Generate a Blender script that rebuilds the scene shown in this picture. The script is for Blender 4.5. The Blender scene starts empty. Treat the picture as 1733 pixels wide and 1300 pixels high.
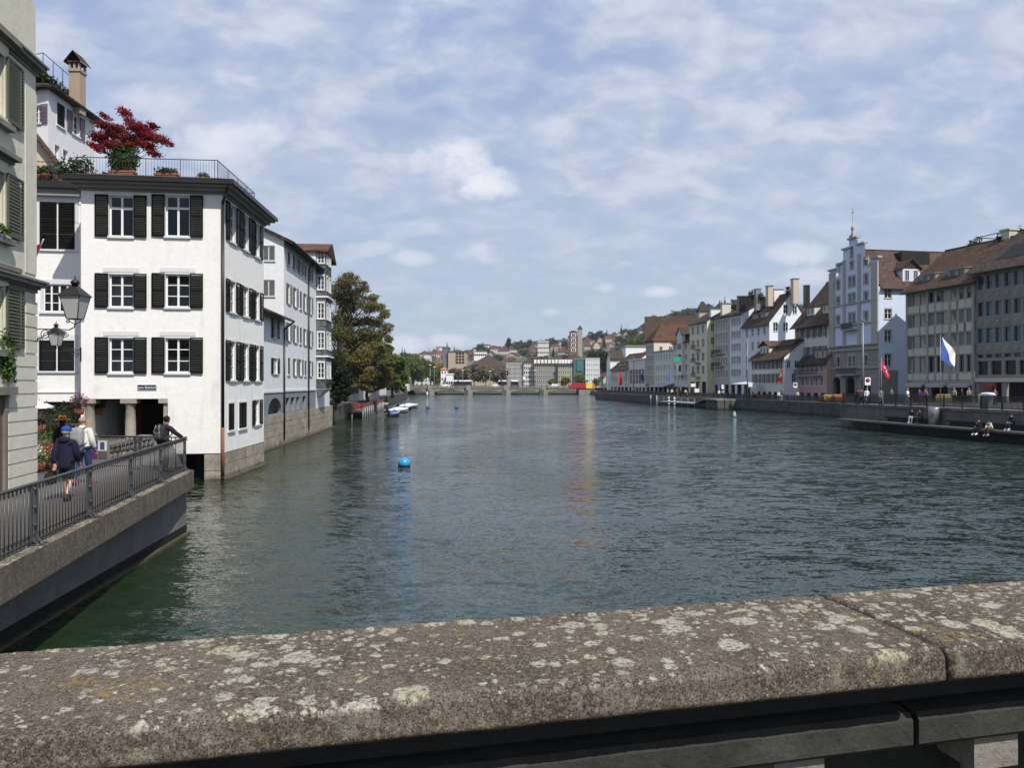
import bpy, bmesh, math, random
import numpy as np
from mathutils import Vector, Matrix, noise
from mathutils.geometry import tessellate_polygon
R = math.radians
rnd = random.Random(7)
SC = bpy.context.scene
COL = SC.collection
CAMZ = 4.8          # eye height above the river
F = 1300.0 / 1733.0 # focal length as a fraction of the picture width

# ------------------------------------------------------------------ camera
cam = bpy.data.cameras.new('camera'); cam_o = bpy.data.objects.new('camera', cam); COL.objects.link(cam_o)
cam.sensor_width = 36.0; cam.lens = 36.0 * F; cam.clip_start = 0.05; cam.clip_end = 20000
cam_o.location = (0, 0, CAMZ); cam_o.rotation_euler = (R(90), 0, 0)
SC.camera = cam_o
SC.view_settings.view_transform = 'Standard'; SC.view_settings.look = 'None'
SC.view_settings.exposure = 0.12; SC.view_settings.gamma = 1.0; SC.view_settings.use_curve_mapping = False
SC.cycles.max_bounces = 6; SC.cycles.transparent_max_bounces = 8; SC.cycles.caustics_reflective = False; SC.cycles.caustics_refractive = False

# ------------------------------------------------------------------ sun and sky
SUN_EL, SUN_AZ = 50.0, 35.0     # azimuth: degrees right of straight behind the camera
ls = bpy.data.lights.new('sun', 'SUN'); ls.energy = 4.8; ls.angle = R(0.53); ls.color = (1.0, 0.945, 0.87)
lo = bpy.data.objects.new('sun', ls); COL.objects.link(lo); lo.location = (40, -60, 80)
L = Vector((-math.sin(R(SUN_AZ)) * math.cos(R(SUN_EL)), math.cos(R(SUN_AZ)) * math.cos(R(SUN_EL)), -math.sin(R(SUN_EL))))
lo.rotation_euler = L.to_track_quat('-Z', 'Y').to_euler()
world = bpy.data.worlds.new('World'); SC.world = world; world.use_nodes = True
W = world.node_tree; W.nodes.clear()
def wn(t, **k):
    n = W.nodes.new(t)
    for a, b in k.items(): setattr(n, a, b)
    return n
def wl(a, b): W.links.new(a, b)
def wmath(op, a, b=None, clamp=False):
    n = wn('ShaderNodeMath', operation=op, use_clamp=clamp)
    for i, s in enumerate((a, b)):
        if s is None: continue
        if isinstance(s, (int, float)): n.inputs[i].default_value = s
        else: wl(s, n.inputs[i])
    return n.outputs[0]
def wmix(fac, a, b):
    n = wn('ShaderNodeMix', data_type='RGBA')
    if isinstance(fac, (int, float)): n.inputs[0].default_value = fac
    else: wl(fac, n.inputs[0])
    for i, s in ((6, a), (7, b)):
        if isinstance(s, tuple): n.inputs[i].default_value = (*s, 1)
        else: wl(s, n.inputs[i])
    return n.outputs[2]
SKY_STRENGTH = 0.1
sky = wn('ShaderNodeTexSky', sky_type='NISHITA', sun_disc=False, sun_elevation=R(SUN_EL), sun_rotation=R(180 - SUN_AZ), altitude=400, air_density=1.0, dust_density=1.2, ozone_density=1.2)
tc = wn('ShaderNodeTexCoord'); sep = wn('ShaderNodeSeparateXYZ'); wl(tc.outputs['Generated'], sep.inputs[0])
zc = wmath('MAXIMUM', sep.outputs[2], 0.0)
zden = wmath('ADD', zc, 0.34)
cx = wmath('DIVIDE', sep.outputs[0], zden); cy = wmath('DIVIDE', sep.outputs[1], zden)
cmb = wn('ShaderNodeCombineXYZ'); wl(cx, cmb.inputs[0]); wl(cy, cmb.inputs[1])
def wnoise(vec, scale, detail, rough, dist=0.0):
    n = wn('ShaderNodeTexNoise', noise_dimensions='3D'); n.inputs['Scale'].default_value = scale; n.inputs['Detail'].default_value = detail
    n.inputs['Roughness'].default_value = rough; n.inputs['Distortion'].default_value = dist; wl(vec, n.inputs['Vector']); return n.outputs['Fac']
def wramp(x, lo_, hi_):
    n = wn('ShaderNodeMapRange', clamp=True, interpolation_type='SMOOTHSTEP'); wl(x, n.inputs[0]); n.inputs[1].default_value = lo_; n.inputs[2].default_value = hi_
    return n.outputs[0]
# altocumulus sheet: broad cover modulated by small dapples
mp = wn('ShaderNodeMapping'); wl(cmb.outputs[0], mp.inputs[0]); mp.inputs['Rotation'].default_value = (0, 0, R(-28)); mp.inputs['Scale'].default_value = (1.35, 1.75, 1.0); mp.inputs['Location'].default_value = (3.3, 1.7, 0)
broad = wnoise(mp.outputs[0], 0.95, 4, 0.55, 0.5)
dapple = wnoise(mp.outputs[0], 5.5, 7, 0.6, 0.25)
fine = wnoise(mp.outputs[0], 13.0, 5, 0.6, 0.2)
dd = wmath('ADD', wmath('MULTIPLY', broad, 0.62), wmath('ADD', wmath('MULTIPLY', dapple, 0.66), wmath('MULTIPLY', fine, 0.16)))
cover = wramp(dd, 0.46, 0.88)
# single cumulus clouds, each an elliptical patch of sky broken up by noise
yy = wmath('MAXIMUM', sep.outputs[1], 0.02)
su = wmath('DIVIDE', sep.outputs[0], yy); sv = wmath('DIVIDE', sep.outputs[2], yy)
cn = wnoise(tc.outputs['Generated'], 16.0, 9, 0.62, 0.3)
cn = wmath('MULTIPLY', wmath('SUBTRACT', cn, 0.5), 3.0)
CLOUDS = [(762, 275, 78, 46, 1.0), (826, 312, 70, 34, .95), (728, 262, 40, 18, .6), (380, 235, 105, 36, .62), (330, 262, 60, 20, .45), (445, 232, 40, 30, .5), (815, 432, 62, 24, .5), (700, 438, 45, 16, .45), (690, 582, 42, 22, .7),
          (765, 578, 60, 15, .5), (1345, 428, 65, 26, .55), (1110, 494, 38, 13, .5), (1030, 488, 28, 12, .45), (1375, 470, 80, 22, .4), (930, 528, 18, 9, .35), (1250, 510, 70, 14, .3), (620, 420, 50, 14, .3)]
cum = None
for (px, py, rx, ry, s) in CLOUDS:
    u0, v0 = (px - 866.5) / 1300, (650 - py) / 1300
    a = wmath('MULTIPLY', wmath('SUBTRACT', su, u0), 1300 / rx); b = wmath('MULTIPLY', wmath('SUBTRACT', sv, v0), 1300 / ry)
    d2 = wmath('ADD', wmath('MULTIPLY', a, a), wmath('MULTIPLY', b, b))
    m = wmath('ADD', wmath('SUBTRACT', 1.0, d2), cn)
    m = wmath('MULTIPLY', wramp(m, 0.0, 1.15), s)
    cum = m if cum is None else wmath('MAXIMUM', cum, m)
front = wramp(sep.outputs[1], 0.02, 0.2); cum = wmath('MULTIPLY', cum, front)
def lin(r, g, b): return tuple(((c / 255) / 12.92 if c <= 10 else ((c / 255 + .055) / 1.055) ** 2.4) for c in (r, g, b))
def k(c, s=1.0 / SKY_STRENGTH): return tuple(x * s for x in c)
elev = wramp(sep.outputs[2], 0.0, 0.42)
# thin veil between the clouds (milky blue), paler and warmer towards the horizon
veil = wmix(elev, k(lin(180, 196, 213)), k(lin(152, 173, 213)))
base = wmix(0.88, sky.outputs[0], veil)
cloudc = wmix(wramp(dapple, 0.35, 0.7), k(lin(182, 192, 215)), k(lin(207, 212, 226)))
c1 = wmix(wmath('MULTIPLY', cover, wmath('ADD', 0.35, wmath('MULTIPLY', wramp(sep.outputs[2], 0.02, 0.3), 0.60))), base, cloudc)
c2 = wmix(cum, c1, k(lin(233, 234, 241)))
below = wramp(sep.outputs[2], -0.02, 0.0)
c3 = wmix(below, k((0.10, 0.12, 0.12)), c2)
bg = wn('ShaderNodeBackground'); bg.inputs[1].default_value = SKY_STRENGTH; wl(c3, bg.inputs[0])
wo = wn('ShaderNodeOutputWorld'); wl(bg.outputs[0], wo.inputs[0])

# ------------------------------------------------------------------ objects
ORG = {}
def tag(o, label=None, cat=None, group=None, kind=None):
    if label: o['label'] = label
    if cat: o['category'] = cat
    if group: o['group'] = group
    if kind: o['kind'] = kind
    return o
def thing(name, label, cat, loc, group=None, rz=0.0):
    o = bpy.data.objects.new(name, None); COL.objects.link(o); o.empty_display_size = 0.3
    o.location = loc; o.rotation_euler = (0, 0, rz); ORG[o.name] = Vector(loc)
    return tag(o, label, cat, group)
def link(name, me, m, parent=None, loc=None, rz=None):
    """object of mesh me; loc is in the parent's own axes when it has a parent"""
    o = bpy.data.objects.new(name, me); COL.objects.link(o)
    if m is not None:
        if len(me.materials) == 0: me.materials.append(m)
        if me.materials[0] is not m: o.material_slots[0].link = 'OBJECT'; o.material_slots[0].material = m
    if parent is not None: o.parent = parent
    if loc is not None: o.location = loc
    if rz is not None: o.rotation_euler = (0, 0, rz)
    return o
class MB:
    """collects shapes, builds ONE mesh"""
    def __init__(s, M=None): s.v = []; s.f = []; s.M = M; s.sm = []
    def add(s, vs, fs, smooth=False):
        n = len(s.v)
        for p in vs:
            p = Vector(p); s.v.append(s.M @ p if s.M else p)
        for f in fs: s.f.append([i + n for i in f]); s.sm.append(smooth)
        return s
    def box(s, x0, x1, y0, y1, z0, z1):
        v = [(x, y, z) for z in (z0, z1) for y in (y0, y1) for x in (x0, x1)]
        return s.add(v, [(0, 2, 3, 1), (4, 5, 7, 6), (0, 1, 5, 4), (2, 6, 7, 3), (0, 4, 6, 2), (1, 3, 7, 5)])
    def prism(s, poly, z0, z1):
        n = len(poly); v = [(p[0], p[1], z0) for p in poly] + [(p[0], p[1], z1) for p in poly]
        return s.add(v, [list(range(n))[::-1], list(range(n, 2 * n))] + [(i, (i + 1) % n, n + (i + 1) % n, n + i) for i in range(n)])
    def poly(s, pts): return s.add(pts, [list(range(len(pts)))])
    def hexa(s, p):   # eight corners: four below, four above
        return s.add(p, [(3, 2, 1, 0), (4, 5, 6, 7), (0, 1, 5, 4), (1, 2, 6, 5), (2, 3, 7, 6), (3, 0, 4, 7)])
    def slab(s, pts, t):  # planar polygon thickened downwards by t
        n = len(pts); v = [Vector(p) for p in pts] + [Vector(p) - Vector((0, 0, t)) for p in pts]
        return s.add(v, [list(range(n)), list(range(n, 2 * n))[::-1]] + [(i, n + i, n + (i + 1) % n, (i + 1) % n) for i in range(n)])
    def tube(s, a, b, r0, r1=None, n=8, cap=True):
        a, b = Vector(a), Vector(b); r1 = r0 if r1 is None else r1; d = b - a
        if d.length < 1e-6: return s
        q = d.to_track_quat('Z', 'Y'); v = []
        for c, r in ((a, r0), (b, r1)):
            for i in range(n):
                t = 2 * math.pi * i / n; v.append(c + q @ Vector((math.cos(t) * r, math.sin(t) * r, 0)))
        fs = [(i, (i + 1) % n, n + (i + 1) % n, n + i) for i in range(n)]
        if cap: fs += [list(range(n))[::-1], list(range(n, 2 * n))]
        return s.add(v, fs, n > 5)
    def path(s, pts, r, n=6):
        for a, b in zip(pts, pts[1:]): s.tube(a, b, r, r, n)
        return s
    def lathe(s, prof, c=(0, 0, 0), n=16, smooth=True):
        v = []; m = len(prof)
        for r, z in prof:
            for i in range(n):
                t = 2 * math.pi * i / n; v.append((c[0] + r * math.cos(t), c[1] + r * math.sin(t), c[2] + z))
        fs = [(j * n + i, j * n + (i + 1) % n, (j + 1) * n + (i + 1) % n, (j + 1) * n + i) for j in range(m - 1) for i in range(n)]
        fs += [list(range(n))[::-1], list(range((m - 1) * n, m * n))]
        return s.add(v, fs, smooth)
    def blob(s, c, r, p=1.0, nu=16, nv=10, jit=0.0, seed=0):
        c = Vector(c); v = []; rr = random.Random(seed)
        def pw(x): return math.copysign(abs(x) ** p, x)
        for j in range(nv + 1):
            ph = -math.pi / 2 + math.pi * j / nv
            for i in range(nu):
                t = 2 * math.pi * i / nu; k_ = 1 + jit * (rr.random() - .5)
                v.append(c + Vector((r[0] * pw(math.cos(ph)) * pw(math.cos(t)) * k_, r[1] * pw(math.cos(ph)) * pw(math.sin(t)) * k_, r[2] * pw(math.sin(ph)) * k_)))
        fs = [(j * nu + i, j * nu + (i + 1) % nu, (j + 1) * nu + (i + 1) % nu, (j + 1) * nu + i) for j in range(nv) for i in range(nu)]
        return s.add(v, fs, True)
    def mesh(s, name, off=None):
        me = bpy.data.meshes.new(name); vs = s.v if off is None else [p - off for p in s.v]
        me.from_pydata([tuple(p) for p in vs], [], s.f); me.polygons.foreach_set('use_smooth', s.sm); me.update(); return me
    def build(s, name, m, parent=None, base=None):
        """world coordinates in; origin at the parent's base, or at `base` for a single-mesh thing"""
        if parent is not None:
            q = parent; off = Vector((0, 0, 0))
            while q is not None and q.name not in ORG: off = off + Vector(q.location); q = q.parent
            off = off + (ORG[q.name] if q is not None else Vector())
            return link(name, s.mesh(name, off), m, parent)
        b = Vector(base) if base is not None else Vector((0, 0, 0))
        o = link(name, s.mesh(name, b), m); o.location = b; return o
def struct(name, mb, m, base=(0, 0, 0)): return tag(mb.build(name, m, None, base), kind='structure')

# photo pixel -> world, at depth Y (metres ahead of the camera)
def at(px, py, Y): return Vector(((px - 866.5) / 1300 * Y, Y, CAMZ + (650 - py) / 1300 * Y))
def zof(py, Y): return CAMZ + (650 - py) / 1300 * Y
def hit(px, P, ang):
    """where the ray through column px meets the ground line through P with bearing ang (degrees, + = right of ahead)"""
    s = (px - 866.5) / 1300; dx, dy = math.sin(R(ang)), math.cos(R(ang))
    t = (s * P[1] - P[0]) / (dx - s * dy)
    return Vector((P[0] + dx * t, P[1] + dy * t))

# ------------------------------------------------------------------ materials
MATS = {}
def newmat(name):
    m = bpy.data.materials.new(name); m.use_nodes = True; nt = m.node_tree; b = nt.nodes['Principled BSDF']; return m, nt, b
class NT:
    def __init__(s, nt): s.nt = nt
    def n(s, t, ins=None, **kw):
        x = s.nt.nodes.new(t)
        for a, b in kw.items(): setattr(x, a, b)
        for a, b in (ins or {}).items():
            if isinstance(b, bpy.types.NodeSocket): s.nt.links.new(b, x.inputs[a])
            else: x.inputs[a].default_value = b
        return x
    def l(s, a, b): s.nt.links.new(a, b)
    def coord(s, scale=(1, 1, 1), rot=(0, 0, 0), out='Object'):
        c = s.n('ShaderNodeTexCoord'); return s.n('ShaderNodeMapping', {'Vector': c.outputs[out], 'Scale': scale, 'Rotation': rot}).outputs[0]
    def noise(s, vec, scale, detail=4, rough=.55, dist=0): return s.n('ShaderNodeTexNoise', {'Vector': vec, 'Scale': scale, 'Detail': detail, 'Roughness': rough, 'Distortion': dist}).outputs['Fac']
    def ramp(s, x, lo_, hi_, a=0.0, b=1.0): return s.n('ShaderNodeMapRange', {0: x, 1: lo_, 2: hi_, 3: a, 4: b}, clamp=True, interpolation_type='SMOOTHSTEP').outputs[0]
    def mix(s, f, a, b, blend='MIX'):
        a = (*a, 1) if isinstance(a, tuple) and len(a) == 3 else a; b = (*b, 1) if isinstance(b, tuple) and len(b) == 3 else b
        return s.n('ShaderNodeMix', {0: f, 6: a, 7: b}, data_type='RGBA', blend_type=blend).outputs[2]
    def math(s, op, a, b=0.0): return s.n('ShaderNodeMath', {0: a, 1: b}, operation=op).outputs[0]
    def bump(s, h, dist, b, strength=1.0, prev=None):
        ins = {'Height': h, 'Distance': dist, 'Strength': strength}
        if prev is not None: ins['Normal'] = prev
        x = s.n('ShaderNodeBump', ins); s.l(x.outputs[0], b.inputs['Normal']); return x.outputs[0]
def simple(name, c, rough=.6, metal=0.0, var=.15, scale=3.0, spec=.5, bump=0.0):
    """one colour with uneven tone"""
    if name in MATS: return MATS[name]
    m, nt, b = newmat(name); t = NT(nt); co = t.coord()
    n1 = t.math('ADD', t.math('MULTIPLY', t.noise(co, scale, 5), .7), t.math('MULTIPLY', t.n('ShaderNodeObjectInfo').outputs['Random'], .3)); col = t.mix(n1, tuple(x * (1 - var) for x in c), tuple(min(1, x * (1 + var)) for x in c))
    t.l(col, b.inputs['Base Color']); b.inputs['Roughness'].default_value = rough; b.inputs['Metallic'].default_value = metal; b.inputs['Specular IOR Level'].default_value = spec
    if bump: t.bump(t.noise(co, scale * 12, 4), bump, b)
    MATS[name] = m; return m
def plaster(name, c, dirt=.25, rough=.9, dcol=None):
    if name in MATS: return MATS[name]
    m, nt, b = newmat(name); t = NT(nt); co = t.coord()
    big = t.noise(co, .55, 5, .6, .4); st = t.noise(t.coord((2.6, 2.6, .22)), 1.0, 6, .65); gr = t.noise(co, 6, 6, .6)
    d = t.math('MULTIPLY', t.ramp(big, .42, .72), t.ramp(st, .45, .7)); d = t.math('MULTIPLY', d, dirt)
    lite = t.mix(t.ramp(gr, .3, .7), tuple(x * .93 for x in c), c)
    t.l(t.mix(d, lite, dcol or tuple(x * .45 for x in c)), b.inputs['Base Color']); b.inputs['Roughness'].default_value = rough; b.inputs['Specular IOR Level'].default_value = .2
    n = t.bump(t.noise(co, 1.6, 4), .02, b); t.bump(t.noise(co, 45, 3), .0015, b, prev=n)
    MATS[name] = m; return m
def stone(name, c1, c2, scale=1.5, bump=.02, moss=None, mossz=None, rough=.9):
    if name in MATS: return MATS[name]
    m, nt, b = newmat(name); t = NT(nt); co = t.coord(out='Object'); 
    a = t.noise(co, scale, 8, .65, .3); bb = t.noise(co, scale * 9, 6, .7)
    col = t.mix(t.ramp(a, .3, .7), c1, c2); col = t.mix(t.ramp(bb, .45, .8, 0, .6), col, tuple(x * .45 for x in c1)); 
    st = t.noise(t.coord((3, 3, .3)), 1.0, 5, .6); col = t.mix(t.ramp(st, .5, .75, 0, .5), col, tuple(x * .5 for x in c1))
    if moss:
        g = t.n('ShaderNodeNewGeometry'); z = t.n('ShaderNodeSeparateXYZ', {0: g.outputs['Position']}).outputs[2]
        zz = t.math('ADD', z, t.math('MULTIPLY', a, .5)); col = t.mix(t.ramp(zz, mossz, mossz + .45, 1, 0), col, moss)
    col = t.mix(t.math('MULTIPLY', t.n('ShaderNodeObjectInfo').outputs['Random'], .42), col, tuple(x * .5 for x in c2))
    t.l(col, b.inputs['Base Color']); b.inputs['Roughness'].default_value = rough; b.inputs['Specular IOR Level'].default_value = .25
    n = t.bump(a, bump * 2, b); t.bump(bb, bump, b, prev=n)
    MATS[name] = m; return m
def tiles(name, c1, c2, row=.32):
    """clay roof: mottled tiles in courses (courses follow height)"""
    if name in MATS: return MATS[name]
    m, nt, b = newmat(name); t = NT(nt); co = t.coord()
    vo = t.n('ShaderNodeTexVoronoi', {'Vector': t.coord((4, 4, 6)), 'Scale': 1.0}); hue = t.n('ShaderNodeSeparateColor', {0: vo.outputs['Color']}).outputs[0]
    a = t.noise(co, .6, 6, .65); col = t.mix(hue, c1, c2); col = t.mix(t.ramp(a, .42, .75, 0, .75), col, tuple(x * .38 for x in c1))
    lich = t.noise(co, 2.2, 7, .75); col = t.mix(t.ramp(lich, .5, .68, 0, .55), col, (.20, .175, .12)); col = t.mix(t.ramp(t.noise(t.coord((5, 5, .8)), 1, 5, .7), .5, .7, 0, .6), col, (.035, .03, .026))
    t.l(col, b.inputs['Base Color']); b.inputs['Roughness'].default_value = .95; b.inputs['Specular IOR Level'].default_value = .12
    z = t.n('ShaderNodeSeparateXYZ', {0: co}).outputs[2]; saw = t.math('FRACT', t.math('MULTIPLY', z, 1 / (row * .6)))
    n = t.bump(saw, .04, b); t.bump(vo.outputs['Distance'], .05, b, prev=n)
    MATS[name] = m; return m
def glass(name, c=(.02, .025, .03), rough=.06, var=.5):
    if name in MATS: return MATS[name]
    m, nt, b = newmat(name); t = NT(nt); oi = t.n('ShaderNodeObjectInfo').outputs['Random']
    g = t.n('ShaderNodeNewGeometry').outputs['Position']; nn = t.noise(g, .9, 3)
    f = t.math('MULTIPLY', oi, nn); t.l(t.mix(t.ramp(f, .1, .55), tuple(x * (1 - var) for x in c), tuple(x * (1 + 3 * var) for x in c)), b.inputs['Base Color'])
    b.inputs['Roughness'].default_value = rough; b.inputs['Specular IOR Level'].default_value = .6
    t.bump(t.noise(g, 1.3, 2), .006, b); MATS[name] = m; return m
def leafmat(name, dark, light, alt=None, trans=.25):
    """leaf colours vary leaf by leaf through the `tone` attribute"""
    if name in MATS: return MATS[name]
    m, nt, b = newmat(name); t = NT(nt); at_ = t.n('ShaderNodeAttribute', attribute_name='tone'); sp = t.n('ShaderNodeSeparateColor', {0: at_.outputs['Color']})
    col = t.mix(sp.outputs[0], dark, light)
    if alt: col = t.mix(t.ramp(sp.outputs[1], .45, .75), col, alt)
    t.l(col, b.inputs['Base Color']); b.inputs['Roughness'].default_value = .6; b.inputs['Specular IOR Level'].default_value = .25
    tr = t.n('ShaderNodeBsdfTranslucent', {'Color': col}); mx = t.n('ShaderNodeMixShader', {0: trans, 1: b.outputs[0], 2: tr.outputs[0]})
    t.l(mx.outputs[0], nt.nodes['Material Output'].inputs[0]); MATS[name] = m; return m
# ------------------------------------------------------------------ building kit
M_white = simple('white_paint', (.74, .74, .72), .5, var=.06)
M_sur = simple('grey_white_surround', (.6, .61, .62), .75, var=.08)
M_shut = simple('dark_shutter', (.0065, .007, .005), .7, var=.4, scale=6, spec=.12)
M_shutg = simple('grey_shutter', (.12, .13, .13), .6, var=.2, scale=6)
M_glass = glass('window_glass')
def clearglass():
    m, nt, b = newmat('clear_window_glass'); t = NT(nt); fr = t.n('ShaderNodeFresnel', {'IOR': 1.38}); tr = t.n('ShaderNodeBsdfTransparent', {'Color': (.75, .78, .78, 1)}); gl = t.n('ShaderNodeBsdfGlossy', {'Roughness': .03, 'Color': (.8, .85, .9, 1)})
    P = t.n('ShaderNodeNewGeometry').outputs['Position']; bp = t.n('ShaderNodeBump', {'Height': t.noise(P, 1.1, 2), 'Distance': .008}); t.l(bp.outputs[0], gl.inputs['Normal'])
    t.l(t.n('ShaderNodeMixShader', {0: fr.outputs[0], 1: tr.outputs[0], 2: gl.outputs[0]}).outputs[0], nt.nodes['Material Output'].inputs[0]); return m
M_clear = clearglass()
M_glassd = glass('dark_glass', (.008, .009, .010), .12)
M_glassb = glass('blue_glass', (.02, .05, .075), .04, .4)
M_iron = simple('dark_iron', (.02, .02, .022), .45, .3, .2)
M_gutter = simple('dark_gutter', (.03, .028, .026), .4, .5, .3)
M_grey = simple('grey_metal', (.22, .23, .24), .5, .3, .15)
M_zinc = simple('zinc_sheet', (.25, .27, .27), .5, .4, .3)
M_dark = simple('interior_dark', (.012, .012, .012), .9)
M_wood = simple('old_wood', (.12, .085, .055), .8, var=.4, scale=5)
M_curt = simple('curtain_cloth', (.34, .34, .31), .9, var=.25, scale=9)
SHC = {}
def cached(key, fn):
    if key not in SHC: SHC[key] = fn()
    return SHC[key]
def frame_mesh(w, h, d, t, mull, trans, sur, head, split=0.0):
    b = MB(); y0, y1 = d - .07, d - .015; x = w / 2
    b.box(-x, -x + t, y0, y1, 0, h); b.box(x - t, x, y0, y1, 0, h); b.box(-x + t, x - t, y0 + .002, y1, 0, t); b.box(-x + t, x - t, y0 + .002, y1, h - t, h)
    for i in range(mull): 
        c = -x + w * (i + 1) / (mull + 1); b.box(c - t * .7, c + t * .7, y0 - .012, y1 - .006, t, h - t)
    for f in trans:
        tt = t * .8 if (f == split) else t * .3
        b.box(-x + t, x - t, y0 - .006, y1 - .012, h * f - tt, h * f + tt)
    return b.mesh('window')
def sur_mesh(w, h, s, head, p=.03):
    b = MB(); x = w / 2
    b.box(-x - s, -x, -p, .03, 0, h); b.box(x, x + s, -p, .03, 0, h); b.box(-x - s, x + s, -p - .002, .03, h, h + s * (1.0 if not head else 1.9))
    return b.mesh('surround')
def leaf_mesh(w, h, slat=.085):
    b = MB(); f = .05; b.box(-w / 2, -w / 2 + f, -.022, .022, 0, h); b.box(w / 2 - f, w / 2, -.022, .022, 0, h)
    b.box(-w / 2 + f, w / 2 - f, -.021, .021, 0, f * 1.6); b.box(-w / 2 + f, w / 2 - f, -.021, .021, h - f * 1.4, h)
    if h > 1.6: b.box(-w / 2 + f, w / 2 - f, -.021, .021, h * .5 - .03, h * .5 + .03)
    n = max(3, int((h - .15) / slat))
    for i in range(n):
        z = f * 1.6 + (h - f * 3) * (i + .5) / n
        b.hexa([(-w / 2 + f, -.02, z - .03), (w / 2 - f, -.02, z - .03), (w / 2 - f, .015, z + .015), (-w / 2 + f, .015, z + .015),
                (-w / 2 + f, -.02, z - .02), (w / 2 - f, -.02, z - .02), (w / 2 - f, .015, z + .025), (-w / 2 + f, .015, z + .025)])
    return b.mesh('shutter')
OLD = dict(d=.2, t=.06, mull=1, trans=(.33, .66), sur=.12, head=True, sill=True, sh=None, lw=None, frame=None, pane=None, shm=None, surm=None, curtain=None, split=0, sp=.03)
def spec(**k_): s = dict(OLD); s.update(k_); return s
def window(house, A, ang, u, z, w, h, sp, name='window'):
    """A: world foot of the wall line; u: distance of the window's middle along it; z: world height of the opening's bottom"""
    w = round(w, 2); h = round(h, 2); key = (w, h, sp['d'], sp['t'], sp['mull'], sp['trans'], sp['split'])
    me = cached(('f',) + key, lambda: frame_mesh(w, h, sp['d'], sp['t'], sp['mull'], sp['trans'], 0, 0, sp['split']))
    off = ORG[house.name]; p = Vector((A[0] + math.cos(ang) * u, A[1] + math.sin(ang) * u, z)) - off
    o = link(name, me, sp['frame'] or M_white, house, p, ang); 
    pm = cached(('p', w, h, sp['d']), lambda: MB().box(-w / 2 + .005, w / 2 - .005, sp['d'] - .038, sp['d'] - .03, .005, h - .005).mesh('pane'))
    link('pane', pm, sp['pane'] or (M_clear if sp.get('clear') else M_glass), o)
    if sp.get('clear'): link('room_backing', cached(('rb', w, h, sp['d']), lambda: MB().box(-w / 2 - .25, w / 2 + .25, sp['d'] + .45, sp['d'] + .5, -.25, h + .25).mesh('room_backing')), M_dark, o)  # dark sheet added behind the pane so the room reads unlit
    if sp['sur']: link('surround', cached(('s', w, h, sp['sur'], sp['head'], sp['sp']), lambda: sur_mesh(w, h, sp['sur'], sp['head'], sp['sp'])), sp['surm'] or M_sur, o)
    if sp['sill']: link('sill', cached(('i', w, sp['sur']), lambda: MB().box(-w / 2 - sp['sur'] - .03, w / 2 + sp['sur'] + .03, -.1, .06, -.1, -.002).mesh('sill')), sp['surm'] or M_sur, o)
    if sp['sh']:
        lw = round(sp['lw'] or w / 2, 2)
        if sp['sh'] == 'open':
            lm = cached(('l', lw, h), lambda: leaf_mesh(lw, h + .06)); s_ = max(sp['sur'], .02)
            for sg in (-1, 1): link('shutter', lm, sp['shm'] or M_shut, o, (sg * (w / 2 + lw / 2 + .02), -.075 - .01 * sg, -.03), rnd.uniform(-.05, .05))
        else:
            lm = cached(('l', round(w / 2 - .01, 2), h, 'c'), lambda: leaf_mesh(w / 2 - .07, h - .02))
            for sg in (-1, 1): link('shutter', lm, sp['shm'] or M_shut, o, (sg * (w / 4 + .02), .0, .01))
    if sp['curtain']:
        def cm():
            b = MB(); n = 28; vs = []; 
            for i in range(n + 1):
                x = -w / 2 + w * i / n; y = sp['d'] + .04 + .018 * math.sin(i * 1.7); vs += [(x, y, .0), (x, y, h * sp['curtain'])]
            return b.add(vs, [(2 * i, 2 * i + 2, 2 * i + 3, 2 * i + 1) for i in range(n)], True).mesh('curtain')
        link('curtain', cached(('c', w, h, sp['curtain']), cm), M_curt, o)
    return o
class Wall:
    """vertical wall plane, A to B left to right as seen from outside"""
    def __init__(s, A, B):
        s.A = Vector((A[0], A[1])); s.B = Vector((B[0], B[1])); s.D = s.B - s.A; s.len = s.D.length; s.dir = s.D / s.len; s.ang = math.atan2(s.dir.y, s.dir.x); s.n = Vector((s.dir.y, -s.dir.x))
    def u(s, px):
        k_ = (px - 866.5) / 1300; den = s.dir.x - k_ * s.dir.y; return (k_ * s.A.y - s.A.x) / den
    def Y(s, px): return s.A.y + s.dir.y * s.u(px)
    def z(s, px, py): return zof(py, s.Y(px))
    def p(s, u, z=0.0, out=0.0): q = s.A + s.dir * u + s.n * out; return Vector((q.x, q.y, z))
    def M(s, u=0, z=0, out=0): return Matrix.Translation(s.p(u, z, out)) @ Matrix.Rotation(s.ang, 4, 'Z')
    def rect(s, x0, x1, y0, y1):
        """pixel rectangle (its corners read at its middle column) -> u0,u1,z0,z1"""
        xm = (x0 + x1) / 2; return s.u(x0), s.u(x1), s.z(xm, y1), s.z(xm, y0)
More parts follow.
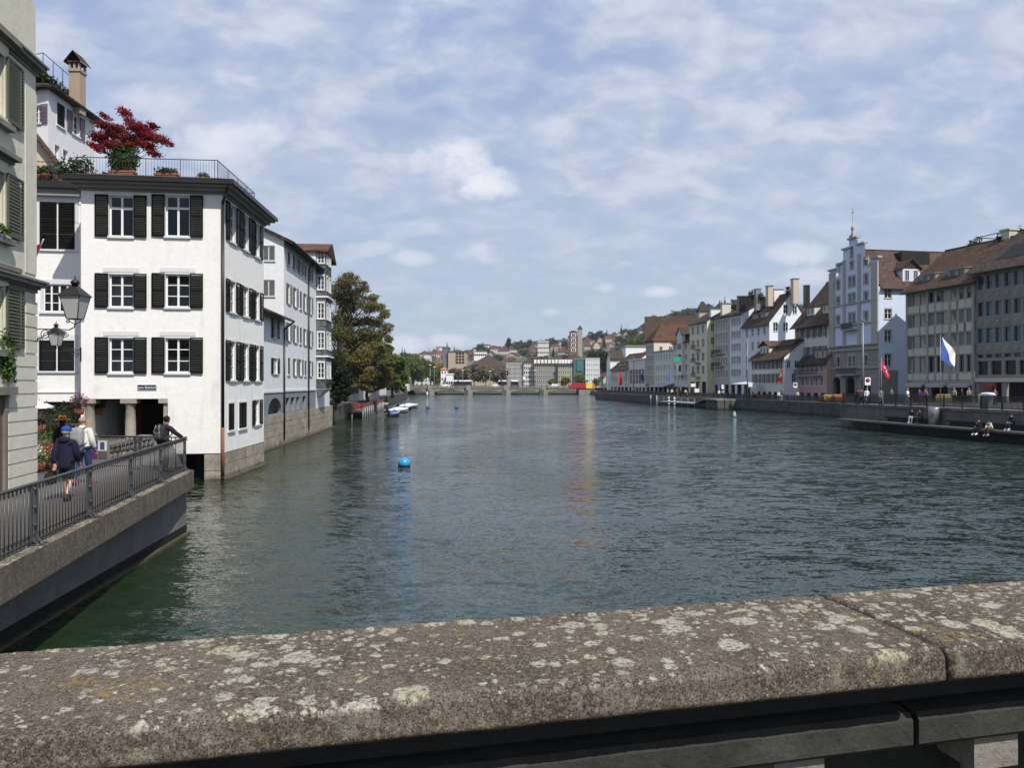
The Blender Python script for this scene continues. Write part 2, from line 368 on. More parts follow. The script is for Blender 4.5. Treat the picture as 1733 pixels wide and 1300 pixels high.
def wall(parent, wl_, outline, holes, m, d=.2, name='wall', reveal=True):
    """outline: list of (u,z); holes: list of (u0,u1,z0,z1) or point lists"""
    loops = [[Vector((a, b, 0)) for a, b in outline]]
    for h in holes:
        pts = h if isinstance(h[0], (tuple, list)) else [(h[0], h[2]), (h[1], h[2]), (h[1], h[3]), (h[0], h[3])]
        loops.append([Vector((a, b, 0)) for a, b in pts])
    flat = [q for lp in loops for q in lp]; tri = tessellate_polygon(loops); mb = MB(); vs = [wl_.p(q.x, q.y) for q in flat]; fs = []
    for t in tri:
        a, b, c = (flat[i] for i in t); cr = (b - a).cross(c - a).z
        if abs(cr) < 1e-9: continue
        fs.append(tuple(t) if cr > 0 else tuple(reversed(t)))
    mb.add(vs, fs)
    for lp in loops[1:]:
        n = len(lp)
        for i in range(n):
            a, b = lp[i], lp[(i + 1) % n]; mb.poly([wl_.p(a.x, a.y), wl_.p(b.x, b.y), wl_.p(b.x, b.y, -d), wl_.p(a.x, a.y, -d)])
    return mb.build(name, m, parent)
def facade(house, A, B, z0, top, wins, m, name='wall', extra=()):
    """wins: (u_mid, z_bottom, w, h, spec)"""
    W_ = A if isinstance(A, Wall) else Wall(A, B); out = [(0, z0), (W_.len, z0), (W_.len, top), (0, top)] if not isinstance(top, list) else [(0, z0), (W_.len, z0)] + top
    wins = [(u, z, round(w, 2), round(h, 2), sp) for (u, z, w, h, sp) in wins]
    holes = [(u - w / 2, u + w / 2, z, z + h) for (u, z, w, h, sp) in wins] + list(extra)
    d = wins[0][4]['d'] if wins else .2
    wall(house, W_, out, holes, m, d, name)
    for (u, z, w, h, sp) in wins: window(house, W_.A, W_.ang, u, z, w, h, sp)
    return W_
def gable_roof(house, P, a, L_, b, D, ze, zr, m, ov=.5, rf=.5, t=.2, over_end=.3, gutter=True):
    """eave corner P, unit vectors a (along ridge) and b (inward); ridge at fraction rf of depth"""
    P = Vector((P[0], P[1])); a = Vector(a); b = Vector(b); s1 = (zr - ze) / (D * rf); s2 = (zr - ze) / (D * (1 - rf))
    def q(u, v, z): w_ = P + a * u + b * v; return Vector((w_.x, w_.y, z))
    e0, e1 = -over_end, L_ + over_end
    f = [q(e0, -ov, ze - ov * s1 + t), q(e1, -ov, ze - ov * s1 + t), q(e1, D * rf, zr + t), q(e0, D * rf, zr + t)]
    g = [q(e1, D + ov, ze - ov * s2 + t), q(e0, D + ov, ze - ov * s2 + t), q(e0, D * rf, zr + t + .01), q(e1, D * rf, zr + t + .01)]
    if Vector((*a, 0)).cross(Vector((*b, 0))).z < 0: f = f[::-1]; g = g[::-1]
    MB().slab(f, t).slab(g, t).build('roof', m, house)
    mb = MB(); mb.tube(q(e0, D * rf, zr + t + .03), q(e1, D * rf, zr + t + .03), .12, .12, 6); mb.build('ridge', m, house)
    if gutter:
        mb = MB(); mb.tube(q(e0, -ov - .05, ze - ov * s1 + t - .12), q(e1, -ov - .05, ze - ov * s1 + t - .12), .09, .09, 8); mb.build('gutter', M_gutter, house)
    return q
def hip_roof(house, corners, ze, zr, m, ov=.5, inset=None, t=.15, name='roof', ridge=None):
    """corners: four ground corners; ridge: two plan points"""
    c = [Vector((p[0], p[1])) for p in corners]; mid = sum(c, Vector((0, 0))) / 4; e = []
    for p in c: d_ = (p - mid); e.append(p + d_.normalized() * ov * 1.3)
    if ridge is None:
        l0 = (c[1] - c[0]).length; l1 = (c[2] - c[1]).length
        if l0 > l1: ax = (c[1] - c[0]).normalized(); r_ = (l0 - l1) / 2; order = 0
        else: ax = (c[2] - c[1]).normalized(); r_ = (l1 - l0) / 2; order = 1
        ridge = [mid - ax * max(r_, .3), mid + ax * max(r_, .3)]
    else: order = 0; ridge = [Vector(x) for x in ridge]
    E = [Vector((p.x, p.y, ze)) for p in e]; R0 = Vector((ridge[0].x, ridge[0].y, zr)); R1 = Vector((ridge[1].x, ridge[1].y, zr)); mb = MB()
    if order == 0: fs = [[E[0], E[1], R1, R0], [E[1], E[2], R1], [E[2], E[3], R0, R1], [E[3], E[0], R0]]
    else: fs = [[E[0], E[1], R0], [E[1], E[2], R1, R0], [E[2], E[3], R1], [E[3], E[0], R0, R1]]
    for f in fs:
        nn = (f[1] - f[0]).cross(f[2] - f[0])
        if nn.z < 0: f = f[::-1]
        mb.poly(f)
    n = len(E); low = [p - Vector((0, 0, t)) for p in E]
    for i in range(4): mb.poly([E[i], low[i], low[(i + 1) % 4], E[(i + 1) % 4]])
    mb.poly(low); return mb.build(name, m, house)

# ------------------------------------------------------------------ leaves and trees
def leaves_mesh(name, clumps, n, size, seed=0, flat=.35, shell=.55, tone=(0, 1)):
    """clumps: (x,y,z,rx,ry,rz[,weight]); n leaf quads spread in them"""
    g = np.random.default_rng(seed); C = np.array([c[:6] for c in clumps], float); w = np.array([(c[6] if len(c) > 6 else 1) * (c[3] * c[4] * c[5]) ** .75 for c in clumps]); w /= w.sum()
    idx = g.choice(len(C), n, p=w); d = g.normal(size=(n, 3)); d /= np.linalg.norm(d, axis=1)[:, None]; r = shell + (1 - shell) * g.random(n) ** .6; r *= (1 + .18 * g.normal(size=n)).clip(.3, 1.35)
    c = C[idx, :3] + d * r[:, None] * C[idx, 3:]
    nrm = d * .7 + g.normal(size=(n, 3)) * .7; nrm[:, 2] += flat; nrm /= np.linalg.norm(nrm, axis=1)[:, None]
    t1 = np.cross(nrm, g.normal(size=(n, 3))); t1 /= np.linalg.norm(t1, axis=1)[:, None]; t2 = np.cross(nrm, t1)
    s = size * (.6 + .8 * g.random(n))[:, None]; q = np.stack([c + t1 * s, c + t2 * s * .55, c - t1 * s, c - t2 * s * .55], 1).reshape(-1, 3)
    me = bpy.data.meshes.new(name); me.vertices.add(4 * n); me.vertices.foreach_set('co', q.ravel()); me.loops.add(4 * n); me.loops.foreach_set('vertex_index', np.arange(4 * n, dtype=np.int32))
    me.polygons.add(n); me.polygons.foreach_set('loop_start', np.arange(0, 4 * n, 4, dtype=np.int32)); me.polygons.foreach_set('loop_total', np.full(n, 4, dtype=np.int32)); me.update()
    ct = g.random(len(C)); a = me.color_attributes.new('tone', 'FLOAT_COLOR', 'POINT'); col = np.ones((n, 4)); col[:, 0] = (.55 * g.random(n) + .45 * ct[idx]).clip(0, 1); col[:, 1] = (.6 * ct[::-1][idx] + .4 * g.random(n)); col[:, 2] = g.random(n)
    a.data.foreach_set('color', np.repeat(col, 4, axis=0).ravel()); return me
M_bark = simple('bark', (.06, .048, .038), .95, var=.4, scale=8)
def limbs(mb, base, h, r, clumps, seed=0, lean=(0, 0), fork=.35):
    g = random.Random(seed); base = Vector(base); top = base + Vector((lean[0], lean[1], h))
    n = 7; pts = [base.lerp(top, i / n) + Vector((g.uniform(-1, 1), g.uniform(-1, 1), 0)) * r * .5 * (i > 0) for i in range(n + 1)]
    for i in range(n): mb.tube(pts[i], pts[i + 1], r * (1 - .8 * i / n), r * (1 - .8 * (i + 1) / n), 8)
    mb.tube(base - Vector((0, 0, .3)), base + Vector((0, 0, .4)), r * 1.5, r * .98, 8)
    for c in clumps[::max(1, len(clumps) // 16)]:
        c_ = Vector(c[:3]); hh = min(max((c_.z - base.z) / h * .6, fork), .9); k_ = hh * n; i = min(int(k_), n - 1); a = pts[i].lerp(pts[i + 1], k_ - i)
        m1 = a.lerp(c_, .5) + Vector((g.uniform(-1, 1), g.uniform(-1, 1), g.uniform(-.2, 1))) * r; rr = r * .27
        mb.tube(a, m1, rr, rr * .6, 6); mb.tube(m1, c_, rr * .6, rr * .2, 6)
        for _ in range(3): mb.tube(m1.lerp(c_, .6), c_ + Vector((g.uniform(-1, 1) * c[3], g.uniform(-1, 1) * c[4], g.uniform(-.5, 1) * c[5])) * .8, rr * .3, rr * .08, 5)
def tree(label, cat, base, h, r, clumps, n, size, m, seed=0, name='tree', group=None, sub=None, flat=.35, shell=.55, fork=.35, lean=(0, 0)):
    """clumps given relative to the base"""
    o = thing(name, label, cat, base, group); mb = MB(); g = random.Random(seed + 5)
    limbs(mb, (0, 0, 0), h, r, clumps, seed, lean, fork); link('trunk', mb.mesh('trunk'), M_bark, o)
    cl = []
    for c in clumps:      # break every clump into smaller tufts for an uneven outline
        k_ = sub or 7
        for _ in range(k_):
            d = Vector((g.gauss(0, 1), g.gauss(0, 1), g.gauss(0, 1))).normalized() * g.uniform(.25, .95); q = g.uniform(.38, .7)
            cl.append((c[0] + d.x * c[3], c[1] + d.y * c[4], c[2] + d.z * c[5], c[3] * q, c[4] * q, c[5] * q * .8))
    link('crown', leaves_mesh('crown', cl, n, size, seed, flat, shell), m, o); return o
def ball_clumps(rx, ry, rz, zc, n, seed, cr=.4):
    g = random.Random(seed); out = []
    for _ in range(n):
        d = Vector((g.gauss(0, 1), g.gauss(0, 1), g.gauss(0, 1))).normalized() * g.uniform(.35, .8)
        out.append((d.x * rx, d.y * ry, zc + d.z * rz, rx * cr * g.uniform(.7, 1.2), ry * cr * g.uniform(.7, 1.2), rz * cr * g.uniform(.7, 1.2)))
    return out

# ------------------------------------------------------------------ people
def skin(verts, edges, root=0, sub=2, name='body'):
    """verts: (x,y,z,r) or (x,y,z,rx,ry)"""
    me = bpy.data.meshes.new(name); me.from_pydata([v[:3] for v in verts], edges, []); ob = bpy.data.objects.new(name, me); COL.objects.link(ob)
    md = ob.modifiers.new('s', 'SKIN'); md.use_smooth_shade = True; md.branch_smoothing = .6
    for i, v in enumerate(verts):
        sv = me.skin_vertices[0].data[i]; sv.radius = (v[3], v[4] if len(v) > 4 else v[3]); sv.use_root = (i == root)
    if sub: ob.modifiers.new('u', 'SUBSURF').levels = sub
    dg = bpy.context.evaluated_depsgraph_get(); out = bpy.data.meshes.new_from_object(ob.evaluated_get(dg)); out.name = name
    bpy.data.objects.remove(ob); bpy.data.meshes.remove(me)
    out.polygons.foreach_set('use_smooth', [True] * len(out.polygons)); return out
STAND = dict(pelvis=(0, 0, .93), waist=(0, 0, 1.08), chest=(0, .0, 1.3), neckb=(0, -.01, 1.45), neck=(0, .0, 1.52), head=(0, .015, 1.62), crown=(0, .01, 1.69),
             sl=(-.17, 0, 1.41), el=(-.22, -.03, 1.13), wl=(-.22, .05, .89), sr=(.17, 0, 1.41), er=(.22, -.03, 1.13), wr=(.22, .05, .89),
             hl=(-.09, 0, .9), kl=(-.10, .02, .49), al=(-.10, -.02, .08), tl=(-.11, .13, .04), hr=(.09, 0, .9), kr=(.10, .02, .49), ar=(.10, -.02, .08), tr=(.11, .13, .04))
def pose(**k_): p = dict(STAND); p.update(k_); return {a: Vector(b) for a, b in p.items()}
WALK = dict(kl=(-.10, .14, .5), al=(-.10, .22, .10), tl=(-.11, .36, .06), kr=(.10, .02, .48), ar=(.10, -.22, .13), tr=(.11, -.10, .04), el=(-.22, -.1, 1.14), wl=(-.22, -.1, .9), er=(.22, .03, 1.13), wr=(.22, .16, .92))
SIT = dict(pelvis=(0, 0, .1), waist=(0, .02, .27), chest=(0, .06, .48), neckb=(0, .1, .63), neck=(0, .12, .69), head=(0, .15, .79), crown=(0, .15, .86), sl=(-.17, .09, .59), sr=(.17, .09, .59), el=(-.21, .14, .33), er=(.21, .14, .33),
           wl=(-.13, .36, .2), wr=(.13, .36, .2), hl=(-.09, .03, .09), hr=(.09, .03, .09), kl=(-.12, .46, .08), kr=(.12, .46, .08), al=(-.12, .42, -.36), ar=(.12, .5, -.37), tl=(-.13, .56, -.42), tr=(.14, .64, -.43))
def body_mesh(P, hi=True):
    v = []; e = []; idx = {}
    def A(name, p, *r):
        idx[name] = len(v); v.append((*p, *r)); return idx[name]
    A('pelvis', P['pelvis'], .12, .10); A('waist', P['waist'], .115, .085); A('chest', P['chest'], .14, .10); A('neckb', P['neckb'], .075, .065); A('neck', P['neck'], .052); A('head', P['head'], .085, .098); A('crown', P['crown'], .07, .085)
    for a, b in (('pelvis', 'waist'), ('waist', 'chest'), ('chest', 'neckb'), ('neckb', 'neck'), ('neck', 'head'), ('head', 'crown')): e.append((idx[a], idx[b]))
    for s in 'lr':
        A('s' + s, P['s' + s], .06); A('e' + s, P['e' + s], .042); A('w' + s, P['w' + s], .026); e += [(idx['neckb'], idx['s' + s]), (idx['s' + s], idx['e' + s]), (idx['e' + s], idx['w' + s])]
        d = (P['w' + s] - P['e' + s]).normalized(); palm = P['w' + s] + d * .07; A('p' + s, palm, .036, .018); e.append((idx['w' + s], idx['p' + s]))
        if hi:
            side = Vector((1, 0, 0)) if abs(d.x) < .7 else Vector((0, 1, 0)); side = (side - d * side.dot(d)).normalized(); curl = d.cross(side).normalized() * (.3)
            for i, (o_, ln) in enumerate(((-.03, .065), (-.011, .078), (.011, .074), (.03, .058))):
                b_ = palm + side * o_ + d * .02; n0 = len(v); v.append((*b_, .010)); v.append((*(b_ + d * ln * .55), .009)); v.append((*(b_ + d * ln + curl * ln), .007)); e += [(idx['p' + s], n0), (n0, n0 + 1), (n0 + 1, n0 + 2)]
            n0 = len(v); sg = -1 if s == 'r' else 1; tb = P['w' + s] + d * .03 + side * sg * .03; v.append((*tb, .012)); v.append((*(tb + d * .05 + side * sg * .022), .009)); e += [(idx['w' + s], n0), (n0, n0 + 1)]
        A('h' + s, P['h' + s], .088); A('k' + s, P['k' + s], .055); A('a' + s, P['a' + s], .038); A('t' + s, P['t' + s], .035, .022)
        c_ = P['k' + s].lerp(P['a' + s], .3); A('c' + s, c_, .052)
        e += [(idx['pelvis'], idx['h' + s]), (idx['h' + s], idx['k' + s]), (idx['k' + s], idx['c' + s]), (idx['c' + s], idx['a' + s]), (idx['a' + s], idx['t' + s])]
    return skin(v, e, 0, 2 if hi else 1)
def top_mesh(P, fat=1.0, hem=0.0, sleeve=1.0, hood=False, sub=2):
    hemp = P['pelvis'] + Vector((0, 0, -hem)); v = []; e = []
    def A(p, *r): v.append((*p, *r)); return len(v) - 1
    a = A(hemp, .165 * fat, .14 * fat); b = A(P['waist'], .155 * fat, .125 * fat); c = A(P['chest'], .175 * fat, .13 * fat); n = A(P['neckb'] - Vector((0, 0, .0)), .085, .075); 
    e += [(a, b), (b, c), (c, n)]
    if hood: h = A(P['neckb'] + Vector((0, -.08, .02)), .10, .06); e.append((n, h))
    for s in 'lr':
        q = A(P['s' + s], .082 * fat); w_ = A(P['e' + s], .066 * fat); z = A(P['e' + s].lerp(P['w' + s], sleeve), .046 * fat) if sleeve > .05 else None; e += [(n, q), (q, w_)]
        if z is not None: e.append((w_, z))
    return skin(v, e, 1, sub, 'jacket')
def leg_mesh(P, length=1.0, fat=1.0, sub=2):
    v = []; e = []
    def A(p, *r): v.append((*p, *r)); return len(v) - 1
    a = A(P['pelvis'] + Vector((0, 0, .03)), .145, .125)
    for s in 'lr':
        h = A(P['h' + s], .108 * fat); k_ = A(P['k' + s], .078 * fat); e += [(a, h), (h, k_)]
        if length > .55: z = A(P['k' + s].lerp(P['a' + s], (length - .5) * 2 * .93), .062 * fat); e.append((k_, z))
    return skin(v, e, 0, sub, 'trousers')
def shoe_mesh(P, s):
    a, t = P['a' + s], P['t' + s]; d = (t - a); b = MB(); q = d.to_track_quat('Y', 'Z'); M_ = Matrix.Translation(a.lerp(t, .5)) @ q.to_matrix().to_4x4()
    b.M = M_; b.blob((0, .01, -.012), (.05, .15, .05), .75, 12, 8); b.blob((0, -.06, .035), (.045, .06, .055), .8, 10, 6); b.box(-.05, .05, -.135, .155, -.066, -.045); return b.mesh('shoe')
def hair_mesh(P, k_=1.0, low=0.0, cut=False):
    c = P['head'].lerp(P['crown'], .55); b = MB(); b.blob(c + Vector((0, -.018, .012)), (.098 * k_, .108 * k_, .105 * k_), 1.0, 18, 10, .05, 3)
    if low: b.blob(c + Vector((0, -.05, -.06 - low * .5)), (.085, .06, .08 + low), 1, 12, 8, .06, 4)
    return b.mesh('hair')
def head_bits(P, o, ms):
    c = P['head'].lerp(P['crown'], .3)
    b = MB()
    for s in (-1, 1): b.blob(c + Vector((s * .094, 0, -.005)), (.012, .022, .032), 1, 8, 6)
    b.blob(c + Vector((0, .105, -.01)), (.014, .022, .022), 1, 8, 6); link('ears_and_nose', b.mesh('ears_and_nose'), ms, o)
    b = MB()
    for s in (-1, 1): b.blob(c + Vector((s * .034, .094, .02)), (.012, .008, .007), 1, 8, 6)
    b.box(-.025, .025, .092, .1, -.05, -.043) ; b.M = None
    b2 = MB()
    for s in (-1, 1): b2.blob(c + Vector((s * .034, .094, .02)), (.012, .008, .007), 1, 8, 6)
    link('eyes', b2.mesh('eyes'), M_dark, o)
    link('mouth', MB().blob(c + Vector((0, .096, -.045)), (.026, .008, .006), 1, 8, 6).mesh('mouth'), cloth((.25, .09, .08)), o)
def cloth(c, name=None): return simple('cloth_%d_%d_%d' % tuple(int(x * 999) for x in c), c, .85, var=.18, scale=14, spec=.2, bump=.004)
SKIN_T = (.48, .29, .2)
def person(label, loc, rz, P, key, top=(.05, .05, .05), legs=(.03, .03, .05), hairc=(.03, .02, .015), skinc=SKIN_T, shoe=(.05, .05, .05), fat=1.0, hem=0.0, sleeve=1.0, llen=1.0, lfat=1.0, hood=False, hi=True, scale=1.0, group=None, hair=True, hlow=0.0):
    o = thing('person', label, 'person', loc, group, rz); o.scale = (scale,) * 3; ms = simple('skin_%d' % int(skinc[0] * 999), skinc, .55, var=.08, scale=9)
    link('body', cached(('body', key, hi), lambda: body_mesh(P, hi)), ms, o)
    sb = 2 if hi else 1
    link('jacket' if hem or sleeve > .9 else 'shirt', cached(('top', key, fat, hem, sleeve, hood, hi), lambda: top_mesh(P, fat, hem, sleeve, hood, sb)), cloth(top), o)
    link('trousers' if llen > .6 else 'shorts', cached(('leg', key, llen, lfat, hi), lambda: leg_mesh(P, llen, lfat, sb)), cloth(legs), o)
    for s in 'lr': link('shoe', cached(('shoe', key, s), lambda: shoe_mesh(P, s)), cloth(shoe), o)
    if hair: link('hair', cached(('hair', key, hlow), lambda: hair_mesh(P, 1.0, hlow)), cloth(hairc), o)
    if hi: head_bits(P, o, ms)
    return o

# ------------------------------------------------------------------ lettering, flags
def lettering(text, size, depth=.01, name='lettering', align='CENTER'):
    cu = bpy.data.curves.new(name, 'FONT'); cu.body = text; cu.size = size; cu.extrude = depth; cu.align_x = align; cu.align_y = 'CENTER'; cu.resolution_u = 3
    ob = bpy.data.objects.new(name, cu); COL.objects.link(ob); dg = bpy.context.evaluated_depsgraph_get(); me = bpy.data.meshes.new_from_object(ob.evaluated_get(dg)); me.name = name
    bpy.data.objects.remove(ob); return me
def flat_text(parent, text, size, m, wl_, u, z, out, sx=1.0, depth=.01):
    me = lettering(text, size, depth); me.transform(Matrix.Diagonal((sx, 1, 1, 1))); me.transform(Matrix.Rotation(R(90), 4, 'X')); me.transform(Matrix.Rotation(wl_.ang, 4, 'Z'))
    q = parent; off = ORG[q.name]; return link('lettering', me, m, parent, wl_.p(u, z, out) - off)
def flag_mesh(w, h, droop=.3, seed=0, n=16, mcol=8, sag=.0):
    """hangs from x=0 edge, z from 0 down to -h"""
    vs = []; g = random.Random(seed); ph = g.random() * 6
    for i in range(n + 1):
        u = i / n
        for j in range(mcol + 1):
            t = j / mcol; x = w * u * (1 - droop * .5); z = -h * t - droop * w * u * (.4 + .6 * u) - sag * u; y = .12 * w * math.sin(u * 7 + ph + t * 1.3) * u
            vs.append((x, y, z))
    fs = [(i * (mcol + 1) + j, (i + 1) * (mcol + 1) + j, (i + 1) * (mcol + 1) + j + 1, i * (mcol + 1) + j + 1) for i in range(n) for j in range(mcol)]
    return vs, fs
# ------------------------------------------------------------------ the setting
def water_mat():
    m, nt, b = newmat('river_water'); t = NT(nt); P = t.n('ShaderNodeNewGeometry').outputs['Position']
    def mp(s, rot=0): return t.n('ShaderNodeMapping', {'Vector': P, 'Scale': s, 'Rotation': (0, 0, R(rot))}).outputs[0]
    n = t.noise(mp((.05, .09, 1)), 1, 4)
    col = t.mix(n, (.013, .027, .020), (.020, .038, .029))
    # darker, greener water along the left bank walls
    sx = t.n('ShaderNodeSeparateXYZ', {0: P}); edge = t.math('ADD', sx.outputs[0], t.math('MULTIPLY', sx.outputs[1], .09)); edge = t.math('ADD', edge, t.math('MULTIPLY', t.noise(mp((.3, .2, 1)), 1, 4), 5))
    col = t.mix(t.ramp(edge, -7, -1.5, .95, 0), col, (.010, .021, .004)); t.l(col, b.inputs['Base Color'])
    b.inputs['Roughness'].default_value = .045; b.inputs['IOR'].default_value = 1.333; b.inputs['Specular IOR Level'].default_value = 1.0
    calm = t.ramp(t.noise(mp((.045, .03, 1), 15), 1, 5, .6, 1.2), .34, .66, .32, 1.25)   # slicks and ruffled patches
    def ncol(s, rot, det, dist=.6): return t.n('ShaderNodeTexNoise', {'Vector': mp(s, rot), 'Scale': 1, 'Detail': det, 'Roughness': .6, 'Distortion': dist}).outputs['Color']
    acc = None     # wave facets: slopes straight from noise, so far ripples keep their tilt
    for s_, rot, det, am in (((.22, .5, 1), 14, 2, .34), ((.9, 2.0, 1), -9, 3, .85), ((3.0, 6.2, 1), 7, 3, .95), ((10, 19, 1), -4, 2, .95)):
        v = t.n('ShaderNodeVectorMath', {0: ncol(s_, rot, det), 1: (.5, .5, .5)}, operation='SUBTRACT').outputs[0]
        v = t.n('ShaderNodeVectorMath', {0: v, 3: am}, operation='SCALE').outputs[0]; acc = v if acc is None else t.n('ShaderNodeVectorMath', {0: acc, 1: v}, operation='ADD').outputs[0]
    acc = t.n('ShaderNodeVectorMath', {0: acc, 3: calm}, operation='SCALE').outputs[0]; acc = t.n('ShaderNodeVectorMath', {0: acc, 1: (1.25, 1.3, 0)}, operation='MULTIPLY').outputs[0]
    nn = t.n('ShaderNodeVectorMath', {0: t.n('ShaderNodeVectorMath', {0: acc, 1: (0, 0, 1)}, operation='ADD').outputs[0]}, operation='NORMALIZE').outputs[0]; t.l(nn, b.inputs['Normal']); return m
M_water = water_mat()
mb = MB(); mb.poly([(-60, -8, 0), (700, -8, 0), (700, 900, 0), (-60, 900, 0)]); struct('water', mb, M_water)
M_asph = stone('paving', (.075, .070, .064), (.115, .105, .096), .8, .004)
M_quay = stone('quay_concrete', (.10, .10, .095), (.17, .165, .155), .7, .012, (.02, .025, .012), .05)
M_quayd = stone('dark_quay_stone', (.055, .055, .05), (.11, .105, .095), .9, .02, (.012, .015, .01), .2)
M_ledge = stone('ledge_concrete', (.085, .077, .066), (.23, .21, .185), 1.1, .015)
LW = [(-7.6, -3), (-9.4, 14.5), (-10.47, 24.6), (-17.2, 38.6), (-17.2, 47), (-19.2, 56), (-21.3, 86), (-33, 240), (-47, 347)]   # foot of the left bank
mb = MB(); mb.prism(LW + [(-60, 420), (-700, 420), (-700, -3)], -1.5, 2.05); struct('left_bank_ground', mb, M_asph)
# concrete wall face along the promenade with its toe at the waterline
mb = MB()
def strip(mb, pts, out0, out1, z0, z1):
    """wall strip along a polyline, pushed to the right (towards the river) by out0..out1"""
    P = [Vector((p[0], p[1])) for p in pts]; ns = []
    for i in range(len(P)):
        a = P[max(i - 1, 0)]; b = P[min(i + 1, len(P) - 1)]; d = (b - a).normalized(); ns.append(Vector((d.y, -d.x)))
    for i in range(len(P) - 1):
        q = [P[i] + ns[i] * out0, P[i] + ns[i] * out1, P[i + 1] + ns[i + 1] * out1, P[i + 1] + ns[i + 1] * out0]
        mb.hexa([(p.x, p.y, z0) for p in q] + [(p.x, p.y, z1) for p in q])
strip(mb, LW[:3], -.3, .04, -1, 1.52); strip(mb, [LW[2], (-16.6, 37.2)], -.3, .04, -1, 1.9); struct('promenade_wall', mb, stone('promenade_concrete', (.13, .13, .125), (.23, .225, .21), .5, .012))
mb = MB(); strip(mb, LW[:3], .02, .16, -1, .07); struct('wall_toe', mb, stone('wet_toe', (.06, .055, .03), (.11, .10, .06), 2, .02))
mb = MB(); strip(mb, LW[:3], .03, .055, -.5, .30); struct('tide_band', mb, stone('wet_band', (.008, .008, .008), (.02, .02, .018), 2, .02))
E0, E1 = Vector((-5.7, 1.6)), Vector((-10.15, 24.5))   # outer edge of the promenade ledge
LE = Wall(E1, E0)      # u runs from the far end back towards the bridge
mb = MB(); iw = Vector((-.9816, -.191)) 
def edge_pt(y, inn=0): f = (y - E0.y) / (E1.y - E0.y); p = E0.lerp(E1, f); return Vector((p.x - inn, p.y))
ys = [1.6] + [2.5 + 2.72 * i for i in range(9)]; ys = [y for y in ys if y < 24] + [24.55]
for a, b in zip(ys, ys[1:]):     # cast ledge sections with joints
    p = [edge_pt(a + .012), edge_pt(b - .012), edge_pt(b - .012, 2.2), edge_pt(a + .012, 2.2)]; q = [(v.x, v.y) for v in p]
    mb.hexa([(x, y, 1.5) for x, y in q] + [(x, y, 2.054) for x, y in q])
struct('promenade_ledge', mb, M_ledge)
p = [edge_pt(1.6, .44), edge_pt(24.5, .44), edge_pt(24.5, 2.6), edge_pt(1.6, 2.6)]; mb = MB(); mb.hexa([(v.x, v.y, 1.9) for v in p] + [(v.x, v.y, 2.06) for v in p]); struct('promenade_paving', mb, M_asph)
# far left quay wall
mb = MB(); strip(mb, LW[6:], -.5, .05, -1, 2.1); struct('left_quay_wall', mb, M_quayd)

# right bank: lower quay, then the raised platform nearest the camera
QB = [(26.5, 240), (48.1, 113)]; dq = Vector((48.1 - 26.5, 113 - 240)).normalized()
PW = Wall((37.1, 86.7), (44.2, 45.9))      # face of the raised platform
RB = [(36, 352), (30, 260), (26.5, 240), (48.1, 113), (52.2, 89)]
mb = MB(); mb.prism(RB + [(52.2, -3), (700, -3), (700, 420), (50, 420)], -1.5, 1.95); struct('right_bank_ground', mb, M_asph)
mb = MB(); strip(mb, RB[1:], -.05, .5, -1, 2.0)
struct('right_quay_wall', mb, M_quayd)
p3 = PW.p(PW.len + 40); c2_ = PW.p(0)
mb = MB(); mb.prism([(c2_.x, c2_.y), (p3.x, p3.y), (120, 3), (120, 92), (52, 92.5)], -1, 2.6); struct('raised_platform', mb, M_quay)
mb = MB(PW.M()); mb.box(.0, 60, -.12, .0, 2.38, 2.62); struct('platform_edge', mb, M_ledge)
M_deck = simple('dark_deck', (.10, .095, .085), .8, var=.25, scale=3, bump=.003)
u0 = PW.u(1440); mb = MB(PW.M()); mb.box(u0, 60, -1.75, -.1, .82, 1.0); struct('river_ledge', mb, M_deck)
mb = MB(PW.M()); mb.box(PW.u(1492), 60, -.03, -.004, -1, .82); struct('ledge_shade_sheet', mb, simple('ledge_shade_black', (.010, .011, .010), .6))  # near-black sheet stands in for shade and dark reflection under the ledge
for j, xx in enumerate((1505, 1610)):
    u_ = PW.u(xx); mb = MB(PW.M()); mb.box(u_, u_ + (7.5 if j == 0 else 16), -.62, -.12, 1.38, 1.5); mb.box(u_ + .4, u_ + (7.1 if j == 0 else 15.6), -.5, -.15, 1.0, 1.38)
    tag(mb.build('bench', M_dark, None, PW.p(u_, 1.0, .4)), ['long dark bench along the quay wall left of the steel column', 'long dark bench along the quay wall right of the steel column'][j], 'bench')
u_ = PW.u(1590); mb = MB(PW.M(u_, 1.0, .55)); mb.lathe([(.5, 0), (.5, 1.55), (.46, 1.62), (.0, 1.63)], (0, 0, 0), 24)
tag(mb.build('steel_column', simple('brushed_steel', (.35, .35, .34), .35, .8, .1), None, PW.p(u_, 1.0, .55)), 'short round pale steel column standing between the two quay benches', 'column')

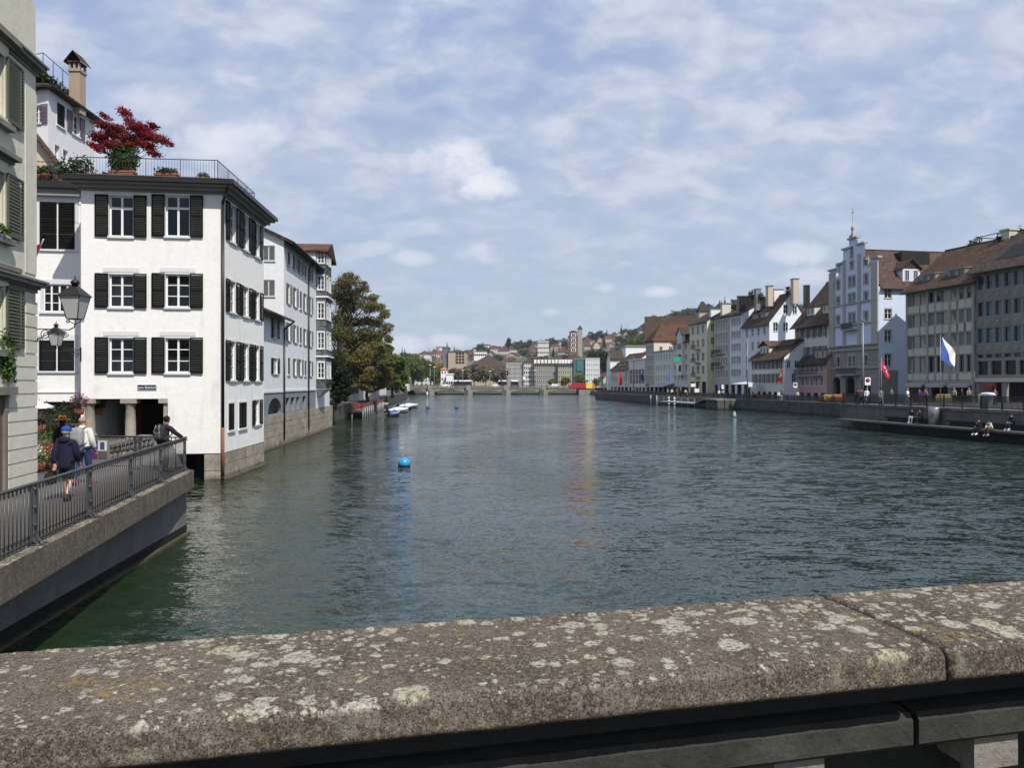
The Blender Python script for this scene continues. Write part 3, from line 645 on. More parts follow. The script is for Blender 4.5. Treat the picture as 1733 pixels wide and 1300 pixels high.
# hills and far ground
SKY = [(-400, 560), (300, 585), (560, 600), (640, 606), (690, 608), (740, 601), (790, 598), (830, 592), (862, 591), (905, 588), (950, 584), (985, 576), (1030, 572), (1075, 566), (1095, 556), (1120, 545), (1160, 538), (1200, 527), (1250, 522), (1330, 522), (1500, 530), (1750, 540), (2200, 560)]
def skyline(px):
    for (a, ya), (b, yb) in zip(SKY, SKY[1:]):
        if a <= px <= b: return ya + (yb - ya) * (px - a) / (b - a)
    return 560
def ground_z(X, Y):
    px = X / Y * 1300 + 866.5; top = (650 - skyline(px)) - 4      # height of the crest at 1300 m
    f = min(max((Y - 470) / (1300 - 470), 0), 1.0); f = f * f * (3 - 2 * f) if f < .5 else f * f * (3 - 2 * f)
    z = 3.0 + (top) * f
    if Y > 1300: z = 3.0 + top * (1 + .12 * min((Y - 1300) / 900, 1.0))*(1.0 if Y < 2200 else max(0, 1 - (Y - 2200) / 3000))
    return z + (noise.noise((X * .01, Y * .01, 0)) * 4 * f if Y < 1350 else 0)
vs, fs = [], []; xs = [-4000 + 0 * i for i in range(0)]
pxs = list(range(-3000, 560, 120)) + list(range(560, 1360, 12)) + list(range(1360, 5000, 120)); Ys = [352, 380, 420, 470, 520, 580, 640, 700, 760, 820, 880, 940, 1000, 1060, 1120, 1180, 1240, 1300, 1400, 1600, 2200, 4000, 9000]
for Y in Ys:
    for px in pxs: X = (px - 866.5) / 1300 * Y; vs.append((X, Y, ground_z(X, Y) if Y > 420 else (3.0 if not (-47 < X < 36) else (-1.0 if Y < 375 else 3.0))))
n = len(pxs)
for j in range(len(Ys) - 1):
    for i in range(n - 1): fs.append((j * n + i, j * n + i + 1, (j + 1) * n + i + 1, (j + 1) * n + i))
def hillmat():
    m, nt, b = newmat('hill_ground'); t = NT(nt); P = t.n('ShaderNodeNewGeometry').outputs['Position']; a = t.noise(P, .02, 6, .65); c = t.noise(P, .12, 5, .7)
    t.l(t.mix(t.ramp(c, .35, .65), t.mix(t.ramp(a, .4, .6), (.030, .045, .018), (.05, .055, .03)), (.075, .07, .055)), b.inputs['Base Color']); b.inputs['Roughness'].default_value = 1; t.bump(c, 4, b); return m
mb = MB(); mb.add(vs, fs, True); struct('hills', mb, hillmat())
# sheet that carries the ground on to the horizon on every side
mb = MB(); mb.poly([(-12000, -12000, -2), (12000, -12000, -2), (12000, 12000, -2), (-12000, 12000, -2)]); struct('ground', mb, hillmat())

# ------------------------------------------------------------------ the parapet we look over
def coping_mat():
    m, nt, b = newmat('weathered_coping'); t = NT(nt); co = t.coord(); 
    def vor(scale, feat='F1', vec=None, rnd_=1.0): return t.n('ShaderNodeTexVoronoi', {'Vector': vec if vec is not None else co, 'Scale': scale, 'Randomness': rnd_}, feature=feat)
    big = t.noise(co, 2.3, 6, .6, .5); mid = t.noise(co, 14, 7, .7); fin = t.noise(co, 90, 6, .75)
    base = t.mix(t.ramp(big, .35, .68), (.062, .052, .040), (.145, .120, .090)); base = t.mix(t.ramp(mid, .35, .7, 0, .75), base, (.052, .044, .034)); base = t.mix(t.ramp(fin, .4, .68, 0, .8), base, (.23, .195, .16))
    peb = vor(105); pc = t.n('ShaderNodeSeparateColor', {0: peb.outputs['Color']}); pk = t.math('MULTIPLY', t.ramp(pc.outputs[0], .62, .7), t.ramp(peb.outputs['Distance'], .28, .42, 1, 0))
    base = t.mix(t.math('MULTIPLY', pk, .75), base, t.mix(pc.outputs[1], (.10, .085, .07), (.34, .29, .235)))
    dk = t.ramp(t.noise(co, 240, 4, .7), .52, .62); base = t.mix(t.math('MULTIPLY', dk, .7), base, (.02, .017, .014))
    # pale crustose lichen: rosettes warped by noise, in colonies
    wv = t.n('ShaderNodeVectorMath', {0: co, 1: t.n('ShaderNodeVectorMath', {0: t.n('ShaderNodeTexNoise', {'Vector': co, 'Scale': 38, 'Detail': 5, 'Roughness': .7}).outputs['Color'], 3: .034}, operation='SCALE').outputs[0]}, operation='ADD').outputs[0]
    lz = None
    colony = t.noise(co, 2.7, 3, .5, .6)
    for sc, thr, rad, cw in ((11, .64, .47, .30), (24, .64, .46, .28), (55, .66, .44, .26)):
        v = vor(sc, vec=wv); rc = t.n('ShaderNodeSeparateColor', {0: v.outputs['Color']}); pres = t.math('ADD', rc.outputs[0], t.math('MULTIPLY', t.math('SUBTRACT', colony, .5), 1.5))
        on = t.ramp(pres, thr, thr + .03); r_ = t.math('MULTIPLY', rc.outputs[1], .22); edge = t.math('SUBTRACT', v.outputs['Distance'], r_)
        k_ = t.math('MULTIPLY', on, t.ramp(edge, rad - .22, rad - .14, 1, 0)); lz = k_ if lz is None else t.math('MAXIMUM', lz, k_)
    holes = t.ramp(t.noise(co, 75, 6, .75), .36, .5); lz = t.math('MULTIPLY', lz, holes)
    nz = t.n('ShaderNodeSeparateXYZ', {0: t.n('ShaderNodeNewGeometry').outputs['Normal']}).outputs[2]; lz = t.math('MULTIPLY', lz, t.ramp(nz, .15, .75, .25, 1))
    lc = t.mix(t.noise(co, 55, 5, .7), (.30, .285, .23), (.54, .51, .42)); lc = t.mix(t.ramp(t.noise(co, 6, 3), .5, .68, 0, .55), lc, (.36, .33, .17))
    col = t.mix(t.math('MULTIPLY', lz, .93), base, lc)
    yl = t.math('MULTIPLY', t.ramp(t.noise(co, 5, 3), .60, .68), t.ramp(t.noise(co, 60, 5, .7), .5, .6)); col = t.mix(t.math('MULTIPLY', yl, .8), col, (.30, .20, .04))
    t.l(col, b.inputs['Base Color']); b.inputs['Roughness'].default_value = .93; b.inputs['Specular IOR Level'].default_value = .2
    n1 = t.bump(mid, .006, b); n2 = t.bump(fin, .0035, b, prev=n1); n3 = t.bump(pk, .002, b, prev=n2); n4 = t.bump(lz, .0016, b, prev=n3); t.bump(dk, -.0012, b, prev=n4); return m
M_cop = coping_mat()
bpy.data.objects['promenade_ledge'].data.materials[0] = M_cop
ta = R(13.2); DA = Vector((math.cos(ta), math.sin(ta), 0)); DC = Vector((math.sin(ta), -math.cos(ta), 0))     # along the parapet, and towards the camera
PZ = CAMZ - .62; PB = Vector((0, 2.06, 0)); WD = .488
def coping(t0, t1, nseg, seed):
    prof = []; r = .022; T = .084     # (distance towards camera, height)
    for i in range(8): a_ = math.pi / 2 * i / 7; prof.append((-.0 + r - r * math.sin(math.pi / 2 - a_) if 0 else 0 + r * (1 - math.cos(math.pi / 2 * i / 7)), -r + r * math.sin(math.pi / 2 * i / 7)))
    prof = [(0, -T)] + prof + [(r + (WD - 2 * r) * i / 34, -.004 * abs(i / 17 - 1)) for i in range(1, 34)]
    rf = .028; prof += [(WD - rf + rf * math.sin(math.pi / 2 * i / 8), -rf + rf * math.cos(math.pi / 2 * i / 8)) for i in range(9)]
    prof += [(WD + .004 * i / 6, -rf - (T - rf - .012) * i / 6) for i in range(1, 7)] + [(WD - .012, -T), (0.0, -T)]
    vs = []; m = len(prof)
    for i in range(nseg + 1):
        f = i / nseg; tt = t0 + (t1 - t0) * f; e = min(tt - t0, t1 - tt); rr = .016; sh = (rr - math.sqrt(max(rr * rr - (rr - min(e, rr)) ** 2, 0))) if e < rr else 0
        for j, (v, z) in enumerate(prof):
            vv = v; zz = z - (sh if z > -.05 else 0) * .8
            if v > WD * .5: vv = v - sh * .8
            p = PB + DA * tt + DC * vv + Vector((0, 0, PZ + zz))
            k_ = noise.fractal((p.x * 9 + seed, p.y * 9, p.z * 9), 1, 2, 4) * .0030 + noise.noise((p.x * 70, p.y * 70, p.z * 70)) * .0016 + noise.noise((p.x * 2 + seed, p.y * 2, 0)) * .004
            o_ = Vector((0, 0, 1)) if (z > -.02) else DC * (1 if v > .2 else -1)
            vs.append(p + o_ * k_)
    fs = [(i * m + j, i * m + j + 1, (i + 1) * m + j + 1, (i + 1) * m + j) for i in range(nseg) for j in range(m - 1)]; fs = [f[::-1] for f in fs]
    fs += [list(range(m)), list(range(nseg * m, nseg * m + m))[::-1]]
    return vs, fs
para = thing('bridge_parapet', 'weathered lichen spotted stone parapet across the whole foreground', 'parapet', tuple(PB + Vector((0, 0, 3.15))))
for i, (a, b, ns) in enumerate(((-6.9, -4.27, 60), (-4.26, -1.67, 60), (-1.662, .934, 760), (.945, 3.55, 440), (3.56, 6.16, 120), (6.17, 8.77, 80), (8.78, 11.4, 60))):
    vs, fs = coping(a, b, ns, i * 13); mb = MB(); mb.add(vs, fs, True); mb.build('coping_slab', M_cop, para)
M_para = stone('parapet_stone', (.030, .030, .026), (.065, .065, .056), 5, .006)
PM = Matrix.Translation(PB) @ Matrix.Rotation(ta, 4, 'Z')      # local x along, -y towards the camera
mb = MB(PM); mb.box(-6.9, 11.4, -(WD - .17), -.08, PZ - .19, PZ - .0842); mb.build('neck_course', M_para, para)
for a, b in ((-6.9, -4.27), (-4.25, -1.67), (-1.655, .925), (.942, 3.54), (3.56, 6.15), (6.17, 8.76), (8.78, 11.4)):
    mb = MB(PM); y0 = -(WD - .10); zt, zb = PZ - .192, PZ - .282
    prof = [(0, zt), (.02, zt), (.0, zt - .012), (0, zb + .01), (.01, zb)]
    p = [(y0 + .05, zt), (y0 + .012, zt - .004), (y0, zt - .02), (y0, zb + .012), (y0 + .012, zb), (-.06, zb), (-.06, zt)]; n = len(p)
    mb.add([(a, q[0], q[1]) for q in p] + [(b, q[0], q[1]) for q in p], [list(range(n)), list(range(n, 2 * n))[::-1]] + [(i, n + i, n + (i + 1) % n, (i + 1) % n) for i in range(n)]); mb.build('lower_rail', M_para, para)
M_bal = stone('baluster_stone', (.20, .18, .15), (.33, .30, .26), 6, .006)
balm = MB(); balm.box(-.068, .068, -.062, .062, -.09, 0); balm.lathe([(.04, -.12), (.045, -.10), (.056, -.09)][::-1] + [(.036, -.16), (.055, -.32), (.062, -.42), (.05, -.55), (.035, -.62), (.05, -.66), (.058, -.68)], (0, 0, 0), 12); balm.box(-.058, .058, -.058, .058, -.74, -.68); balme = balm.mesh('baluster')
for i in range(-13, 19):
    tt = .628 + i * .572
    q = PM @ Vector((tt, -(WD - .19), PZ - .2825)) - ORG[para.name]; link('baluster', balme, M_bal, para, q, ta)
mb = MB(PM); mb.box(-6.9, 11.4, -.2, -.06, 3.1, PZ - .285); mb.build('back_panel', M_para, para)  # solid dark panel added so the gaps between balusters stay black
mb = MB(PM); mb.box(-14, 60, -8, .12, 2.7, 3.16); struct('bridge_deck', mb, M_asph)
# ------------------------------------------------------------------ left bank houses
P_white = plaster('white_plaster', (.80, .79, .765), .35); P_white2 = plaster('cool_white_plaster', (.70, .71, .72), .4); P_beige = plaster('beige_plaster', (.62, .60, .50), .35); P_greyblue = plaster('grey_blue_plaster', (.22, .24, .26), .4); P_ivory = plaster('ivory_plaster', (.56, .48, .37), .4)
M_shingle = tiles('grey_shingles', (.16, .17, .18), (.24, .25, .26), .2)
T_red = tiles('red_clay_tiles', (.13, .060, .042), (.09, .052, .04)); T_brown = tiles('brown_clay_tiles', (.115, .068, .05), (.065, .048, .040)); T_dark = tiles('dark_clay_tiles', (.075, .055, .045), (.05, .042, .038))
S_block = stone('sandstone_block', (.25, .23, .185), (.44, .40, .33), 1.3, .03, (.045, .04, .022), .15); S_mortar = stone('dark_mortar', (.05, .05, .045), (.09, .085, .075), 3, .01)
def stone_wall(parent, W_, u0, u1, zs, lens, m, seed=0, out=.0, depth=.25, slope=None):
    g = random.Random(seed)
    for a, b in zip(zs, zs[1:]):
        u = u0 - g.random() * .5 * lens; 
        while u < u1:
            l = lens * g.uniform(.6, 1.4); x0, x1 = max(u, u0), min(u + l, u1); u += l
            if x1 - x0 < .12: continue
            o_ = out + g.uniform(0, .035); e = .015; mb = MB(W_.M())
            c = g.uniform(.01, .03)
            mb.hexa([(x0 + e, -o_ + c, a + e), (x1 - e, -o_ + c, a + e), (x1 - e, depth, a + e), (x0 + e, depth, a + e), (x0 + e, -o_ + g.uniform(0, .02), b - e), (x1 - e, -o_ + g.uniform(0, .02), b - e), (x1 - e, depth, b - e), (x0 + e, depth, b - e)])
            mb.build('stone', m, parent)
SH = spec(sh='open', mull=1, trans=(.36, .68), sur=.10, head=True, curtain=.42)
# --- the white block with the river facade
C0 = at(137, 700, 37.6); K0 = Vector((-14.54, 38.5)); B0 = Vector((-14.96, 46.3)); G2 = .05
blk = thing('white_house', 'bright white corner house with black shutters and roof terrace standing straight out of the river', 'house', (C0.x, C0.y, 2.05))
WF = Wall((C0.x, C0.y), K0); WS = Wall(K0, B0); TOPZ = 14.42; zb = 1.32
wins = []
def winrect(W_, x0, x1, y0, y1, sp): a, b, c, d = W_.rect(x0, x1, y0, y1); return ((a + b) / 2, c, b - a, d - c, sp)
for (x0, x1) in ((184.5, 226), (280, 321.5)):
    for r_, (y0, y1) in enumerate(((331, 400), (464, 520), (572, 631))):
        sp = spec(sh='open', lw=.62, mull=1, trans=(.70,) if r_ == 0 else (.34, .67), split=.70 if r_ == 0 else 0, t=.07, sur=.02, head=True, curtain=None if r_ == 0 else .45 if r_ == 2 else .75, sp=.02, clear=True)
        wins.append(winrect(WF, x0, x1, y0, y1, sp))
arc = (WF.u(141), WF.u(284), 1.9, zof(675, 38.1))
facade(blk, WF, None, zb, TOPZ, wins, P_white, extra=[arc])
for (u, z, w, h, sp) in wins: MB(WF.M()).box(u - w / 2 - .26, u + w / 2 + .26, -.025, .01, z + h + .1, z + h + .32).build('lintel_band', M_sur, blk)
wins = []
SS = spec(sh='open', lw=.60, mull=1, trans=(.36, .68), sur=.05, head=True, curtain=.9, d=.16, clear=True)
cols = [(387.0, 398.3), (410.0, 420.3), (430.3, 438.8)]
for (y0, y1) in ((347, 409), (476, 528), (578, 643)):
    for i, (x0, x1) in enumerate(cols):
        a, b = WS.u(x0), WS.u(x1); Yk = WS.Y(392); zt, zb_ = zof(y0, Yk), zof(y1, Yk); wins.append(((a + b) / 2, zb_, b - a - .1, zt - zb_, SS))
for i, (x0, x1) in enumerate(((385.5, 396.5), (403.5, 417.5), (430, 438.5))):
    a, b = WS.u(x0), WS.u(x1); Yk = WS.Y(392); wins.append(((a + b) / 2, zof(728, Yk) if i < 2 else zof(726, Yk), b - a - .1, zof(683, Yk) - zof(728, Yk), spec(sh='closed' if i < 2 else 'open', lw=.5, sur=.05, head=True, d=.16)))
facade(blk, WS, None, 1.32, TOPZ, wins, P_white)
back = Vector((C0.x + .1, B0.y - 1.2)); CB = Vector((C0.x, C0.y))
mb = MB(); mb.poly([(B0.x, B0.y, 1.3), (back.x, back.y, 1.3), (back.x, back.y, TOPZ), (B0.x, B0.y, TOPZ)]); mb.poly([(back.x, back.y, 1.3), (CB.x, CB.y, 1.3), (CB.x, CB.y, TOPZ), (back.x, back.y, TOPZ)]); mb.build('back_wall', P_white, blk)
MB().slab([(CB.x, CB.y, 1.33), (K0.x - .02, K0.y + .02, 1.33), (B0.x, B0.y, 1.33), (back.x, back.y, 1.33)], .05).build('floor', M_dark, blk)
# arcade: columns, beam, interior
M_col = stone('arcade_stone', (.30, .27, .22), (.42, .38, .31), 3, .004)
for j, px in enumerate((147.5, 217, 281.5)):
    u = WF.u(px); mb = MB(WF.M(u, 2.0, -.32))
    if j < 2: mb.lathe([(.27, 0), (.28, .1), (.25, .2), (.245, .9), (.22, 1.72), (.25, 1.76), (.26, 1.84)], (0, 0, 0), 20)
    else: mb.box(-.17, .15, -.2, .2, 0, 1.84)
    mb.box(-.38, .38, -.31, .31, 1.842, 2.065); mb.build('column', M_col, blk)
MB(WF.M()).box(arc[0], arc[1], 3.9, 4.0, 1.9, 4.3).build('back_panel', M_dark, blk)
MB(WF.M()).box(WF.u(190), WF.u(209), 2.6, 2.7, 1.9, 4.0).build('curtain', cloth((.10, .008, .01)), blk)
MB(WF.M()).box(WF.u(172), WF.u(189), 2.8, 2.9, 1.9, 4.0).build('door', simple('grey_door', (.05, .048, .045)), blk)
mb = MB(WF.M()); mb.box(arc[0] - .1, arc[1] + .1, .2, 4.2, 4.08, 4.2); mb.build('ceiling', simple('arcade_ceiling', (.04, .035, .03)), blk)
# river pier and stone base
pier_u = WF.u(345); wb = Wall(WF.p(pier_u)[:2], K0)
MB(WF.M()).box(pier_u + .03, WF.len - .06, .06, 6, -1, 1.3).build('base_core', S_mortar, blk)
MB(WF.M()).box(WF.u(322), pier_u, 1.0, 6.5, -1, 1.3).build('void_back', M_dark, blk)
stone_wall(blk, Wall(WF.p(pier_u, 0, -.02)[:2], K0), 0, wb.len, [-.4, .45, 1.29], 3.0, S_block, 3)
ws2 = Wall(K0 + Vector((0, .06)), B0); MB(ws2.M()).box(.05, ws2.len, .06, .5, -1, 1.3).build('base_core', S_mortar, blk)
stone_wall(blk, ws2, 0, ws2.len, [-.5, .12, .72, 1.29], 1.5, S_block, 5, .02)
MB(ws2.M()).box(0, ws2.len, -.32, 0, -.6, .05).build('foot_slab', stone('wet_toe', (), ()), blk)
# eaves and terrace
def off_poly(o_): 
    n1, n2 = WF.n, WS.n; a = CB + n1 * o_ - WF.dir * o_ * .9; b = K0 + n1 * o_ + n2 * o_; c = B0 + n2 * o_ + WS.dir * o_ * .5; d = back + WS.dir * .5 * o_ - WF.dir * .9 * o_
    return [(p.x, p.y) for p in (a, b, c, d)]
M_soff = simple('grey_soffit', (.20, .195, .185), .8); 
MB().prism(off_poly(.12), 14.30, 14.40).prism(off_poly(.34), 14.402, 14.56).prism(off_poly(.6), 14.562, 14.66).build('cornice', M_soff, blk)
MB().prism(off_poly(.76), 14.662, 14.84).prism(off_poly(.70), 14.842, 14.90).build('gutter', M_gutter, blk)
q = [Vector(p) for p in off_poly(.72)]; q2 = [Vector(p) for p in off_poly(-.3)]; mb = MB()
for i in range(4): mb.poly([(*q[i], 14.9), (*q[(i + 1) % 4], 14.9), (*q2[(i + 1) % 4], 15.22), (*q2[i], 15.22)])
mb.poly([(*p, 15.22) for p in q2]); mb.build('roof', T_dark, blk)
mb = MB(); dp = WF.p(WF.len - .02, 0, .75); pth = [(K0.x + .55, K0.y - .55, 14.7), (K0.x + .35, K0.y - .4, 14.3), (K0.x + .08, K0.y - .08, 13.9), (K0.x + .08, K0.y - .08, 2.6)]
mb.path(pth, .075, 10); mb.build('downpipe', M_gutter, blk); MB().tube((K0.x + .08, K0.y - .08, 2.62), (K0.x + .08, K0.y - .08, .15), .08, .08, 10).build('downpipe_foot', simple('rusty_pipe', (.22, .07, .035), .7), blk)
def rail(parent, pts, z, h, sp=.11, r=.008, post=None, pr=.02, m=None, base=.06, name='railing', toprad=.022):
    mb = MB(); P = [Vector((p[0], p[1])) for p in pts]
    for a, b in zip(P, P[1:]):
        mb.tube((*a, z + h), (*b, z + h), toprad, toprad, 6); mb.tube((*a, z + base), (*b, z + base), .012, .012, 4); n = max(2, int((b - a).length / sp))
        for i in range(n + 1):
            p = a.lerp(b, i / n); rr = pr if (post and i % post == 0) else r; mb.tube((*p, z), (*p, z + h), rr, rr, 4, False)
    return mb.build(name, m or M_iron, parent)
tp = [Vector(p) for p in off_poly(-.12)]; zt = 15.15
ra = WF.p(WF.u(150), 0, -.9); rb = K0 + Vector((-.45, .6)); rc = B0 + Vector((-.4, -.5))
rail(blk, [(ra.x - 1, ra.y), (rb.x, rb.y), (rc.x, rc.y), (rc.x - 4, rc.y - .6)], zt, 1.05, .14, .007, 12, .018)
# street plate
sg = thing('street_sign', 'small dark blue enamel plate with white letters on the white house wall', 'sign', WF.p(WF.u(249), WF.z(249, 656), .01)); 
u = WF.u(249); z_ = WF.z(249, 656); MB(WF.M()).box(u - .44, u + .44, -.03, -.004, z_ - .13, z_ + .13).build('plate', simple('navy_enamel', (.012, .014, .06), .3), sg)
MB(WF.M()).box(u - .455, u + .455, -.028, -.002, z_ - .145, z_ + .145).build('border', M_white, sg)
flat_text(sg, 'zum Bahnhof', .2, M_white, WF, u, z_, .036, .78, .002)

# --- annex to the left
AX = Wall(at(40, 700, 39.6)[:2], at(137.5, 700, 40.0)[:2])
anx = thing('white_annex', 'recessed white house wing with closed black shutters between beige house and corner house', 'house', AX.p(0, 2.05))
wins = [winrect(AX, 67, 127, 342, 422, spec(sh='closed', sur=.15, mull=1, d=.12)), winrect(AX, 73, 127, 481, 528, spec(mull=3, trans=(.33, .66), sur=.12, d=.14, clear=True)), winrect(AX, 66, 126, 576, 628, spec(sh='closed', sur=.16, mull=1, d=.12))]
shop = (AX.u(62), AX.len - .02, 2.0, zof(680, 40))
facade(anx, AX, None, 2.0, zof(322, 40), wins, P_white, extra=[shop])
mb = MB(AX.M()); mb.box(0, AX.len, 1.4, 1.5, 2, 4.2); mb.build('shop_window', M_glassd, anx)
mb = MB(AX.M()); 
for px in (62, 80, 98, 116): mb.box(AX.u(px) - .04, AX.u(px) + .04, 1.33, 1.4, 2, 4.1)
mb.box(AX.u(62), AX.len, 1.32, 1.4, 3.5, 3.56); mb.build('shop_frame', M_iron, anx)
mb = MB(AX.M()); mb.box(-.2, AX.len + .3, -.45, 4, zof(322, 40), zof(311, 40)); mb.build('gutter', M_gutter, anx); mb = MB(AX.M()); mb.box(-.2, AX.len, -.25, 4, zof(334, 40), zof(322, 40) - .002); mb.build('cornice', M_soff, anx)
mb = MB(AX.M()); mb.box(AX.u(60), AX.len - .1, -.06, .0, 4.35, 4.42); mb.box(-.1, AX.len, .21, 1.35, 4.0, 4.1); mb.build('awning_box', M_white, anx)
q0, q1 = AX.p(0, 0, .3), AX.p(AX.u(112), 0, .3); rail(anx, [(q0.x, q0.y), (q1.x, q1.y)], zof(311, 40), 1.0, .16, .007)

# --- tall house behind
rz1 = at(40, 700, 50.3); rk = at(82, 700, 50); rf = at(160, 700, 56.2); ZR = 24.1
hb = thing('white_rear_house', 'tall white house behind with mauve shutters, roof garden and tall chimney', 'house', (rk.x, rk.y, 2.05))
wA = Wall(rz1[:2], rk[:2]); wB = Wall(rk[:2], rf[:2])
facade(hb, wA, None, 2, ZR, [winrect(wA, 56, 70, 178, 208, spec(sh='open', lw=.5, shm=simple('mauve_shutter', (.14, .10, .13)), sur=.05))], P_white2)
wl2 = [winrect(wB, 96, 109, 176, 214, spec(sh='closed', sur=.06, d=.14)), winrect(wB, 121, 134, 194, 228, spec(sh='open', lw=.6, shm=MATS['mauve_shutter'], sur=.06)), winrect(wB, 92, 100, 246, 276, spec(sur=.05, trans=(.5,))), winrect(wB, 106, 114, 254, 284, spec(sur=.05, trans=(.5,)))]
facade(hb, wB, None, 2, ZR, wl2, P_white2)
kk = rf[:2]; D_ = wB.p(wB.len, 0, -9); E_ = wA.p(0, 0, -7)
MB().poly([(*rf[:2], 2), (D_.x, D_.y, 2), (D_.x, D_.y, ZR), (*rf[:2], ZR)]).build('side_wall', P_white2, hb)
cs = [Vector(rz1[:2]) - Vector((3, 0)), Vector(rk[:2]), Vector(rf[:2]), Vector((D_.x, D_.y))]
hip_roof(hb, cs, ZR + .05, ZR + 1.5, T_dark, .6)
gar = leaves_mesh('roof_plants', [(x, y, 0, .9, .6, .45) for x, y in [(wB.p(wB.len * i / 12, 0, -1.2).x - hb.location.x, wB.p(wB.len * i / 12, 0, -1.2).y - hb.location.y) for i in range(9)]], 1800, .12, 5); 
for v in gar.vertices: v.co.z += ZR + 1.0 - 2.05
L_grn = leafmat('garden_leaves', (.015, .03, .008), (.06, .09, .02)); L_drk = leafmat('shrub_leaves', (.01, .02, .006), (.04, .06, .015))
link('roof_plants', gar, L_drk, hb)
pa, pb_ = wA.p(wA.len - 1.2, 0, -.3), wB.p(wB.len - 1.2, 0, -.4); pk_ = wB.p(.3, 0, -.5)
mb = MB()
for zz in (ZR + .9, ZR + 2.4): mb.tube((pa.x, pa.y, zz), (pk_.x, pk_.y, zz), .025, .025, 5); mb.tube((pk_.x, pk_.y, zz), (pb_.x, pb_.y, zz - .3), .025, .025, 5)
for i in range(5):
    f = i / 4; x, y = pk_.x + (pb_.x - pk_.x) * f, pk_.y + (pb_.y - pk_.y) * f; mb.tube((x, y, ZR), (x, y, ZR + 2.4 - .3 * f), .025, .025, 5)
mb.build('railing', M_iron, hb)
cb = at(131, 178, 53.5); mb = MB(Matrix.Translation((cb.x, cb.y, 0))); mb.box(-.38, .38, -.38, .38, ZR - .5, ZR + 2.35); mb.box(-.45, .45, -.45, .45, ZR + 2.352, ZR + 2.5)
for x in (-.33, 0, .33):
    for y in (-.33, .33): mb.box(x - .07, x + .07, y - .07, y + .07, ZR + 2.502, ZR + 2.95)
mb.build('chimney', plaster('chimney_render', (.36, .29, .21), .6), hb)
mb = MB(Matrix.Translation((cb.x, cb.y, 0))); mb.slab([(-.62, -.62, ZR + 2.98), (.0, -.62, ZR + 3.75), (.0, .62, ZR + 3.75), (-.62, .62, ZR + 2.98)][::-1], .06).slab([(.62, -.62, ZR + 2.98), (.0, -.62, ZR + 3.75), (.0, .62, ZR + 3.75), (.62, .62, ZR + 2.98)], .06); mb.box(-.4, .4, -.5, .5, ZR + 2.955, ZR + 3.05); mb.build('chimney_cap', T_brown, hb)
# ivory gable in between
iv = Wall(at(20, 700, 45)[:2], at(106, 700, 45.3)[:2]); hi_ = thing('ivory_gable_house', 'ivory gable end with a steep dark verge squeezed behind the beige house', 'house', iv.p(0, 2.05))
wall(hi_, iv, [(0, 2), (iv.len, 2), (iv.len, zof(285, 45)), (0, zof(285, 45) + iv.len * 1.32)], [], P_ivory)
a = iv.p(0, zof(285, 45) + iv.len * 1.32 + .1, .35); b = iv.p(iv.len + .15, zof(285, 45) - .1, .35); MB().slab([a, b, b + Vector((0, .6, 0)), a + Vector((0, .6, 0))], .22).build('roof', T_brown, hi_)

# --- terrace garden on the white block
def pot(label, p, w, d, h, m, cat='planter', group=None, rnd_=False):
    o = thing('planter', label, cat, p, group); mb = MB()
    if rnd_: mb.lathe([(w * .35, 0), (w * .5, h), (w * .54, h + .02), (w * .54, h + .07), (w * .46, h + .07), (w * .44, h - .02)], (0, 0, 0), 16)
    else: mb.hexa([(-w * .46, -d * .42, 0), (w * .46, -d * .42, 0), (w * .46, d * .42, 0), (-w * .46, d * .42, 0), (-w / 2, -d / 2, h), (w / 2, -d / 2, h), (w / 2, d / 2, h), (-w / 2, d / 2, h)]); mb.box(-w / 2 - .02, w / 2 + .02, -d / 2 - .02, d / 2 + .02, h - .08, h + .01)
    link('pot', mb.mesh('pot'), m, o); return o
M_terra = simple('terracotta', (.30, .11, .07), .85, var=.25, scale=6); zt = 15.24
YB = 39.7
def tl(px, Y, z=15.24): return (( px - 866.5) / 1300 * Y, Y, z)
specs = [('wide terracotta trough holding the red maple on the white house terrace', 208, YB + .3, 1.25, .5, .62, [(0, 0, 1.25, .75, .4, .75)], 2600, .075, L_grn),
         ('low terracotta trough with tufted plants right of the red maple', 282, YB, 1.15, .4, .42, [(0, 0, .55, .55, .3, .2)], 700, .06, L_grn),
         ('small pot with yellow green tuft near the right end of the terrace rail', 344, YB, .5, .35, .2, [(0, 0, .32, .3, .25, .16)], 300, .05, leafmat('tuft', (.05, .06, .015), (.12, .13, .04)))]
for lab, px, Y, w, d, h, cl, n, s_, lm in specs:
    o = pot(lab, tl(px, Y), w, d, h, M_terra); link('plant', leaves_mesh('plant', cl, n, s_, int(px)), lm, o)
for i, (px, Y, w, hgt, lab) in enumerate(((124, 40.2, 2.0, 1.5, 'dark leafy shrub filling the left corner of the roof terrace'), (180, 40.8, .8, .8, 'low dark shrub under the red maple behind the terrace rail'), (310, 40.2, .5, .35, 'thin grassy clump between trough and pot behind the terrace rail'), (388, 42.0, .8, .8, 'tall wispy grasses behind the side railing of the roof terrace'), (403, 44.0, .8, .9, 'reddish grasses farther along the side railing of the roof terrace'))):
    o = thing('shrub', lab, 'shrub', tl(px, Y, 15.2)); link('foliage', leaves_mesh('foliage', [(0, 0, hgt * .5, w * .5, .4, hgt * .5), (w * .25, 0, hgt * .6, w * .3, .3, hgt * .4), (-w * .2, .1, hgt * .4, w * .35, .3, hgt * .4)], 1300 if i < 2 else 420, .08 if i < 3 else .05, i + 3), L_drk if i < 3 else MATS['tuft'], o)
    mb = MB()
    for a_ in range(5): mb.tube((0, 0, 0), (math.cos(a_ * 1.3) * w * .2, math.sin(a_ * 1.3) * .15, hgt * .6), .012, .005, 4)
    link('stems', mb.mesh('stems'), M_bark, o)
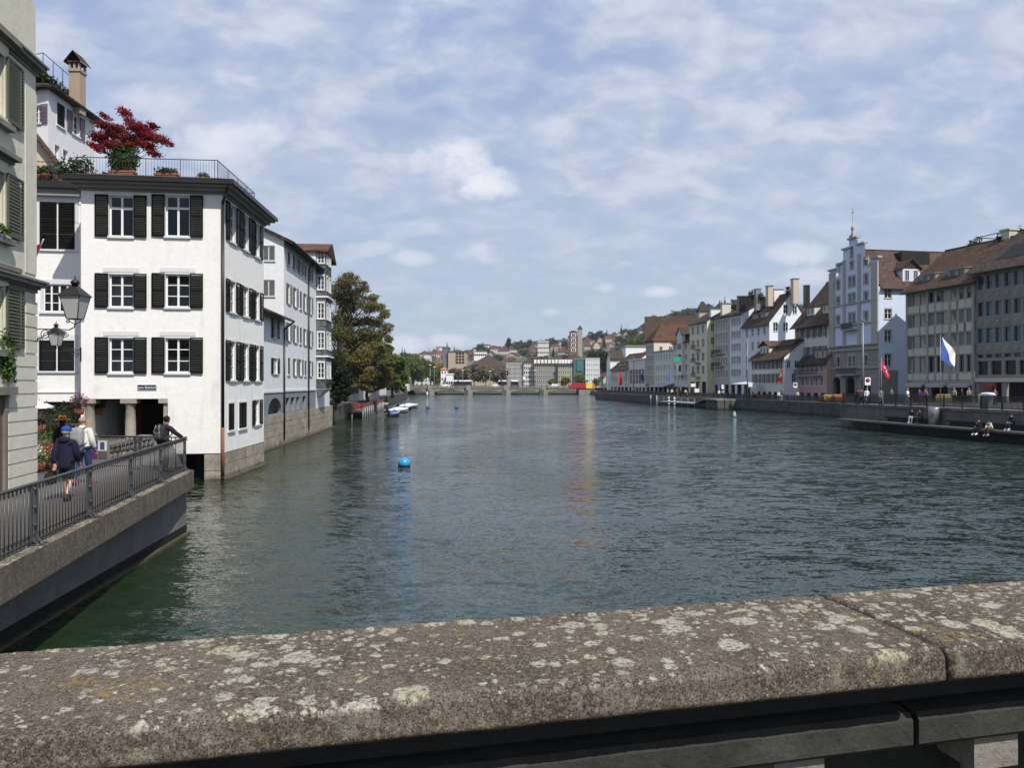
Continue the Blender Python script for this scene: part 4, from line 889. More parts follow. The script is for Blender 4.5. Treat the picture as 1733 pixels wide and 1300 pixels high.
L_red = leafmat('maple_leaves', (.11, .005, .010), (.30, .016, .022), (.17, .03, .025), .35)
g = random.Random(4); cl = []
for (px, py, w, h) in ((180, 212, 20, 5), (168, 232, 17, 7), (196, 226, 26, 8), (212, 190, 10, 6), (222, 206, 12, 5), (232, 216, 24, 8), (252, 232, 24, 7), (272, 236, 15, 5), (216, 236, 28, 9), (188, 245, 26, 7), (170, 252, 12, 4), (248, 246, 22, 5), (262, 258, 14, 4), (258, 212, 8, 3), (177, 198, 7, 3), (282, 240, 8, 3), (200, 216, 15, 5), (240, 224, 20, 6), (205, 248, 26, 6), (156, 246, 8, 3)):
    for _ in range(3):
        Y = 41.2 + g.uniform(-1.1, 1.1); p = at(px + g.uniform(-4, 4), py + g.uniform(-2, 2), Y); b_ = at(222, 290, 41.2); k_ = Y / 1300
        cl.append((p.x - b_.x, p.y - b_.y, p.z - 15.4, w * k_ * .85, .7, h * k_ * 1.05))
mp_ = thing('maple_tree', 'red leaved japanese maple spreading over the roof terrace rail', 'tree', (at(222, 290, 41.2).x, 41.2, 15.4))
mb = MB(); limbs(mb, (0, 0, 0), 1.6, .07, cl[::3], 3, (-.1, 0), .25); link('trunk', mb.mesh('trunk'), M_bark, mp_); link('crown', leaves_mesh('crown', cl, 15000, .062, 2, .9, .1), L_red, mp_)
for i, px in enumerate((64, 79, 96)):
    o = pot(['round terracotta pot at the left end of the annex balcony', 'round terracotta pot with bushy green plant on the annex balcony', 'small dark pot with silvery plant at the right end of the annex balcony'][i], tl(px, 40.1, zof(311, 40)), [.45, .6, .4][i], .4, .42, M_terra if i < 2 else M_grey, rnd_=True); link('plant', leaves_mesh('plant', [(0, 0, .7, .32, .3, .3)], 420, .06, i), L_grn if i < 2 else leafmat('silver_leaves', (.10, .12, .09), (.2, .22, .17)), o)
pt_ = pot('terracotta trough beside the pots on the annex balcony', tl(114, 40.2, zof(311, 40)), .95, .4, .45, M_terra)

# --- house two, with its low river extension
dl = Vector((-18.3 + 17.8, 61.6 - 55)).normalized(); P2 = Vector((-17.8, 55)) 
def on(Y): return P2 + dl * ((Y - 55) / dl.y)
inn = Vector((-dl.y, dl.x))
RW = Wall(on(54), on(84.2)); uY = lambda Y: (Y - 54) / dl.y
ext = thing('river_extension', 'low white lean-to house above the river wall with dark lean-to roof', 'house', RW.p(0, 2)); W1 = Wall(on(54), on(61.58))
gsh = spec(sh='open', shm=M_shut, sur=.04, d=.14, trans=(.5,), curtain=None)
e1 = [winrect(W1, 461.5, 468.5, 541, 572, spec(sh='open', lw=.5, sur=.05, d=.14, trans=(.4, .7))), winrect(W1, 461.5, 469, 607, 632, spec(sh='open', lw=.55, sur=.05, d=.14, trans=(.5,)))]
facade(ext, W1, None, zof(664, 58), 10.1, e1, P_white2)
def arch(u0, u1, z0, z1, n=8): r = (u1 - u0) / 2; c = (u0 + u1) / 2; h_ = min(r * .75, z1 - z0 - .1); return [(u0, z0), (u1, z0)] + [(c + r * math.cos(math.pi * i / n), z1 - h_ + h_ * math.sin(math.pi * i / n)) for i in range(n + 1)]
zA0, zA1 = 2.35, zof(664, 58) + .02
wall(ext, W1, [(0, 2.2), (W1.len, 2.2), (W1.len, zA1), (0, zA1)], [arch(W1.u(453.5), W1.u(476.5), 2.5, zA1 - .45)], P_greyblue, .3)
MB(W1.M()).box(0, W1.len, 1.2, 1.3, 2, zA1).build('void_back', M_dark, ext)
MB(W1.M()).box(W1.u(446), W1.len, -.06, .1, zA1 - .06, zA1 + .1).build('string_course', M_sur, ext)
a_ = W1.p(-.4, 9.95, .75); b_ = W1.p(W1.len + .3, 9.95, .75); c_ = W1.p(W1.len + .3, 12.0, -4); d_ = W1.p(-.4, 12.0, -4)
MB().slab([a_, b_, c_, d_], .16).build('roof', T_dark, ext); MB().tube(a_ - Vector((0, 0, .12)), b_ - Vector((0, 0, .12)), .09, .09, 8).build('gutter', M_gutter, ext)
W1f = Wall((on(54) + inn * 5), on(54)); wall(ext, W1f, [(0, 1), (W1f.len, 1), (W1f.len, 10), (0, 12)], [], P_white2)
pp = W1.p(W1.len - .3, 0, .12); pq = b_; MB().path([(pq.x, pq.y, 9.8), (pp.x, pp.y, 9.2), (pp.x, pp.y, .3)], .07, 8).build('downpipe', M_gutter, ext)

h2 = thing('white_river_house', 'white three storey river house with grey shutters above the arcade of pillars', 'house', RW.p(uY(61.6), 2)); W2 = Wall(on(61.6), on(75.8)); ZE = 16.45
gs = spec(sh='open', shm=M_shutg, sur=.04, d=.14, trans=(.5,), lw=.5); gc = spec(sh='closed', shm=M_shutg, sur=.04, d=.12)
wins = []
for (y0, y1) in ((426, 449), (481, 513), (547, 576), (606, 634)):
    for j, px in enumerate((488.5, 499.5, 508.5, 516.5)):
        sp = gs if (j + y0) % 3 else gc; Yk = 63.4; wins.append((W2.u(px), zof(y1, Yk), .95, zof(y0, Yk) - zof(y1, Yk), sp))
    wins.append((W2.u(525.5), zof(y1, Yk), .8, zof(y0, Yk) - zof(y1, Yk), gs))
zU = zof(662, 63); facade(h2, W2, None, zU, ZE, wins, P_white2)
W2f = Wall(on(61.6) + inn * 9, on(61.6)); zr = ZE + 9 * .5 * .47
fw = [(W2f.len + (px - 480) * .0474 * 1.0, zof(y1, 61.6), .62, zof(y0, 61.6) - zof(y1, 61.6), sp) for (px, y0, y1, sp) in ((455, 416, 441, gc), (455, 474, 501, gc))]
wins_f = [(u, z, .95, h, sp) for (u, z, w, h, sp) in fw]
facade(h2, W2f, None, 2, [(W2f.len, ZE), (W2f.len / 2, zr), (0, ZE)], wins_f, P_white2)
gable_roof(h2, on(61.6), dl, 14.2, inn, 9, ZE - .1, zr - .1, T_dark, .75, .5, .26, .35)
for px in (520.5,): p_ = W2.p(W2.u(px), 0, .12); MB().path([(p_.x + .6, p_.y, ZE - .2), (p_.x, p_.y, ZE - .9), (p_.x, p_.y, .5)], .07, 8).build('downpipe', M_gutter, h2)
ar = [(W2.u(a), W2.u(b)) for a, b in ((483.5, 490), (492.5, 499), (501.5, 507), (512, 518))]
wall(h2, W2, [(0, 2.2), (W2.len, 2.2), (W2.len, zU), (0, zU)], [(a, b, 2.6, zU - .55) for a, b in ar], P_greyblue, .35)
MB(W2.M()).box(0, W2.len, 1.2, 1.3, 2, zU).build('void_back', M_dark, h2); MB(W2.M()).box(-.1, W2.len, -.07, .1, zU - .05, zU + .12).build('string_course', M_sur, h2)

h3 = thing('oriel_house', 'grey shingled river house with stacked bay windows and red tiled roof', 'house', (on(80).x, 80, 2)); W3 = Wall(on(75.85), on(84.2)); Z3 = 18.0
facade(h3, W3, None, 2.2, Z3, [(W3.len - 1.8, z_, .9, 1.5, gs) for z_ in (6.2, 9.4, 12.6, 15.6)], P_white2)
W3f = Wall(on(75.85) + inn * 9, on(75.85)); wall(h3, W3f, [(0, 2), (W3f.len, 2), (W3f.len, Z3), (0, Z3)], [], P_white2)
W3b = Wall(on(84.2), on(84.2) + inn * 9); wall(h3, W3b, [(0, 2), (W3b.len, 2), (W3b.len, Z3), (0, Z3)], [], P_white2)
hip_roof(h3, [on(75.85) + dl * .0 - inn * .9, on(84.2) - inn * .4, on(84.2) + inn * 8, on(75.85) + inn * 8], Z3, Z3 + 1.4, T_red, .35, ridge=[(on(80) - inn * 1.0), (on(80) + inn * 8)])
ua = .15; ub = 3.6; pr = .95; zb_, zt_ = 4.3, Z3 - .02
F1 = Wall(W3.p(ua)[:2], W3.p(ua, 0, pr)[:2]); F2 = Wall(W3.p(ua, 0, pr)[:2], W3.p(ub, 0, pr)[:2]); F3 = Wall(W3.p(ub, 0, pr)[:2], W3.p(ub)[:2])
ow = spec(trans=(.33, .66), sur=.09, d=.1, sp=.05); lev = [(426, 445), (467, 490), (513, 539), (563, 590), (614, 640)]
facade(h3, F1, None, zb_, zt_, [(F1.len / 2, zof(b, 76), .62, zof(a, 76) - zof(b, 76), ow) for a, b in lev], M_shingle, 'bay_wall')
facade(h3, F2, None, zb_, zt_, [(F2.len * f, zof(b, 76), .85, zof(a, 76) - zof(b, 76), ow) for a, b in lev for f in (.27, .73)], M_shingle, 'bay_wall')
facade(h3, F3, None, zb_, zt_, [], M_shingle, 'bay_wall'); MB(W3.M()).box(ua, ub, -pr, 0, zb_ - .02, zb_ + .05).hexa([(ua + .8, -.1, zb_ - .8), (ub - .8, -.1, zb_ - .8), (ub - .8, 0, zb_ - .8), (ua + .8, 0, zb_ - .8), (ua, -pr, zb_ - .022), (ub, -pr, zb_ - .022), (ub, 0, zb_ - .022), (ua, 0, zb_ - .022)]).build('bay_foot', M_sur, h3)
for zc in (zof(502, 76), zof(603, 76)): MB(W3.M()).box(ua - .1, ub + .1, -pr - .25, 0, zc - .08, zc + .06).build('ledge', M_white, h3)
o = tag(link('window_box_plants', leaves_mesh('window_box_plants', [(0, i * .5, 0, .25, .3, .2) for i in range(5)], 500, .07, 3), L_grn), 'green plants trailing from the window ledge of the bay', 'plants'); o.location = W3.p(.4, zof(648, 76), pr + .15)
ar = [arch(W3.u(x0), W3.u(x1), 2.6, 4.2) for x0, x1 in ((534, 540), (543, 548.5))]
# river wall of sandstone blocks under the row
rw = thing('river_wall', 'weathered sandstone block wall under the row of river houses', 'wall', RW.p(0, 0)); wq = Wall(on(53.8), on(86)); MB(wq.M()).box(0, wq.len, .1, .8, -1, 2.3).build('core', S_mortar, rw)
stone_wall(rw, wq, 0, wq.len, [-.35, .28, .82, 1.3, 1.8, 2.42], 1.45, S_block, 9, .05, .3); MB(wq.M()).box(0, wq.len, -.4, -.0, -.7, .08).build('foot_slab', MATS['wet_toe'], rw)

# --- the beige house at the left edge
K1 = Vector((-12.9, 20.8)); dn = Vector((-math.sin(R(9)), math.cos(R(9)))); WN = Wall(K1 - dn * 9, K1)
bh = thing('beige_house', 'beige stucco house with olive green shutters and heavy cornices at the left edge', 'house', WN.p(WN.len, 2.05))
M_olive = simple('olive_shutter', (.075, .08, .052), .7, var=.3, scale=5); Yn = WN.Y(25); Z = lambda y: zof(y, Yn); us = WN.u(12); wW = 1.1
sp = spec(sh='open', lw=.95, shm=M_olive, sur=.16, d=.25, surm=P_beige, trans=(.5,), curtain=.9, sp=.05, clear=True); lw_ = WN.u(40) - WN.u(12)
sp['lw'] = max(.55, lw_)
rows = [(112, 214), (304, 403), (490, 588)]; wins = []
for y0, y1 in rows:
    for k_ in range(3): wins.append((us - .2 - wW / 2 - k_ * 2.9, Z(y1), wW, Z(y0) - Z(y1), sp))
ztop = Z(-30); zc = WN.z(60, 478); zg = Z(478)
facade(bh, WN, None, 2.0, ztop, wins, P_beige)
WNb = Wall(K1, K1 + Vector((-dn.y, dn.x)) * 8); wall(bh, WNb, [(0, 2), (8, 2), (8, ztop), (0, ztop)], [], P_beige)
WNc = Wall(K1 - dn * 9 + Vector((-dn.y, dn.x)) * 8, K1 - dn * 9); wall(bh, WNc, [(0, 2), (8, 2), (8, ztop), (0, ztop)], [], P_beige)
S_corn = stone('grey_cornice', (.17, .165, .15), (.25, .24, .215), 3, .006)
def cornice(z0, s, name='cornice'):
    mb = MB(WN.M())
    for o_, a, b in ((.05, 0, .12), (.12, .122, .2), (.26, .202, .34), (.32, .342, .42)): mb.box(0, WN.len + o_ * s, -o_ * s, .0, z0 + a * s, z0 + b * s)
    mb.build(name, S_corn, bh)
cornice(WN.z(62, 130), .78); cornice(WN.z(62, 497), .78)
for (u, z, w, h, sp_) in wins:
    mb = MB(WN.M()); mb.box(u - w / 2 - .35, u + w / 2 + .35, -.12, 0, z + h + .30, z + h + .38); mb.box(u - w / 2 - .42, u + w / 2 + .42, -.26, 0, z + h + .382, z + h + .5); mb.build('window_hood', S_corn, bh)
    mb = MB(WN.M()); mb.box(u - w / 2 - .3, u + w / 2 + .3, -.17, 0, z - .26, z - .12); mb.build('window_ledge', S_corn, bh)
# rusticated courses between the shutter and the corner
zr_ = 2.05; cu0 = us + lw_ + .05 if False else WN.u(42)
i = 0
P_rust = plaster('rustic_render', (.62, .60, .52), .35)
while zr_ < WN.z(55, 500) - .3:
    mb = MB(WN.M()); mb.box(WN.u(13), WN.len + .03, -.035, .0, zr_ + .02, zr_ + .335) if zr_ < Z(600) else mb.box(cu0, WN.len + .03, -.035, .0, zr_ + .02, zr_ + .335)
    mb.build('stone_course', P_rust, bh); zr_ += .355
mb = MB(WN.M()); mb.box(WN.u(42), WN.len + .02, -.02, 0, Z(455), Z(130)); mb.build('corner_strip', P_rust, bh)
mb = MB(WN.M()); u0 = WN.u(8); mb.box(u0 - .14, u0, -.08, .1, 2.05, Z(668)); mb.box(u0 - 1.4, u0 - 1.2, -.08, .1, 2.05, Z(668)); mb.box(u0 - 1.5, u0 + .25, -.2, .1, Z(668) + .002, Z(655)); mb.build('door_frame', S_corn, bh)
MB(WN.M()).box(u0 - 1.2, u0 - .14, -.01, .0, 2.05, Z(668)).build('door', M_wood, bh)
o = tag(link('ivy', leaves_mesh('ivy', [(0, 0, 0, .12, .35, .5), (0, .1, -.5, .1, .25, .3)], 500, .05, 8), leafmat('bright_leaves', (.03, .07, .01), (.12, .2, .03))), 'light green climbing plant on the beige house beside the lowest window', 'plant'); o.location = WN.p(WN.u(4), WN.z(4, 595), .1)
o = tag(link('window_flowers', leaves_mesh('window_flowers', [(0, 0, 0, .12, .5, .12)], 240, .05, 8), MATS['bright_leaves']), 'yellow green window box plant on the middle beige house window', 'plant'); o.location = WN.p(us - .75, Z(403) + .05, .12)
# ------------------------------------------------------------------ right bank houses
def grid(W_, rows, cols, w, sp, u0=.8, u1=None, skip=()):
    u1 = u1 if u1 is not None else W_.len - .8; out = []
    for r_, (z0, z1) in enumerate(rows):
        for c in range(cols):
            if (r_, c) in skip: continue
            u = u0 + (u1 - u0) * (c + .5) / cols; out.append((u, z0, w, z1 - z0, sp))
    return out
def rowset(zlo, zhi, n, hf=.55): p = (zhi - zlo) / n; return [(zlo + p * i + p * .25, zlo + p * i + p * (.25 + hf)) for i in range(n)][::-1]
FW = spec(d=.14, t=.05, mull=1, trans=(.5,), sur=.0, sill=True)
FWs = spec(d=.14, t=.05, mull=1, trans=(.4,), sur=.10, sill=True, sp=.03)
SHOP = spec(d=.5, t=.07, mull=2, trans=(.75,), sur=0, sill=False, frame=M_iron, pane=M_glassd)
def dormer(house, W_, u, z0, w, h, out, depth, mw, mr, kind='shed', rise=.6, win=True, frame=None):
    """box dormer; its front stands `out` metres behind the wall plane"""
    M_ = W_.M(u, z0, -out); mb = MB(M_); mb.box(-w / 2, w / 2, 0, depth, 0, h); mb.build('dormer', mw, house)
    mb = MB(M_)
    if kind == 'shed': mb.slab([(-w / 2 - .15, -.25, h + .02), (w / 2 + .15, -.25, h + .02), (w / 2 + .15, depth + 1, h + .35), (-w / 2 - .15, depth + 1, h + .35)], .1)
    else:
        for s in (-1, 1):
            q_ = [(s * (w / 2 + .3), -.35, h - .05), (0, -.35, h + rise), (0, depth + 1, h + rise), (s * (w / 2 + .3), depth + 1, h - .05)]; mb.slab(q_ if s < 0 else q_[::-1], .1)
        mb.poly([(-w / 2, 0.01, h - .04), (w / 2, 0.01, h - .04), (0, 0.01, h + rise - .1)])
    mb.build('dormer_roof', mr, house)
    if win:
        n = max(1, int(w / 1.1))
        for i in range(n):
            x = -w / 2 + w * (i + .5) / n; mb = MB(M_); mb.box(x - .36, x + .36, -.05, -.005, .25, h - .15); f = mb.build('window', frame or M_white, house); mb = MB(M_)
            for sx in (-1, 1): mb.box(x + sx * .17 - .13, x + sx * .17 + .13, -.065, -.052, .32, h - .22)
            mb.build('pane', M_glassd, f)
def near_wall(W_, D): return Wall(W_.B, W_.B - W_.n * D)
def rb(name, label, far, near, P, D, ze, zr, mw, mr, rows, cols, w, sp=FW, side=None, ang=-9.6, rf=.5, ov=.5, z0=2.0, shop=4, gz=5.4, mwside=None, shopm=None, flat=False, u0=.7):
    """house whose river front runs from column `far` to column `near`"""
    a = hit(far, P, ang); b = hit(near, P, ang); W_ = Wall(a, b); o = thing(name, label, 'house', W_.p(W_.len / 2, 2.0)); wins = grid(W_, rows, cols, w, sp, u0, W_.len - u0)
    if shop: wins += [(W_.len * (i + .5) / shop, z0 + .05, W_.len / shop - .9, gz - z0 - .8, SHOP) for i in range(shop)]
    facade(o, W_, None, z0, ze, wins, mw); N_ = near_wall(W_, D); inn_ = -W_.n; mws = mwside or mw
    sw = [(N_.len * f, z, ww, hh, FW) for (f, z, ww, hh) in (side or [])]
    facade(o, N_, None, z0, ([(N_.len, ze)] + ([] if flat else [(N_.len * rf, zr)]) + [(0, ze)]), sw, mws)
    Fw = Wall(W_.A + inn_ * D, W_.A); wall(o, Fw, [(0, z0), (D, z0), (D, ze)] + ([] if flat else [(D * (1 - rf), zr)]) + [(0, ze)], [], mws)
    Bw = Wall(W_.B + inn_ * D, W_.A + inn_ * D); wall(o, Bw, [(0, z0), (Bw.len, z0), (Bw.len, ze), (0, ze)], [], mws)
    if not flat: gable_roof(o, W_.A, W_.dir, W_.len, inn_, D, ze, zr, mr, ov, rf, .16, .2)
    else: MB(W_.M()).box(-.25, W_.len + .25, -.3, D + .2, ze + .003, ze + .3).build('roof', mr, o)
    return o, W_, N_
P_office = plaster('office_plaster', (.32, .31, .27), .3); P_panel = plaster('panel_render', (.50, .48, .40), .3); P_office2 = plaster('office_concrete', (.24, .235, .21), .35); M_blind = simple('window_blind', (.16, .16, .165), .8, var=.1)
# --- brown roofed office: pilasters, ribbon windows, spandrel panels
PR1 = (56.7, 110); a, b = hit(1535, PR1, -13.8), hit(1649, PR1, -13.8); W1_ = Wall(a, b); ofc = thing('office_house', 'grey office house with brown tiled roof right of the blue gabled house', 'house', W1_.p(9, 2.5)); ZE1 = 18.35
rows1 = [(16.0, 17.5), (12.95, 14.5), (9.95, 11.5), (6.4, 8.6)]; pans = [(14.78, 15.8), (11.75, 12.75), (8.8, 9.75), (5.35, 6.2)]; cx_ = [1540.7, 1552, 1563.8, 1577, 1589.3, 1601.2, 1614.8, 1627.2, 1640]
wins = []; g = random.Random(3)
ofs = spec(d=.3, t=.06, mull=1, trans=(), sur=0, sill=False, frame=simple('grey_frame', (.30, .30, .29), .6), pane=M_glassd)
for px in cx_:
    for (z0, z1) in rows1: wins.append((W1_.u(px), z0, 1.62, z1 - z0, ofs))
shopw = [(W1_.u(px0), W1_.u(px1), 2.5, 4.55) for px0, px1 in ((1540, 1568), (1575, 1605), (1612, 1646))]
facade(ofc, W1_, None, 2.4, ZE1, wins, P_office, extra=shopw)
for i, (px) in enumerate(cx_):
    u = W1_.u(px)
    for j, (z0, z1) in enumerate(pans): MB(W1_.M(u, 0, 0)).box(-.80, .80, -.07, .0, z0, z1).build('panel', P_panel, ofc)
    for j, (z0, z1) in enumerate(rows1[:3]):
        f = [0, .0, 1, .0, .45, .9, .6, .5, .55][i] if j == 0 else ([0, 0, 0, 1, 1, 1, 1, 1, 1][i] if j < 3 else 0)
        if f: MB(W1_.M(u, 0, 0)).box(-.78, .78, .12, .15, z1 - (z1 - z0) * f, z1).build('blind', M_blind, ofc)
for px in (1535.6, 1570.3, 1608, 1647.5): u = W1_.u(px); MB(W1_.M(u)).box(-.16, .16, -.16, 0, 2.5, ZE1 - .3).build('pilaster', P_office, ofc)
for z0 in (17.62, 14.6, 11.6, 8.66, 5.0): MB(W1_.M()).box(0, W1_.len, -.10, 0, z0, z0 + .14).build('string_course', P_office, ofc)
MB(W1_.M()).box(0, W1_.len, 3, 3.1, 2.4, 4.7).build('shop_back', M_glassd, ofc)
for (u0_, u1_, _, _) in shopw: MB(W1_.M()).hexa([(u0_, -.9, 4.35), (u1_, -.9, 4.35), (u1_, 0, 4.7), (u0_, 0, 4.7), (u0_, -.9, 4.75), (u1_, -.9, 4.75), (u1_, 0, 4.95), (u0_, 0, 4.95)]).build('awning', simple('grey_awning', (.36, .35, .35), .8), ofc)
in1 = -W1_.n; N1 = near_wall(W1_, 14); F1_ = Wall(W1_.A + in1 * 14, W1_.A); wall(ofc, F1_, [(0, 2), (14, 2), (14, ZE1), (7, 23.4), (0, ZE1)], [], P_office)
gable_roof(ofc, W1_.A, W1_.dir, W1_.len + .2, in1, 14, ZE1, 24.1, T_brown, .8, .5, .16, .5)
for px, dw in ((1560, 2.6), (1607, 2.8)): dormer(ofc, W1_, W1_.u(px), ZE1 + .55, dw, 1.35, 1.1, 2.6, M_zinc, M_zinc, 'shed', frame=MATS['grey_frame'])
fq = hit(1690, W1_.p(0, 0, -6.5)[:2], -13.8); MB(Matrix.Translation((fq.x, fq.y, 0))).tube((0, 0, 22), (0, 0, zof(404, fq.y)), .22, .22, 12).tube((0, 0, zof(404, fq.y)), (0, 0, zof(400, fq.y)), .36, .3, 12).build('flue', M_gutter, ofc)
# --- darker office at the right edge
PR2 = (59.55, 99.4); a, b = hit(1650, PR2, -13.8), hit(1860, PR2, -13.8); W2_ = Wall(a, b); of2 = thing('corner_office', 'dark grey tiled office with blue reflecting windows and round bosses at the right edge', 'house', W2_.p(5, 2.5)); ZE2 = 19.5
ub0, ub1 = W2_.u(1659.3), W2_.u(1721.8); pit = (ub1 - ub0) / 4; bs = spec(d=.3, t=.05, mull=0, trans=(), sur=0, sill=False, frame=M_iron, pane=M_glassb)
rows2 = [(16.85, 18.55), (13.45, 15.2), (10.05, 11.85)]; wins = []; nc = int((W2_.len - ub0) / pit)
for i in range(nc):
    for z0, z1 in rows2: wins.append((ub0 + i * pit, z0, .98, z1 - z0, bs))
    wins.append((ub0 + i * pit, 8.1, .95, .45, bs))
for i in range(int(nc * .67)): wins.append((ub0 + .35 + i * pit * 1.5, 5.95, 1.55, 1.75, spec(d=.3, t=.05, mull=0, trans=(), sur=0, sill=False, frame=M_iron, pane=M_glassd)))
facade(of2, W2_, None, 2.4, ZE2, wins, P_office2, extra=[(W2_.u(1655), W2_.u(1697), 2.5, 5.0), (W2_.u(1703), W2_.u(1850), 2.5, 5.0)])
P_tile = stone('facade_tile', (.20, .195, .175), (.27, .262, .235), 5, .003)
bossm = MB(); bossm.blob((0, -.08, 0), (.13, .08, .13), 1, 10, 6); bossme = bossm.mesh('boss'); panm = cached(('tilep', round(pit, 2)), lambda: MB().box(-pit / 2 + .03, pit / 2 - .03, -.06, 0, 0, 1.35).mesh('panel')); M_boss = simple('pale_boss', (.35, .35, .34), .5)
for i in range(nc):
    for z0 in (15.35, 12.0, 8.72 if False else 8.68):
        h_ = 1.35 if z0 > 9 else 1.2; o = link('panel', panm if z0 > 9 else cached(('tilep2',), lambda: MB().box(-pit / 2 + .03, pit / 2 - .03, -.06, 0, 0, 1.2).mesh('panel')), P_tile, of2, W2_.p(ub0 + i * pit, z0) - ORG[of2.name], W2_.ang); link('boss', bossme, M_boss, o, (0, -.05, h_ * .5))
    MB(W2_.M(ub0 + (i + .5) * pit)).box(-.10, .10, -.075, 0, 8.0, ZE2 - .3).build('rib', P_office2, of2)
MB(W2_.M()).box(0, W2_.len, -.25, 0, 5.05, 5.55).build('fascia', P_panel, of2); MB(W2_.M()).box(0, W2_.len, 3.2, 3.3, 2.4, 5.05).build('shop_back', M_dark, of2)
for px in (1652, 1700): MB(W2_.M(W2_.u(px))).box(-.35, .35, -.05, .3, 2.4, 5.04).build('pillar', P_office2, of2)
sr = thing('shop_sign', 'red capital letter sign over the dark shop entrance of the corner office', 'sign', W2_.p(W2_.u(1673), 4.6)); flat_text(sr, 'RAIFFEISEN', .62, simple('red_letters', (.5, .03, .015), .5), W2_, W2_.u(1673), 4.62, .02, .78, .03)
in2 = -W2_.n; Fw = Wall(W2_.A + in2 * 15, W2_.A); wall(of2, Fw, [(0, 2), (15, 2), (15, ZE2), (7.5, 24.7), (0, ZE2)], [], P_office2)
gable_roof(of2, W2_.A, W2_.dir, W2_.len, in2, 15, ZE2, 24.8, T_dark, .9, .5, .16, .3)
sl = (24.8 - ZE2) / 7.5
for k_ in range(3):
    mb = MB(W2_.M(W2_.u(1672) + k_ * 4.2, 0, 0)); q_ = lambda x, y: (x, y, ZE2 + .22 + y * sl); mb.slab([q_(0, 1.2), q_(4.0, 1.2), q_(4.0, 4.2), q_(0, 4.2)], .1); mb.build('skylight', simple('dark_panel', (.02, .022, .025), .75, spec=.15), of2)
cq = hit(1708, W2_.p(0, 0, -7.2)[:2], -13.8); mb = MB(Matrix.Translation((cq.x, cq.y, 0)) @ Matrix.Rotation(W2_.ang, 4, 'Z')); mb.box(-.65, .65, -.7, .7, 22, zof(391, cq.y)); mb.box(-.8, .8, -.85, .85, zof(391, cq.y) + .002, zof(388, cq.y)); mb.build('chimney', P_panel, of2)
# --- blue house with stepped gable
P_blue = plaster('pale_blue_plaster', (.58, .66, .80), .25); P_trim = plaster('gable_trim', (.40, .385, .34), .3); S_base = stone('rusticated_base', (.21, .205, .185), (.32, .31, .28), 2, .01)
PBl = (56.2, 118); a, b = hit(1404, PBl, -9.7), hit(1487, PBl, -9.7); WB = Wall(a, b); blu = thing('blue_gabled_house', 'tall pale blue house with stepped gable, grey stone base and little spire', 'house', WB.p(WB.len / 2, 2.2))
def uz(px, py): return (WB.u(px), WB.z(px, py))
steps = [(1487, 438), (1475, 438), (1475, 452), (1468, 452), (1468, 440), (1464, 440), (1464, 414), (1451.5, 414), (1451.5, 405), (1437, 405), (1437, 423), (1427, 423), (1427, 448), (1418.5, 448), (1418.5, 468), (1415, 468), (1415, 458), (1404, 458)]
top = [uz(*p) for p in steps]; top[0] = (WB.len, top[0][1]); top[-1] = (0, top[-1][1]); zm = WB.z(1445, 583); wins = []
bw = spec(d=.16, t=.06, mull=0, trans=(.35,), sur=.14, sill=True, surm=P_trim, sp=.05)
for (y0, y1) in ((442, 454), (469, 485), (498, 514), (531, 547), (565, 583)):
    for px, w in ((1418.5, 1.0), (1465.5, 1.0)): wins.append((WB.u(px), WB.z(1443, y1) , w, (y1 - y0) * .0955, bw))
    for px in (1438.3, 1444.9): wins.append((WB.u(px), WB.z(1443, y1) , .72, (y1 - y0) * .0955 * 1.08, bw)) if y0 > 450 else None
wins = [w_ for w_ in wins if w_]; wins = [w_ for w_ in wins if w_[1] > zm + .1]; wins.append((WB.u(1441.5), WB.z(1441, 455), .9, 1.2, bw)) ; wins.append((WB.u(1441.5), WB.z(1441, 436), .7, 1.15, bw))
wins = [w_ for w_ in wins if not (w_[1] > WB.z(1441, 460) and w_[0] in (WB.u(1438.3), WB.u(1444.9)))]
facade(blu, WB, None, zm, top, wins, P_blue)
wins = [(WB.u(px), WB.z(1443, 620), .9 if px in (1418.5, 1465.5) else .75, 1.7, bw) for px in (1418.5, 1438.3, 1444.9, 1465.5)]
facade(blu, WB, None, 2.1, zm - .002, wins, S_base, extra=[arch(WB.u(x0), WB.u(x1), 2.15, WB.z(1445, 638)) for x0, x1 in ((1409.5, 1422), (1430.5, 1447), (1457, 1474))])
MB(WB.M()).box(0, WB.len, .8, .9, 2, 6.2).build('void_back', M_glassd, blu)
for (x0, x1, yt) in ((1404.5, 1413, 462), (1427.5, 1431, 440), (1452.5, 1456.5, 430), (1476, 1487, 443)): MB(WB.M()).box(WB.u(x0), WB.u(x1), -.22, -.0, zm, WB.z((x0 + x1) / 2, yt)).build('pilaster', P_trim, blu)
for (x0, x1, yt) in ((1403, 1416, 457), (1474, 1488.5, 436), (1463, 1469, 439), (1451, 1464.5, 412), (1436, 1452, 403), (1426, 1438, 421), (1417.5, 1428, 446)): z_ = WB.z((x0 + x1) / 2, yt); MB(WB.M()).box(WB.u(x0), WB.u(x1), -.3, .5, z_ - .12, z_ + .16).build('step_cap', P_trim, blu)
for yt in (513, 549, 584, 592, 623): z_ = WB.z(1445, yt); MB(WB.M()).box(-.05, WB.len + .05, -.26, -.001, z_ - .1, z_ + .12).build('string_course', P_trim, blu)
zs = WB.z(1443, 403); mb = MB(WB.M(WB.u(1443), zs, .1)); mb.box(-.5, .5, -.2, .4, 0, .5); mb.lathe([(.3, .5), (.2, .8), (.22, 1.5), (.3, 1.6), (.12, 2.0), (.05, 2.4)], (0, .1, 0), 8); mb.tube((0, .1, 2.4), (0, .1, 5.0), .05, .03, 5); mb.box(-.35, .35, .07, .13, 4.1, 4.2); mb.build('spire', P_trim, blu)
